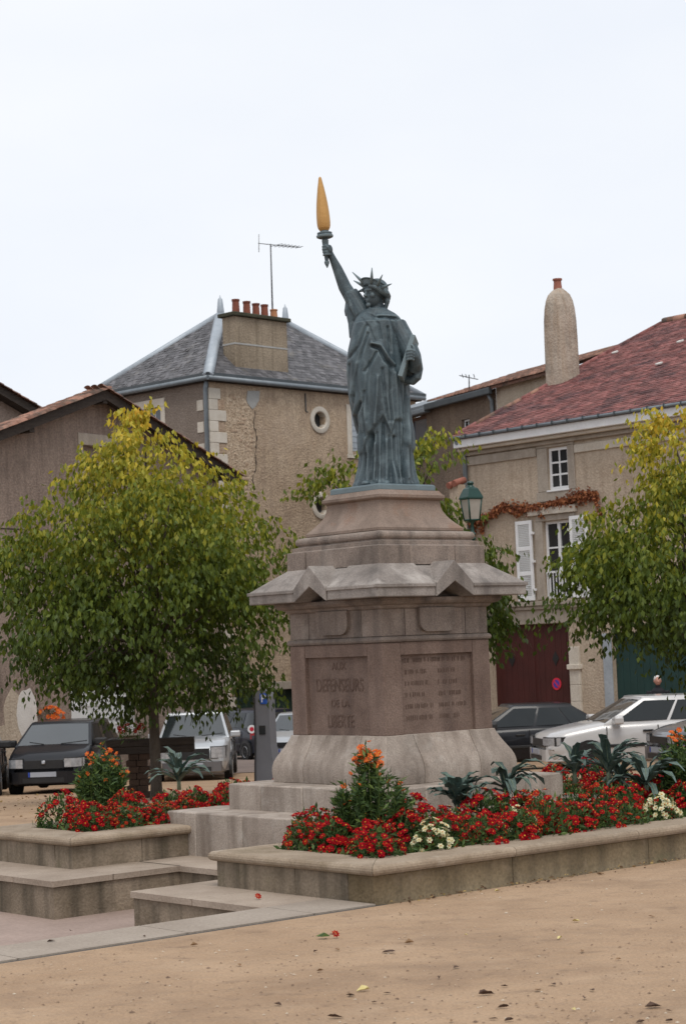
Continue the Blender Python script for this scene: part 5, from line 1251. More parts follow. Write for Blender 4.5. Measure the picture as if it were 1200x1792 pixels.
# ------------------------------------------------------------------ trees
def leaves_np(P, Adir, L, Wd, fold):
    "diamond leaves folded along the midrib: 4 points, 2 triangles each"
    n = len(P)
    ref = rng.normal(size=(n, 3)); b = np.cross(Adir, ref); b /= np.linalg.norm(b, axis=1, keepdims=True) + 1e-9
    c = np.cross(b, Adir)
    L = L[:, None]; Wd = Wd[:, None]
    V = np.empty((n, 4, 3))
    V[:, 0] = P; V[:, 1] = P + Adir * L * .45 + b * Wd * .5 + c * fold * Wd; V[:, 2] = P + Adir * L; V[:, 3] = P + Adir * L * .45 - b * Wd * .5 + c * fold * Wd
    k = np.arange(n)[:, None] * 4
    F = np.concatenate([k + np.array([[0, 1, 2]]), k + np.array([[0, 2, 3]])], 0)
    return V.reshape(-1, 3), F
def tree(name, label, D, tx, base_px, prof, ntwig, nleaf, lmat, trunk_r=0.11, leafL=(.085, .125), seed=1, lean=0.0, trunk_top=0.55, group='young square trees'):
    g = np.random.default_rng(seed)
    prof = np.array(prof, float)
    mpp = D / FPX
    base = at_y(tx, base_px, D); bz = gz(D)
    t = thing(name, label, 'tree', (base.x, D, bz), 0, group)
    ys = np.linspace(prof[0, 0], prof[-1, 0], 200); rr = np.interp(ys, prof[:, 0], prof[:, 1]); cc = np.interp(ys, prof[:, 0], prof[:, 2])
    w = rr ** 1.25; w /= w.sum()
    ncl = max(30, ntwig // 22)
    ciy = g.choice(200, ncl, p=w); cang = g.uniform(0, 2 * np.pi, ncl); crad = g.uniform(0, 1, ncl) ** .45; ck = g.choice(ncl, ntwig, p=(lambda q: q / q.sum())(g.uniform(.35, 1.6, ncl)))
    iy = np.clip(ciy[ck] + g.normal(size=ntwig) * 13, 0, 199).astype(int)
    cxy = np.stack([np.cos(cang), np.sin(cang)], 1)[ck] * crad[ck][:, None] + g.normal(size=(ntwig, 2)) * .16
    ang = np.arctan2(cxy[:, 1], cxy[:, 0]); cr0 = np.minimum(np.hypot(cxy[:, 0], cxy[:, 1]), 1.12)
    lump = np.array([mnoise.noise(Vector((math.cos(a) * 1.6, math.sin(a) * 1.6, ys[i] * .017 + seed * 9))) for a, i in zip(ang, iy)])
    rad = rr[iy] * cr0 * (0.95 + 0.30 * lump) * mpp
    C = np.array([at_y(cc[i], ys[i], D) for i in iy])
    out = np.stack([np.cos(ang), np.sin(ang), np.zeros(ntwig)], 1)
    T = C + out * rad[:, None]
    f = (ys[iy] - prof[0, 0]) / (prof[-1, 0] - prof[0, 0])
    # keep gaps: thin the twigs where a slow noise is low
    keep = np.array([mnoise.noise(Vector(p) * 1.15 + Vector((seed * 3.3, 0, 0))) for p in T]) > -0.34
    T, out, f = T[keep], out[keep], f[keep]; n = len(T)
    tw = out * 0.8 + g.normal(size=(n, 3)) * 0.45; tw[:, 2] += 0.65 - 1.25 * f; tw /= np.linalg.norm(tw, axis=1, keepdims=True)
    tl = g.uniform(.28, .55, n)
    k = np.repeat(np.arange(n), nleaf); s = np.tile(np.linspace(-.15, 1, nleaf), n)
    P = T[k] + tw[k] * (s * tl[k])[:, None]; P[:, 2] -= 0.22 * (s * tl[k]) ** 2 * 3
    P += g.normal(size=P.shape) * .035
    A_ = g.normal(size=P.shape) * .55 + tw[k] * .35; A_[:, 2] -= 1.5; A_ /= np.linalg.norm(A_, axis=1, keepdims=True)
    L_ = g.uniform(*leafL, len(P)); V, F = leaves_np(P, A_, L_, L_ * g.uniform(.44, .6, len(P)), g.uniform(-.25, .25, (len(P), 1)))
    V -= np.array([base.x, D, bz])
    np_mesh('crown', V, F, lmat, parent=t)
    # trunk and limbs
    top = at_y(np.interp(prof[-1, 0] - (prof[-1, 0] - prof[0, 0]) * trunk_top, prof[:, 0], prof[:, 2]), prof[-1, 0] - (prof[-1, 0] - prof[0, 0]) * trunk_top, D) - Vector((base.x, D, bz))
    pts = [Vector((0, 0, -.25)), Vector((.01, 0, .3)), Vector((lean * .4, .03, top.z * .35)), Vector((lean, 0, top.z * .7)), Vector((top.x, 0.05, top.z))]
    m = MB(); m.tube(pts, [trunk_r * 1.35, trunk_r, trunk_r * .9, trunk_r * .7, trunk_r * .4], n=10); m.build('trunk', M_bark, t)
    sel = g.choice(n, min(46, n), replace=False)
    for q in sel[:14]:
        e = Vector(T[q]) - Vector((base.x, D, bz)); h = g.uniform(.38, .8); s0 = pts[2].lerp(pts[3], min(1, h)); md = s0.lerp(e, .5) + Vector((0, 0, .25))
        m = MB(); m.tube([s0, md, e], [trunk_r * .45, trunk_r * .25, .012], n=6); m.build('limb', M_bark, t)
    m = MB()
    for q in sel[14:]:
        e = Vector(T[q]) - Vector((base.x, D, bz)); c = Vector((top.x * .5, 0, e.z * .75)); m.tube([c.lerp(e, .35), c.lerp(e, .7) + Vector((0, 0, .08)), e], [.022, .015, .006], n=4, caps=False)
    tag(m.build('twigs', M_bark, t), kind='stuff')
    return t
zL0, zL1 = 0.3, 5.4
tree('broadleaf_tree', 'full round tree turning yellow at the top, before the brown gabled house', 30, 272, 1350,
     [(728, 22, 246), (752, 52, 248), (785, 98, 246), (830, 128, 254), (865, 148, 262), (900, 198, 268), (950, 238, 262), (1040, 250, 255), (1105, 252, 250), (1155, 212, 270), (1195, 165, 288), (1218, 95, 300)],
     3400, 12, leafmat('leaves_yellowing', 1.6, 5.3, .66), seed=3, trunk_r=.085)
tree('broadleaf_tree', 'half seen tree with yellow topmost leaves at the right edge, before the cream house', 29, 1225, 1350,
     [(733, 40, 1190), (755, 85, 1205), (800, 110, 1218), (850, 135, 1228), (880, 150, 1230), (905, 172, 1238), (950, 208, 1240), (1000, 240, 1242), (1045, 252, 1242), (1080, 245, 1242), (1112, 200, 1242), (1145, 140, 1242), (1172, 85, 1240)],
     3000, 12, leafmat('leaves_yellowing_right', 1.6, 4.9, .64), seed=8, trunk_r=.085)
tree('broadleaf_tree', 'thin leafed tree standing directly behind the pedestal, its sprays showing on both sides', 31, 700, 1340,
     [(772, 30, 735), (800, 90, 690), (840, 130, 660), (880, 150, 680), (920, 150, 712), (960, 130, 750), (1010, 112, 780), (1055, 88, 812), (1090, 66, 828), (1120, 40, 800)],
     900, 11, leafmat('leaves_thin', 2.0, 7.0, .64), seed=14, trunk_r=.06, leafL=(.09, .13))

# rust coloured creeper along the wall of the cream house
cr = thing('wall_creeper', 'rust brown creeper running along the cream wall above the shuttered window', 'creeper', tuple(MW[h4.name] @ Vector((2, 0, 4.9))), B4)
def creeper():
    g = np.random.default_rng(5); P = []; st_ = MB(); wm = MW[h4.name]
    path = [(0.25, 6.0), (.3, 5.6), (.35, 5.1), (.5, 4.78), (.9, 4.82), (1.3, 4.95), (1.7, 5.12), (1.95, 5.0), (2.4, 4.96), (3.0, 4.98), (3.6, 5.03), (4.2, 5.12), (4.75, 5.16)]
    st_.tube([(s - 2, -.03, z - 4.9) for s, z in path], .018, n=5)
    for (s, z), (s2, z2) in zip(path, path[1:]):
        ln = math.hypot(s2 - s, z2 - z)
        for q in range(int(ln * 420)):
            t = g.uniform(); a = s + (s2 - s) * t; b = z + (z2 - z) * t
            thick = .045 + .085 * max(0, math.sin(a * 3.1 + 1)) * (1 if a > .5 else .5)
            if a < .5 and g.uniform() < .55: continue
            P.append((a + g.normal() * .06 - 2, -abs(g.normal()) * .07 - .02, b + g.normal() * thick * .7 - .05 * abs(g.normal()) - 4.9))
    for s0, z0, s1, z1 in ((4.75, 5.1, 4.9, 4.55), (.6, 4.8, .55, 4.35), (2.9, 4.95, 2.95, 4.7), (.9, 4.8, .85, 4.45)):
        for q in range(70):
            t = g.uniform(); P.append((s0 + (s1 - s0) * t + g.normal() * .04 - 2, -abs(g.normal()) * .04 - .02, z0 + (z1 - z0) * t + g.normal() * .04 - 4.9))
    P = np.array(P); A_ = g.normal(size=P.shape) * .6; A_[:, 2] -= .8; A_[:, 1] -= .3; A_ /= np.linalg.norm(A_, axis=1, keepdims=True)
    L_ = g.uniform(.06, .11, len(P)); V, F = leaves_np(P, A_, L_, L_ * .7, g.uniform(-.2, .2, (len(P), 1)))
    np_mesh('leaves', V, F, M_creeper, parent=cr)
    st_.build('stem', M_twig, cr)
creeper()

# ------------------------------------------------------------------ cars
def make_car(label, paint, L=3.7, W=1.62, H=1.42, hood=.93, nose=.70, belt=.93, xs=(1.05, .35, -1.35, -1.78), rear_up=.95, bumper=None, loc=(0, 0, 0), yaw=0.0, doors=2, van=False, plate='front', badge=None, group='cars parked round the square', cladding=False):
    """car facing +x; xs = windscreen base, windscreen top, rear glass top, rear glass base"""
    t = thing('parked_car', label, 'car', loc, yaw, group)
    hw = W / 2; xf, xr = L / 2, -L / 2
    wb, wt, rt, rb = xs
    st_x = [xf, xf - .03, xf - .12, xf - .35, xf - .75, wb + .05, (wb + rb) / 2, rb - .02, xr + .35, xr + .12, xr + .03, xr]
    def topz(x):
        return float(np.interp(x, [xr, xr + .05, rb, wb, xf - .35, xf - .1, xf], [rear_up - .12, rear_up, belt + .03, hood, nose + .10, nose + .02, nose - .1]))
    def hwid(x): return hw * float(np.interp(x, [xr, xr + .06, xr + .4, xr + 1.0, xf - 1.1, xf - .45, xf - .15, xf - .03, xf], [.80, .89, .965, 1, 1, .965, .89, .80, .70]))
    def botz(x): return float(np.interp(x, [xr, xr + .12, xr + .5, xf - .5, xf - .12, xf], [.34, .28, .2, .2, .24, .34]))
    m = MB(); rings = []
    for x in st_x[::-1]:
        w, tz, bz = hwid(x), topz(x), botz(x)
        half = [(w * .82, bz), (w * .96, bz + .08), (w * .99, bz + .22), (w, .5), (w * .985, tz - .12), (w * .95, tz - .04), (w * .86, tz + .012), (w * .45, tz + .035)]
        ring = [(x, y, z) for y, z in half] + [(x, -y, z) for y, z in half[::-1]]
        rings.append(ring)
    m.loft(rings, smooth=True); body = m.build('body', paint, t, sharp=38)
    # greenhouse
    gw0, gw1 = hw * .93, hw * .74; gb = [(wb, gw0), (rb, gw0 * .97)]; gt = [(wt, gw1), (rt, gw1 * .97)]
    def gp(u, v, side):   # not used for caps
        pass
    zb0 = lambda x: topz(x) - .01
    A0, A1, B0, B1_ = Vector((wb, gw0, hood - .01)), Vector((wt, gw1, H - .055)), Vector((rb, gw0 * .97, belt)), Vector((rt, gw1 * .97, H - .075))
    mir = lambda p: Vector((p.x, -p.y, p.z))
    ringb = [A0, B0, mir(B0), mir(A0)]; ringt = [A1, B1_, mir(B1_), mir(A1)]
    low = [Vector((p.x, p.y, p.z - .15)) for p in ringb]
    roof = [Vector((wt - .10, gw1 * .88, H - .012)), Vector((rt + .08, gw1 * .86, H - .022)), Vector((rt + .08, -gw1 * .86, H - .022)), Vector((wt - .10, -gw1 * .88, H - .012))]
    m = MB(); mid = [Vector((p.x * .97 + q.x * .03, p.y * .55 + q.y * .45, p.z * .30 + q.z * .70)) for p, q in zip(ringt, roof)]
    m.loft([[tuple(p) for p in r[::-1]] for r in (low, ringb, ringt, mid, roof)], smooth=True); m.build('cabin', paint, t, bevel=.05, seg=3)
    def glass(name, a, b, c, d, u0, u1, v0, v1, out=.008, parent=None, mt=None, cut=None):
        "patch on quad a(bottom left) b(bottom right) c(top right) d(top left)"
        f = lambda u, v: (a.lerp(b, u)).lerp(d.lerp(c, u), v)
        n = (b - a).cross(d - a).normalized()
        nu = 8; top = [f(u0 + (u1 - u0) * i / nu, v1) for i in range(nu + 1)]; bot = [f(u0 + (u1 - u0) * i / nu, v0) for i in range(nu + 1)]
        bow = [math.sin(math.pi * i / nu) * .012 for i in range(nu + 1)]
        m = MB(); vs = [p + n * (out + w_) for p, w_ in zip(bot, bow)] + [p + n * (out + w_) for p, w_ in zip(top, bow)] + [p - n * .01 for p in bot] + [p - n * .01 for p in top]
        k = nu + 1; fs = [(i, i + 1, k + i + 1, k + i) for i in range(nu)] + [(2 * k + i, i + 2 * k + 1, i + 1, i) for i in range(nu)] + [(k + i, k + i + 1, 3 * k + i + 1, 3 * k + i) for i in range(nu)] + [(0, k, 3 * k, 2 * k), (nu, 2 * k + nu, 3 * k + nu, k + nu)]
        m.add(vs, fs, 0, True); o = m.build(name, mt or M_carglass, t, sharp=30)
        return o
    glass('windscreen', mir(A0), A0, A1, mir(A1), .04, .96, .03, .93)
    glass('rear_window', B0, mir(B0), mir(B1_), B1_, .08, .92, .10, .90)
    nd = doors
    for sd in (1, -1):
        a, b, c, d = (B0, A0, A1, B1_) if sd < 0 else (A0, B0, B1_, A1)
        if sd < 0: a, b, c, d = [mir(p) for p in (B0, A0, A1, B1_)][0], mir(A0), mir(A1), mir(B1_)
        cuts = [.05, .50, .95] if nd == 2 else [.05, .43, .73, .95]
        spans = list(zip(cuts, cuts[1:]))
        for i, (u0, u1) in enumerate(spans):
            u0, u1 = u0 + .012, u1 - .012
            uu = (u0, u1) if sd > 0 else (1 - u1, 1 - u0)
            glass('side_window', a, b, c, d, uu[0], uu[1], .07, .90, out=.010, mt=M_sideglass)
        y = sd * (hw + .001)
        # door seams, handles, sill strip
        for fx in ([.15, -1.0] if nd == 2 else [.95, -.05, -.95]):
            if rb - .3 < fx < wb: MB().box(fx - .006, fx + .006, *sorted((y * .97, y * 1.002)), .32, belt - .05).build('door_seam', M_black_plastic, t)
        for fx in ([-.75] if nd == 2 else [.05, -.85]):
            MB().box(fx, fx + .2, *sorted((y * .985, y * 1.028)), belt - .17, belt - .13).build('door_handle', M_black_plastic, t, bevel=.01)
        MB().box(-L * .26, L * .26, *sorted((y * .985, y * 1.015)), .50, .56).build('rubbing_strip', M_black_plastic, t, bevel=.008)
        mr = MB(); mr.box(wb - .32, wb - .14, *sorted((sd * (gw0 + .02), sd * (hw + .19))), belt - .01, belt + .13); mr.build('wing_mirror', paint if paint is not M_paint_black else M_black_plastic, t, bevel=.03)
        for wx in (xf - .78, xr + .72):
            wr = .30
            ar = MB(); ar.prism([(wx + (wr + .06) * math.cos(q), max(.19, wr + (wr + .06) * math.sin(q))) for q in np.linspace(-.35, math.pi + .35, 14)], 0, 1, fn=lambda x, z, k, yy=y, sd=sd: (x, yy * .93 + sd * (.062 * k), z)); ar.build('wheel_arch', M_black_plastic, t)
            wm_ = MB(); wm_.lathe([(wr * .6, -.09), (wr * .93, -.09), (wr, -.06), (wr, .06), (wr * .93, .09), (wr * .62, .09)], (wx, y * .90, wr), 22, ax=(0, sd, 0)); wo = wm_.build('wheel', M_tyre, t, sharp=40)
            rm = MB(); rm.lathe([(wr * .62, .085), (wr * .58, .10), (wr * .5, .075), (wr * .2, .085), (.02, .09)], (wx, y * .90, wr), 14, ax=(0, sd, 0)); rm.build('rim', M_rim, wo, sharp=30)
    # front
    bm = bumper or paint
    def wrap(name, mt, z0, z1, x_end, y0, y1, out, depth=.05, front=True):
        "panel following the rounded end of the body"
        m = MB(); n = 10; f_, b_ = [], []
        for i in range(n + 1):
            y = y0 + (y1 - y0) * i / n
            # x where half width equals |y|
            xx = np.linspace(xf if front else xr, 0, 160); ws = np.array([hwid(x) for x in xx]); j = int(np.argmax(ws * .985 >= abs(y))) if abs(y) > hwid(xf if front else xr) * .98 else 0
            x = xx[j] + (out if front else -out)
            f_.append((x, y)); b_.append((x - (depth if front else -depth), y))
        poly = f_ + b_[::-1]
        m.prism(poly, z0, z1); return m.build(name, mt, t, bevel=.012)
    wrap('front_bumper', bm, .28, .50, xf, -hw * .93, hw * .93, .05, .10)
    wrap('rear_bumper', bm, .28, .52, xr, -hw * .93, hw * .93, .05, .10, front=False)
    wrap('grille', M_black_plastic, .555, nose - .03, xf, -hw * .46, hw * .46, .012)
    wrap('air_intake', M_black_plastic, .30, .385, xf, -hw * .5, hw * .5, .058)
    for sd in (1, -1):
        ys_ = sorted((sd * hw * .49, sd * hw * .90))
        hl = wrap('headlight', M_headlamp, .575, nose - .005, xf, ys_[0], ys_[1], .018)
        wrap('headlight_surround', M_black_plastic, .560, nose + .010, xf, ys_[0] - .012, ys_[1] + .012, .008)
        cyl = sd * hw * .62; m = MB(); m.lathe([(.055, -.02), (.058, .0), (.04, .012), (.01, .016)], (xf - .005, cyl, (.575 + nose) / 2), 12, ax=(1, 0, 0)); rf_ = m.build('reflector', M_rim, t); rf_.parent = hl
        wrap('tail_light', M_redlamp, .62 if not van else .70, .88 if not van else 1.12, xr, *sorted((sd * hw * .70, sd * hw * .95)), .015, front=False)
    pm = wrap('number_plate', M_plate, .405, .495, xf, -.25, .25, .064, .02)
    pb = MB().box(xf + .06, xf + .068, -.285, -.252, .405, .495).build('plate_band', M_plate_blue, t)
    wrap('rear_plate', M_plate, .58, .69, xr, -.25, .25, .02, .02, front=False)
    if badge: m = MB(); m.lathe([(.05, 0), (.05, .012), (.03, .018)], (xf + .012, 0, nose - .07), 4, ax=(1, 0, .3)); m.build('badge', M_rim, t)
    for sd in (-.28, .28): m = MB(); m.tube([(wb + .05, sd * .6, hood + .03), (wb - .03, sd * 2.0 + .1, hood + .07)], .009, n=5); m.build('wiper', M_black_plastic, t)
    return t
def put(px, D): p = at_y(px, 1200, D); return (p.x, D, gz(D))
PI = math.pi
def yaw_to(px, D, turn):   # heading towards the camera, turned by `turn` (positive: nose swings to the left of the picture)
    p = at_y(px, 1200, D); return math.atan2(-p.y, -p.x) - turn
c1 = make_car('black hatchback parked nose on beside the left planter, pale sky in its windscreen', M_paint_black, loc=put(112, 38.6), yaw=yaw_to(112, 38.6, R(13)), badge=True, H=1.40, nose=.74, hood=.95, bumper=M_black_plastic if False else None)
c2 = make_car('silver estate car parked nose on behind the left tree trunk', M_paint_silver, L=4.5, W=1.72, H=1.56, hood=1.0, nose=.82, belt=.98, xs=(1.15, .45, -1.7, -2.1), rear_up=1.0, loc=put(341, 45.5), yaw=yaw_to(341, 45.5, R(3)), doors=3, bumper=M_paint_grey)
c3 = make_car('dark blue people carrier seen from behind, near the green garage doors', M_paint_navy, L=4.1, W=1.7, H=1.62, hood=1.02, nose=.8, belt=1.0, xs=(1.35, .55, -1.75, -1.98), rear_up=1.02, loc=put(432, 62.5), yaw=yaw_to(432, 62.5, PI + R(-28)), doors=3, van=True)
c4 = make_car('pale car mostly hidden behind the pedestal base and the parking meter', M_paint_silver, L=3.8, W=1.66, H=1.45, loc=put(527, 56), yaw=yaw_to(527, 56, R(12)), doors=2)
c5 = make_car('black hatchback seen from its side, right of the pedestal before the dark red gate', M_paint_black, L=3.8, W=1.68, H=1.43, loc=put(903, 42.3), yaw=PI + R(8), doors=3, xs=(1.0, .25, -1.05, -1.72))
c6 = make_car('white hatchback parked facing left before the cream house', M_paint_white, L=4.15, W=1.73, H=1.44, hood=.95, nose=.72, belt=.94, xs=(.98, .18, -1.45, -1.9), loc=put(1120, 37.8), yaw=PI + R(8), doors=3, bumper=M_paint_white)
c7 = make_car('grey car nosing in at the right edge behind the orange flowered bush', M_paint_grey, L=4.2, W=1.7, H=1.42, loc=put(1352, 33.2), yaw=PI + R(12), doors=3)
c8 = make_car('black car barely showing at the left edge beside the black hatchback', M_paint_black, L=3.9, W=1.65, H=1.42, loc=put(-72, 38), yaw=yaw_to(-72, 38, R(4)), doors=2)
s3 = MB(); s3.lathe([(.11, 0), (.11, .01)], (0, 0, 0), 16, ax=(0, -1, 0)); 
stk = thing('round_sticker', 'round white and red sticker on the flank of the dark blue people carrier', 'sticker', (0, 0, 0), 0)
_p = at_y(440.5, 1276, 60.3); stk.location = _p; MW[stk.name] = Matrix.Translation(_p)
MB().lathe([(.13, 0), (.13, .008)], (0, 0, 0), 18, ax=(.25, -1, 0)).build('disc', M_sign_white, stk, sharp=40)
MB().lathe([(.07, .008), (.07, .012)], (0, 0, 0), 12, ax=(.25, -1, 0)).build('red_mark', M_sign_red, stk, sharp=40)

# person by the green door, half hidden in leaves
def person():
    D = 43.9; p = at_y(1150, 1200, D); z0 = gz(D) + .18
    t = thing('person', 'white haired person in dark clothes standing by the green door, behind the white hatchback', 'person', (p.x, D, z0), 0)
    m = MB(); m.box(-.5, .5, -.3, .9, -.4, 0); 
    ds = thing('door_step', 'stone step at the foot of the green door', 'step', (p.x, D, z0), B4); m.build('slab', M_ashlar_grey, ds, bevel=.02)
    b = MB()
    for s in (-1, 1):
        b.tube([(s * .10, 0, .06), (s * .10, .01, .48), (s * .09, 0, .92)], [.055, .07, .10], n=10); b.ball((s * .10, -.06, .045), (.05, .13, .05))
        b.tube([(s * .20, 0, 1.42), (s * .26, .02, 1.14), (s * .24, -.08, .90)], [.062, .055, .042], n=10)
        for k in range(4): b.tube([(s * .24 + (k - 1.5) * .018, -.10, .89), (s * .24 + (k - 1.5) * .018, -.125, .84), (s * .24 + (k - 1.5) * .018, -.115, .80 + .008 * abs(k - 1.5))], [.011, .010, .008], n=6)
        b.tube([(s * .21, -.10, .89), (s * .19, -.13, .86)], [.012, .009], n=6)
    b.tube([(0, 0, .86), (0, .01, 1.05), (0, .01, 1.28), (0, .01, 1.43), (0, 0, 1.50)], [.15, .15, .175, .165, .07], n=16, flat=.68, flat_dir=(1, 0, 0)); b.tube([(0, 0, 1.46), (0, -.01, 1.58)], [.06, .055], n=10)
    o = b.build('body', M_black_hair, t); bake(o, [('REMESH', dict(mode='VOXEL', voxel_size=.012, use_smooth_shade=True)), ('SMOOTH', dict(factor=.5, iterations=3))])
    h = MB(); h.ball((0, -.015, 1.645), (.074, .092, .105), 18, 12); h.ball((0, -.105, 1.63), (.014, .02, .02)); h.ball((0, -.088, 1.59), (.025, .012, .008))
    for s in (-1, 1): h.ball((s * .078, -.005, 1.64), (.012, .02, .03)); h.ball((s * .03, -.096, 1.655), (.012, .006, .006))
    h.tube([(0, -.01, 1.55), (0, -.01, 1.60)], [.052, .05], n=10)
    o = h.build('head', M_skin, t); bake(o, [('REMESH', dict(mode='VOXEL', voxel_size=.007, use_smooth_shade=True))])
    w = MB(); w.ball((0, .018, 1.685), (.084, .095, .088), 18, 12); w.build('hair', M_white_hair, t)
person()

# ------------------------------------------------------------------ street furniture
# green lantern on a bracket behind the pedestal
DLm = 27.5
lp = at_y(826, 925, DLm); pp = at_y(772, 925, DLm)
lm = thing('street_lamp', 'green four sided lantern on a bracket, right of the pedestal top', 'street lamp', (pp.x, DLm, gz(DLm)), 0)
gL = gz(DLm)
def zL(py): return at_y(826, py, DLm).z - gL
lx = lp.x - pp.x; z0, z1, z2, z3, z4 = zL(938), zL(910), zL(873), zL(853), zL(843)
m = MB(); m.lathe([(.12, -.1), (.12, .1), (.09, .2), (.09, .9), (.07, 1.0), (.05, z0 - .2), (.045, z0 + .3), (.02, z0 + .35)], n=12); m.build('post', M_lamp_green, lm, sharp=40)
m = MB(); m.tube([(0, 0, z0 + .0), (lx * .6, 0, z0 + .02), (lx, 0, z0)], .02, n=8); m.tube([(0, 0, z0 - .35), (lx * .35, 0, z0 - .1), (lx * .75, 0, z0 - .03)], .018, n=6); m.build('bracket', M_lamp_green, lm)
m = MB(); m.lathe([(.012, z0 - .08), (.045, z0 - .04), (.032, z0), (.048, z0 + .03), (.022, z0 + .07), (.022, z1 - .05), (.062, z1)], (lx, 0, 0), 10); m.build('lantern_foot', M_lamp_green, lm, sharp=40)
rot45 = R(28)
def sqr(h, z): return [(lx + h * 1.414 * math.cos(rot45 + q * PI / 2 + PI / 4), h * 1.414 * math.sin(rot45 + q * PI / 2 + PI / 4), z) for q in range(4)]
hb, htp = .078, .108
b4, t4 = sqr(hb, z1), sqr(htp, z2)
fr_ = MB()
for q in range(4):
    fr_.tube([b4[q], t4[q]], .012, n=6)
    for ring in (b4, t4): fr_.tube([ring[q], ring[(q + 1) % 4]], .012, n=6)
lf = fr_.build('lantern_frame', M_lamp_green, lm)
for q in range(4):
    a, b, c, d = Vector(b4[q]), Vector(b4[(q + 1) % 4]), Vector(t4[(q + 1) % 4]), Vector(t4[q])
    MB().add([a, b, c, d], [(0, 1, 2, 3)]).build('glass_pane', M_glass_lamp, lf)
m = MB(); m.loft([sqr(htp + .018, z2), sqr(htp + .018, z2 + .02), sqr(htp * .72, z3 - .02), sqr(htp * .5, z3)], smooth=False); m.build('lantern_roof', M_lamp_green, lm)
m = MB(); m.lathe([(.060, z3 - .005), (.052, z3 + .02), (.036, z3 + .035), (.052, z4 - .02), (.042, z4), (.012, z4 + .012)], (lx, 0, 0), 12); m.build('lantern_cap', M_lamp_green, lm, sharp=40)
# parking meter
DM = 33.0; pmx = at_y(467, 1300, DM)
pk = thing('parking_meter', 'grey leaning parking ticket machine with a blue P sign, left of the pedestal base', 'parking meter', (pmx.x, DM, gz(DM)), R(-18))
zt_ = at_y(467, 1206, DM).z - gz(DM)
def pr(x, z, y): return (x, y, z)
poly = [(-.17, -.1), (.21, -.1), (.17, .35), (.12, .8), (.11, zt_ - .12), (.07, zt_), (-.10, zt_ - .02), (-.13, zt_ - .15), (-.13, .8), (-.15, .4)]
m = MB(); m.prism(poly, -.16, .16, fn=pr); m.build('case', M_meter, pk, bevel=.02)
m = MB(); m.prism([(x * .96 - .006, z) if z < zt_ - .05 else (x * .9, z - .03) for x, z in poly], -.175, -.155, fn=pr); m.build('front_panel', M_meter, pk, bevel=.008)
m = MB(); m.prism([(-.19, -.1), (-.165, -.1), (-.145, .4), (-.125, .8), (-.12, zt_ - .1), (-.14, zt_ - .1), (-.15, .8), (-.17, .4)], -.19, .17, fn=pr); m.build('dark_side', M_steel_dark, pk)
zs_ = at_y(474, 1222, DM).z - gz(DM)
m = MB(); m.box(-.03, .10, -.19, -.17, zs_ - .09, zs_ + .09); sp = m.build('sign_plate', M_sign_blue, pk, bevel=.01)
text_part('P', 'letter', .19, Matrix(((1, 0, 0, .035), (0, 0, -1, -.1905), (0, 1, 0, zs_), (0, 0, 0, 1))), M_sign_white, pk, depth=.002)
m = MB(); m.box(-.06, .05, -.188, -.172, .95, 1.1); m.build('screen', M_glass_dark, pk)
# raised trough in front of the silver estate car
DT = 31.5; tp = at_y(262, 1306, DT)
tr = thing('flower_trough', 'long dark wooden flower trough on a brown brick foot behind the left flower bed', 'trough', (tp.x, DT, gz(DT)), R(2))
zt0 = at_y(262, 1318, DT).z - gz(DT); zt1 = at_y(262, 1292, DT).z - gz(DT)
for k in range(2):
    zc = zt0 + (zt1 - zt0) * k / 2; MB().box(-.68, .72, -.16, -.13, zc + .004, zc + (zt1 - zt0) / 2 - .004).build('board', M_wood_dark, tr, bevel=.006); MB().box(-.68, .72, .13, .16, zc + .004, zc + (zt1 - zt0) / 2 - .004).build('board', M_wood_dark, tr, bevel=.006)
for x in (-.68, .69): MB().box(x, x + .03, -.129, .129, zt0, zt1).build('end_board', M_wood_dark, tr)
MB().box(-.64, .68, -.128, .128, zt0, zt1 - .05).build('soil', M_soil, tr)
rows_ = max(3, int(zt0 / .09))
for k in range(rows_):
    for j in range(2):
        x = -.34 + j * .17 - (.04 if k % 2 else 0); MB().box(x + .004, x + .166, -.13, .13, zt0 * k / rows_ + .003, zt0 * (k + 1) / rows_ - .003).build('brick', mat('brown_brick', (.045, .027, .018), (.07, .042, .028), scale=5, rough=.95, bump=.3, bscale=40, island=.15), tr, bevel=.006)
# ------------------------------------------------------------------ bedding plants
def flower_mesh(name, petal, r, np_=8, cone=.25, eye=.28, doubled=True):
    m = MB()
    for lay in range(2 if doubled else 1):
        rr, z0, off = r * (1 - .32 * lay), .004 * lay, lay * .4
        for k in range(np_):
            a = 2 * math.pi * (k + off) / np_; w = math.pi / np_ * .95
            p = lambda q, s, z: (math.cos(q) * s, math.sin(q) * s, z)
            m.add([p(a, rr * .15, z0), p(a - w, rr * .72, z0 + cone * rr * .5), p(a, rr, z0 + cone * rr * .45), p(a + w, rr * .72, z0 + cone * rr * .5)], [(0, 1, 2, 3)], 0)
    n = 6; m.add([(0, 0, .010 + r * .12)] + [(math.cos(2 * math.pi * k / n) * r * eye, math.sin(2 * math.pi * k / n) * r * eye, .005 + r * .05) for k in range(n)], [(0, 1 + k, 1 + (k + 1) % n) for k in range(n)], 1)
    return m.mesh(name, [petal, M_eye])
FM_red = [flower_mesh('flower', M_petal_red, r, eye=.19) for r in (.024, .028, .032)]
FM_orr = [flower_mesh('flower', M_petal_orangered, r, eye=.2) for r in (.021, .026)]
FM_cream = [flower_mesh('flower', M_petal_cream, r, np_=6, cone=.5, eye=.2) for r in (.024, .029)]
FM_or = [flower_mesh('flower', M_petal_orange, r, np_=6, cone=.7, eye=.2) for r in (.022, .028)]
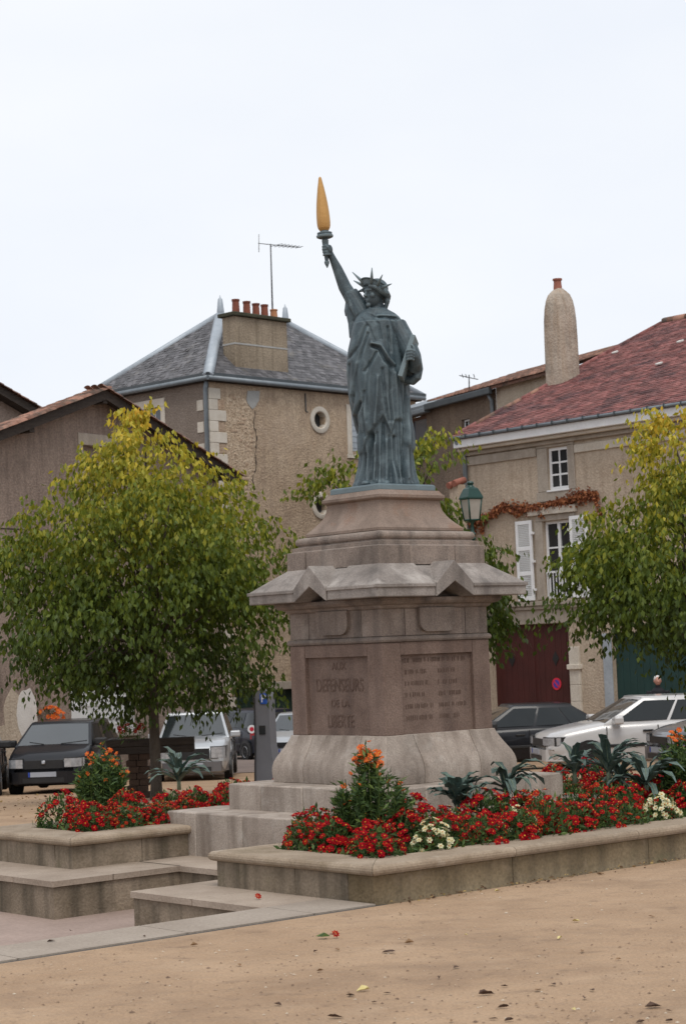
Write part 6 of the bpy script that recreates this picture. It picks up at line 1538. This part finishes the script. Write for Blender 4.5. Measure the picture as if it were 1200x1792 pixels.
def clump(name, label, cat, meshes, R_=.20, Hh=.26, nf=42, nl=300, seed=0, group=None, oz=.25):
    g = np.random.default_rng(seed)
    t = thing(name, label, cat, (0, 0, 0), 0, group)
    d = g.normal(size=(nl, 3)); d[:, 2] = np.abs(d[:, 2]) + .1; d /= np.linalg.norm(d, axis=1, keepdims=True)
    rad = g.uniform(.45, 1.0, nl) ** .6; P = d * rad[:, None] * np.array([R_, R_, Hh]); P[:, 2] += .0
    A_ = d + g.normal(size=(nl, 3)) * .7; A_[:, 2] += .15; A_ /= np.linalg.norm(A_, axis=1, keepdims=True)
    L_ = g.uniform(.025, .055, nl); V, F = leaves_np(P, A_, L_, L_ * g.uniform(.3, .5, nl), g.uniform(-.3, .3, (nl, 1)))
    f = np_mesh('foliage', V, F, M_bedleaf, parent=t); tag(f, kind='stuff')
    for k in range(nf):
        q = g.normal(size=3); q[2] = abs(q[2]) * .9 + .12; q /= np.linalg.norm(q)
        p = Vector(q * np.array([R_, R_, Hh]) * g.uniform(.94, 1.12))
        nrm = Vector(q + g.normal(size=3) * .35 + np.array([-.1, -.35, oz])).normalized()
        o = bpy.data.objects.new('flower', meshes[int(g.integers(len(meshes)))]); COL.objects.link(o); o.parent = t
        o.location = p; o.rotation_mode = 'QUATERNION'; o.rotation_quaternion = nrm.to_track_quat('Z', 'Y')
    return t
def orange_spire(label, seed, height=.72, loc=(0, 0, 0), R_=.17):
    "tall bushy plant with orange heads"
    g = np.random.default_rng(seed); t = thing('orange_flower_plant', label, 'plant', loc, 0, 'tall orange flowering plants')
    P, A_ = [], []; stems = []
    for k in range(64):
        a = g.uniform(0, 2 * math.pi); r = R_ * math.sqrt(g.uniform()) ; hh = height * g.uniform(.74, 1.0) * (1 - .42 * (r / R_) ** 1.4)
        base = Vector((math.cos(a) * r * .8, math.sin(a) * r * .8, 0)); top = Vector((math.cos(a) * r, math.sin(a) * r, hh)); stems.append((base, top))
        for q in range(52):
            f = g.uniform(.08, .97); p = base.lerp(top, f) + Vector(g.normal(size=3) * .012); P.append(p); dd = Vector(g.normal(size=3)); dd.z = abs(dd.z) * .5 + .15; A_.append(dd.normalized())
    P, A_ = np.array(P), np.array(A_); L_ = g.uniform(.04, .085, len(P)); V, F = leaves_np(P, A_, L_, L_ * .28, g.uniform(-.2, .2, (len(P), 1)))
    tag(np_mesh('foliage', V, F, M_bedleaf, parent=t), kind='stuff')
    m = MB()
    for b, tt in stems: m.tube([b, b.lerp(tt, .5) + Vector((.005, 0, .01)), tt], [.005, .004, .003], n=4, caps=False)
    tag(m.build('stems', M_bedleaf, t), kind='stuff')
    for b, tt in stems:
        for q in range((int(g.integers(2, 5))) if tt.z > height * .8 else int(g.uniform() < .3)):
            o = bpy.data.objects.new('flower', FM_or[int(g.integers(2))]); COL.objects.link(o); o.parent = t
            o.location = tt + Vector(g.normal(size=3) * .022) + Vector((0, 0, -.02 * q)); o.rotation_mode = 'QUATERNION'; o.rotation_quaternion = Vector((g.normal() * .5, -.5 + g.normal() * .4, .7)).normalized().to_track_quat('Z', 'Y')
    return t
def kale(label, seed, n=14, size=.42, loc=(0, 0, 0), droop=1.0, broad=1.0):
    "rosette of long puckered blue-green leaves that arch over"
    g = np.random.default_rng(seed); t = thing('leafy_kale', label, 'plant', loc, 0, 'dark kale plants in the beds')
    m = MB(); m.tube([(0, 0, -.06), (0, 0, .07)], [.022, .016], n=7); m.build('stalk', M_kale_rib, t)
    n = int(n * 1.4)
    for k in range(n):
        a = 2 * math.pi * k / n * 2.4 + g.normal() * .2; el = g.uniform(.25, 1.2) if k % 3 else g.uniform(1.1, 1.45); L = size * g.uniform(.75, 1.1); wd = L * g.uniform(.058, .085) * broad
        pts = []; p = Vector((0, 0, .0 + .07 * k / n)); ang = el
        for q in range(9):
            pts.append(p.copy()); p = p + Vector((math.cos(a) * math.cos(ang), math.sin(a) * math.cos(ang), math.sin(ang))) * L / 8; ang -= droop * (.10 + .045 * q) * g.uniform(.8, 1.2)
        vs = []; fs = []
        for q, c in enumerate(pts):
            tv = (pts[min(q + 1, 8)] - pts[max(q - 1, 0)]).normalized(); side = tv.cross(Vector((0, 0, 1))).normalized(); nn = side.cross(tv)
            w = wd * (0.18 + 1.0 * math.sin(math.pi * min(1, (q + .6) / 8.6)) ** .7) if q < 8 else wd * .15
            pk = .25 * w * (1 if q % 2 else -1)
            vs += [c + side * w + nn * (w * .28 + pk), c + side * w * .5 + nn * (w * .12 - pk * .6), c, c - side * w * .5 + nn * (w * .12 + pk * .6), c - side * w + nn * (w * .28 - pk)]
        for q in range(8):
            for j in range(4): b = q * 5 + j; fs.append((b, b + 1, b + 6, b + 5))
        o = MB().add(vs, fs, 0, True).build('leaf', M_kale, t)
        r = MB(); r.tube([c + Vector((0, 0, .004)) for c in pts[:-1]], [.006 - .0005 * q for q in range(8)], n=4, caps=False); r.build('midrib', M_kale_rib, o)
    return t
ZS = .205
GR = 'red bedding flower clumps'
protos = []
def near_label(u, v): pass
rg = random.Random(21)
NP = 5
def uvloc(u, v): p = W(u, v, ZS); return (p.x, p.y, ZS)
CL = []
# right-hand bed: rows parallel to the front wall
for v, du, off in ((9.98, .30, 0), (10.26, .32, .15), (10.56, .34, .05)):
    u = 8.66 + off
    while u < 12.95:
        CL.append((u + rg.uniform(-.04, .04), v + rg.uniform(-.05, .05), 'R')); u += du * rg.uniform(.9, 1.12)
for u, v in ((8.72, 10.85), (9.0, 10.82), (8.95, 11.0)): CL.append((u, v, 'R'))
for k in range(9): CL.append((12.3 + .33 * (k % 3) + rg.uniform(-.05, .05), 10.95 + .36 * (k // 3), 'B'))
for k in range(12): CL.append((12.25 + .36 * (k % 3) + rg.uniform(-.05, .05), 12.1 + .36 * (k // 3) + rg.uniform(-.05, .05), 'B'))
# left-hand bed
for v, du, off in ((13.62, .32, .0), (13.92, .33, .15), (14.22, .34, .05)):
    u = 8.72 + off
    while u < 12.9:
        CL.append((u + rg.uniform(-.04, .04), v + rg.uniform(-.04, .04), 'L')); u += du * rg.uniform(.92, 1.15)
def u_on(px, v):
    lo, hi = 8.3, 13.2
    for _ in range(40):
        mid = (lo + hi) / 2
        if project(W(mid, v, ZS))[0] < px: lo = mid
        else: hi = mid
    return lo
white_spots = [(u_on(757, 9.98), 9.98), (u_on(907, 10.2), 10.2), (u_on(1157, 9.99), 9.99)]
kinds = []
place = {'R': 'in the right bed along the planter front', 'B': 'in the bed behind the monument steps', 'L': 'in the left bed beside the steps'}
src = {}
protoset = {}
i_ = 0
for u, v, w in CL:
    pq = project(W(u, v, ZS + .2))[0]
    if (w == 'B' and 560 < pq < 950) or pq > 1290: continue
    near_white = any(math.hypot(u - a, v - b) < .23 for a, b in white_spots)
    if near_white: continue
    typ = 'orr' if rg.random() < (.25 if w != 'L' else .15) else 'red'
    key = (typ, rg.randrange(4))
    lab = ('red bedding flowers with orange eyes ' if typ == 'red' else 'thinner orange red bedding flowers ') + place[w]
    grp = lab.split(' in the ')[0] + ' ' + w
    grp = {'red': 'red flower clumps ', 'orr': 'orange red flower clumps '}[typ] + place[w]
    pxm, pym = project(W(u, v, ZS + .2))
    row = {'R': 'front row' if v < 10.12 else ('middle row' if v < 10.42 else 'back row'), 'B': 'rear bed', 'L': 'row by the cap' if v < 13.77 else ('middle row' if v < 14.07 else 'far row')}[w]
    if w == 'R': mark = 'left of the orange spire' if pxm < 590 else 'under the orange spire' if pxm < 700 else 'beside the cream clump' if pxm < 790 else 'below the low kale' if pxm < 860 else 'below the arching kale' if pxm < 940 else 'right of the arching kale' if pxm < 1010 else 'below the upright kales' if pxm < 1090 else 'below the wide kale' if pxm < 1150 else 'at the right edge'
    elif w == 'L': mark = 'at the left end' if pxm < 130 else 'under the tall orange plant' if pxm < 210 else 'right of the tall orange plant' if pxm < 290 else 'below the spiky kale' if pxm < 345 else 'before the silver estate car' if pxm < 385 else 'left of the upper step' if pxm < 425 else 'before the parking meter'
    else: mark = 'left of the steps' if pxm < 600 else 'hidden by the steps' if pxm < 930 else 'below the white hatchback' if pxm < 1060 else 'among the tall kales'
    lab = ('red flowers, ' if typ == 'red' else 'sparse orange red flowers, ') + {'R': 'right bed, ', 'L': 'left bed, ', 'B': ''}[w] + row + ', ' + mark
    grp = ('red flower clumps, ' if typ == 'red' else 'orange red flower clumps, ') + {'R': 'right bed, ', 'L': 'left bed, ', 'B': ''}[w] + row + ', ' + mark
    if key not in protoset:
        t = clump('flower_clump', lab, 'flowers', FM_red if typ == 'red' else FM_orr + FM_red[:1], seed=i_ + 1, nf=((92, 78, 62, 44)[key[1]] if typ == 'red' else (44, 34, 26, 36)[key[1]]), nl=400, R_=(.2, .18, .16, .19)[key[1]], Hh=(.25, .27, .22, .24)[key[1]])
        protoset[key] = t
    else: t = dup(protoset[key])
    t['label'] = lab; t['group'] = grp
    t.location = uvloc(u, v); t.rotation_euler = (0, 0, A + rg.uniform(-.5, .5)); s_ = rg.uniform(.8, 1.18) * (1.12 if w == 'R' and v > 10.4 else 1); t.scale = (s_, s_, s_ * rg.uniform(.9, 1.15))
    i_ += 1
for (u, v), lab, sc_ in zip(white_spots, ('cream white flower clump beside the front corner of the right bed', 'small cream flower clump among red flowers below the nearest arching kale', 'cream flower clump at the right edge of the photo near the planter cap'), (1.0, .95, 1.0)):
    t = clump('flower_clump', lab, 'flowers', FM_cream, seed=i_ + 50, nf=46, nl=260, R_=.145, Hh=.23); t.location = uvloc(u, v); t.scale = (sc_,) * 3; i_ += 1
def spot(px, py, z): u, v = uv_at(px, py, z); return uvloc(u, v)
# tall orange plants
def by_top(px, py_top, D):
    p = at_y(px, py_top, D); return (p.x, D, ZS), p.z - ZS
loc, hh = by_top(642, 1297, 13.95); orange_spire('tall bushy plant with orange flowers before the corner of the pedestal steps', 31, hh, loc, R_=.27)
loc, hh = by_top(176, 1298, 18.3); orange_spire('tall plant topped with orange flowers in the left bed before the black hatchback', 32, hh, loc, R_=.23)
loc, hh = by_top(1196, 1255, 16.0); orange_spire('tall bush with orange flowers at the right edge before the grey car', 33, hh, loc, R_=.24)
# kale
for (px, py, D, sz, n, lab, sd, dr) in ((885, 1345, 15.1, .40, 16, 'arching dark kale before the right end of the pedestal step', 41, 1.1), (800, 1392, 14.7, .28, 15, 'low blue green kale between the orange spire and the arching kale', 42, .7),
                                    (1003, 1322, 16.2, .34, 12, 'upright dark kale left of the tallest kale', 43, .8), (1062, 1312, 16.0, .42, 15, 'tallest upright dark kale before the white hatchback', 44, .8),
                                    (1128, 1335, 15.8, .40, 16, 'wide dark kale with spreading leaves near the right edge', 45, 1.0), (312, 1332, 19.2, .44, 16, 'dark spiky kale in the left bed before the silver estate car', 46, .8),
                                    (1085, 1345, 16.4, .30, 12, 'half hidden dark kale behind the wide spreading kale', 47, 1.0)):
    p = at_y(px, py, D); kale(lab, sd, n, sz * 1.02, (p.x, D, p.z - sz * (.50 if sd != 42 else .3)), dr, 2.0 if sd == 42 else 1.0)
# ground-cover leaves filling the beds
def filler():
    g = np.random.default_rng(77); P = []
    for u0, u1, v0, v1, n in ((8.55, 13, 9.88, 10.78, 2600), (8.55, 9.3, 10.75, 11.02, 250), (12.1, 13, 10.8, 14.4, 1500), (8.6, 13, 13.5, 14.42, 2300)):
        for k in range(n):
            p = W(g.uniform(u0, u1), g.uniform(v0, v1), ZS + g.uniform(0, .06)); P.append(tuple(p))
    P = np.array(P); A_ = g.normal(size=P.shape); A_[:, 2] = np.abs(A_[:, 2]) + .3; A_ /= np.linalg.norm(A_, axis=1, keepdims=True)
    L_ = g.uniform(.035, .075, len(P)); V, F = leaves_np(P, A_, L_, L_ * .4, g.uniform(-.2, .2, (len(P), 1)))
    tag(np_mesh('bedding_leaves', V, F, M_bedleaf), 'green bedding leaves filling the planter between the flowers', 'leaves', kind='stuff')
filler()
# pot of orange flowers on the brown wall, red flowers in the trough
s_, z_ = F1.sz(86, 1262, .25); w_ = MW[h1.name] @ Vector((s_, .22, z_))
pot = thing('wall_pot', 'clay pot hung on the brown wall above the black hatchback', 'pot', tuple(w_), B1); m = MB(); m.lathe([(.10, -.22), (.16, 0), (.17, 0), (.17, -.03), (.14, -.04)], n=12); m.build('pot', M_terracotta, pot, sharp=40)
t = clump('flower_clump', 'bright orange flowers in the pot hung on the brown wall', 'flowers', FM_or, R_=.26, Hh=.28, nf=40, nl=150, seed=91); t.location = w_; t.scale = (1.15,) * 3
for o in t.children:
    if o.name.startswith('flower'): o.scale = (2.4,) * 3
t = clump('flower_clump', 'red flowers growing over the left end of the dark wooden trough', 'flowers', FM_red, R_=.22, Hh=.3, nf=26, nl=260, seed=92); p = at_y(232, 1292, DT); t.location = (p.x, DT, p.z - .06)
for o in t.children:
    if o.name.startswith('flower'): o.scale = (1.6,) * 3; o.location.z = o.location.z * .5 + .16
# ------------------------------------------------------------------ fallen leaves and bits on the sand
def leaf_mesh(seed, curl):
    g = random.Random(seed); pts = [(0, -.5, 0), (.16, -.25, .05), (.2, .05, .10), (.12, .32, .06), (0, .5, .02), (-.13, .3, .09), (-.22, 0, .12), (-.15, -.28, .05)]
    vs = [(x * g.uniform(.8, 1.3), y, z * curl * g.uniform(.6, 1.6)) for x, y, z in pts] + [(0, 0, 0.0), (0, -.25, .0), (0, .25, .0)]
    fs = [(0, 1, 9), (1, 2, 8, 9), (2, 3, 10, 8), (3, 4, 10), (4, 5, 10), (5, 6, 8, 10), (6, 7, 9, 8), (7, 0, 9)]
    return MB().add(vs, fs).mesh('fallen_leaf', M_deadleaf_dark)
LMS = {mt.name: [] for mt in (M_deadleaf_dark, M_deadleaf_tan, M_deadleaf_yellow)}
for mt in (M_deadleaf_dark, M_deadleaf_tan, M_deadleaf_yellow):
    for k in range(4):
        me = leaf_mesh(k + 3, random.uniform(1.0, 2.8)); me.materials.clear(); me.materials.append(mt); LMS[mt.name].append(me)
LEAVES = [(680, 1667, 'd', .085), (850, 1741, 'd', .085), (1142, 1763, 'd', .09), (587, 1781, 'd', .08), (798, 1694, 'd', .05), (768, 1712, 'd', .04), (882, 1727, 'd', .04), (968, 1724, 'd', .055), (1035, 1734, 'd', .045), (880, 1764, 'd', .06),
          (1023, 1748, 'd', .045), (993, 1781, 'd', .035), (862, 1784, 'd', .045), (890, 1787, 'd', .05), (613, 1743, 'd', .05), (655, 1755, 'd', .035), (677, 1739, 'd', .04), (552, 1666, 'd', .035), (758, 1653, 'd', .03), (1081, 1680, 't', .04), (940, 1734, 't', .06),
          (1018, 1666, 't', .06), (716, 1651, 't', .06), (590, 1663, 't', .05), (938, 1758, 't', .03), (790, 1788, 't', .045), (1007, 1613, 'y', .06), (979, 1643, 'y', .05), (635, 1734, 'y', .075), (815, 1637, 'y', .03), (1003, 1768, 'y', .035), (870, 1560, 'y', .05), (742, 1555, 't', .07),
          (806, 1562, 't', .06), (486, 1759, 'd', .05), (90, 1648, 'd', .06), (125, 1630, 'd', .045), (253, 1640, 'd', .035), (340, 1655, 't', .05), (420, 1690, 't', .045), (1140, 1605, 't', .05), (700, 1600, 't', .05), (560, 1700, 't', .04), (1050, 1530, 't', .06), (940, 1545, 't', .05), (1170, 1788, 'd', .04), (1120, 1790, 'd', .05), (1170, 1770, 'd', .03)]
NM = {'d': (M_deadleaf_dark, 'dark curled dead leaf lying on the sand', 'dark dead leaves on the sand'), 't': (M_deadleaf_tan, 'tan withered leaf lying flat on the sand', 'tan dead leaves on the sand'), 'y': (M_deadleaf_yellow, 'pale yellow fallen leaf on the sand', 'yellow fallen leaves on the sand')}
for k, (px, py, c, s_) in enumerate(LEAVES):
    mt, lab, grp = NM[c]; z = 0.004
    p = at_z(px, py, z); v_ = p.dot(EL)
    on_strip = 9.5 < v_ < 10.1 and p.dot(ER) < 8.2
    o = bpy.data.objects.new('fallen_leaf', LMS[mt.name][k % 4]); COL.objects.link(o); o.location = (p.x, p.y, z + .004); o.scale = (s_ * .95,) * 3; o.rotation_euler = (random.uniform(-.15, .15), random.uniform(-.25, .25), random.uniform(0, 6.28))
    big = 'large ' if s_ > .065 else '' if s_ > .045 else 'small '
    where = 'by the planter foot' if py < 1620 and px > 690 else 'near the edging slabs' if py < 1700 and px < 660 else 'in the open middle of the sand' if py < 1720 else 'toward the lower right' if px > 900 else 'toward the bottom middle' if px > 700 else 'toward the lower left'
    lab = big + lab.replace(' lying flat on the sand', '').replace(' lying on the sand', '').replace(' on the sand', '') + ' lying on the sand ' + where; grp = grp + ' ' + big + where
    tag(o, lab if not on_strip else 'dark dead leaf lying on the pale edging slabs', 'leaf', grp if not on_strip else 'dead leaves on the edging slabs')
def dropped(label, px, py, z, green):
    p = at_z(px, py, z); t = thing('dropped_flower', label, 'flower', (p.x, p.y, z), 0)
    fl = bpy.data.objects.new('bloom', FM_orr[1]); COL.objects.link(fl); fl.parent = t; fl.location = (.03, 0, .02); fl.rotation_euler = (.9, 0, .5); fl.scale = (1.0,) * 3
    if green:
        for k in range(5):
            m = MB(); a = 2.6 + .35 * k; m.add([(0, 0, .01), (math.cos(a) * .04 - .0, math.sin(a) * .02, .03), (math.cos(a) * .085, math.sin(a) * .05, .012), (math.cos(a + .3) * .05, math.sin(a + .3) * .03, .012)], [(0, 1, 2, 3)]); m.build('leaf', M_bedleaf, t)
dropped('broken red flower head with a green sprig lying on the sand', 578, 1641, .006, True)
dropped('single red flower head dropped on the stone ledge', 444, 1574, .004, False)
# grit and leaf crumbs, too many to count
def grit():
    g = np.random.default_rng(99); P = []
    while len(P) < 1500:
        px, py = g.uniform(-60, 1260), 1500 + 300 * g.uniform() ** .8
        p = at_z(px, py, .002); u, v = p.dot(ER), p.dot(EL)
        if v < 9.47: P.append((p.x, p.y, .002))
    P = np.array(P); n = len(P); s = np.abs(g.normal(size=n)) * .003 + .002
    T4 = np.array([[1, 0, 0], [-.5, .87, 0], [-.5, -.87, 0], [0, 0, .8]])
    a = g.uniform(0, 6.28, n); ca, sa = np.cos(a), np.sin(a)
    V = np.stack([np.stack([(T4[k, 0] * ca - T4[k, 1] * sa) * s * 1.6, (T4[k, 0] * sa + T4[k, 1] * ca) * s, T4[k, 2] * s], 1) + P for k in range(4)], 1).reshape(-1, 3)
    k = np.arange(n)[:, None] * 4; F = np.concatenate([k + np.array([q]) for q in ((0, 1, 3), (1, 2, 3), (2, 0, 3))], 0)
    tag(np_mesh('gravel', V, F, mat('grit', (.1, .07, .05), rough=.9, hue_ramp=[(0, (.13, .085, .06)), (.4, (.26, .18, .12)), (.85, (.38, .28, .20)), (1, (.55, .48, .38))])), 'fine grit and leaf crumbs scattered over the sand', 'grit', kind='stuff')
    # drifts of brown leaf litter on the slope behind the left planter and along the wall foot
    P = []
    for k in range(500): x = g.uniform(-9, -3.2); y = g.uniform(24, 36); P.append((x, y, gz(y) + .01))
    for k in range(420):
        u = g.uniform(8.3, 13.5); p = W(u, 9.585 - abs(g.normal()) * .10, .006); P.append(tuple(p))
    P = np.array(P); A_ = g.normal(size=P.shape); A_[:, 2] *= .2; A_ /= np.linalg.norm(A_, axis=1, keepdims=True); L_ = g.uniform(.03, .08, len(P)); L_[500:] *= .45
    V, F = leaves_np(P, A_, L_, L_ * .5, g.uniform(-.3, .3, (len(P), 1)))
    tag(np_mesh('leaf_litter', V, F, mat('litter', (.1, .07, .05), rough=.9, hue_ramp=[(0, (.07, .04, .025)), (.5, (.17, .10, .05)), (1, (.36, .25, .09))])), 'brown leaf litter on the sand by the planter foot and before the cars', 'leaves', kind='stuff')
grit()
for o in bpy.data.objects:
    if o.type == 'MESH' and o.parent is None and not o.get('kind') and not o.get('category'): print('UNTAGGED', o.name)
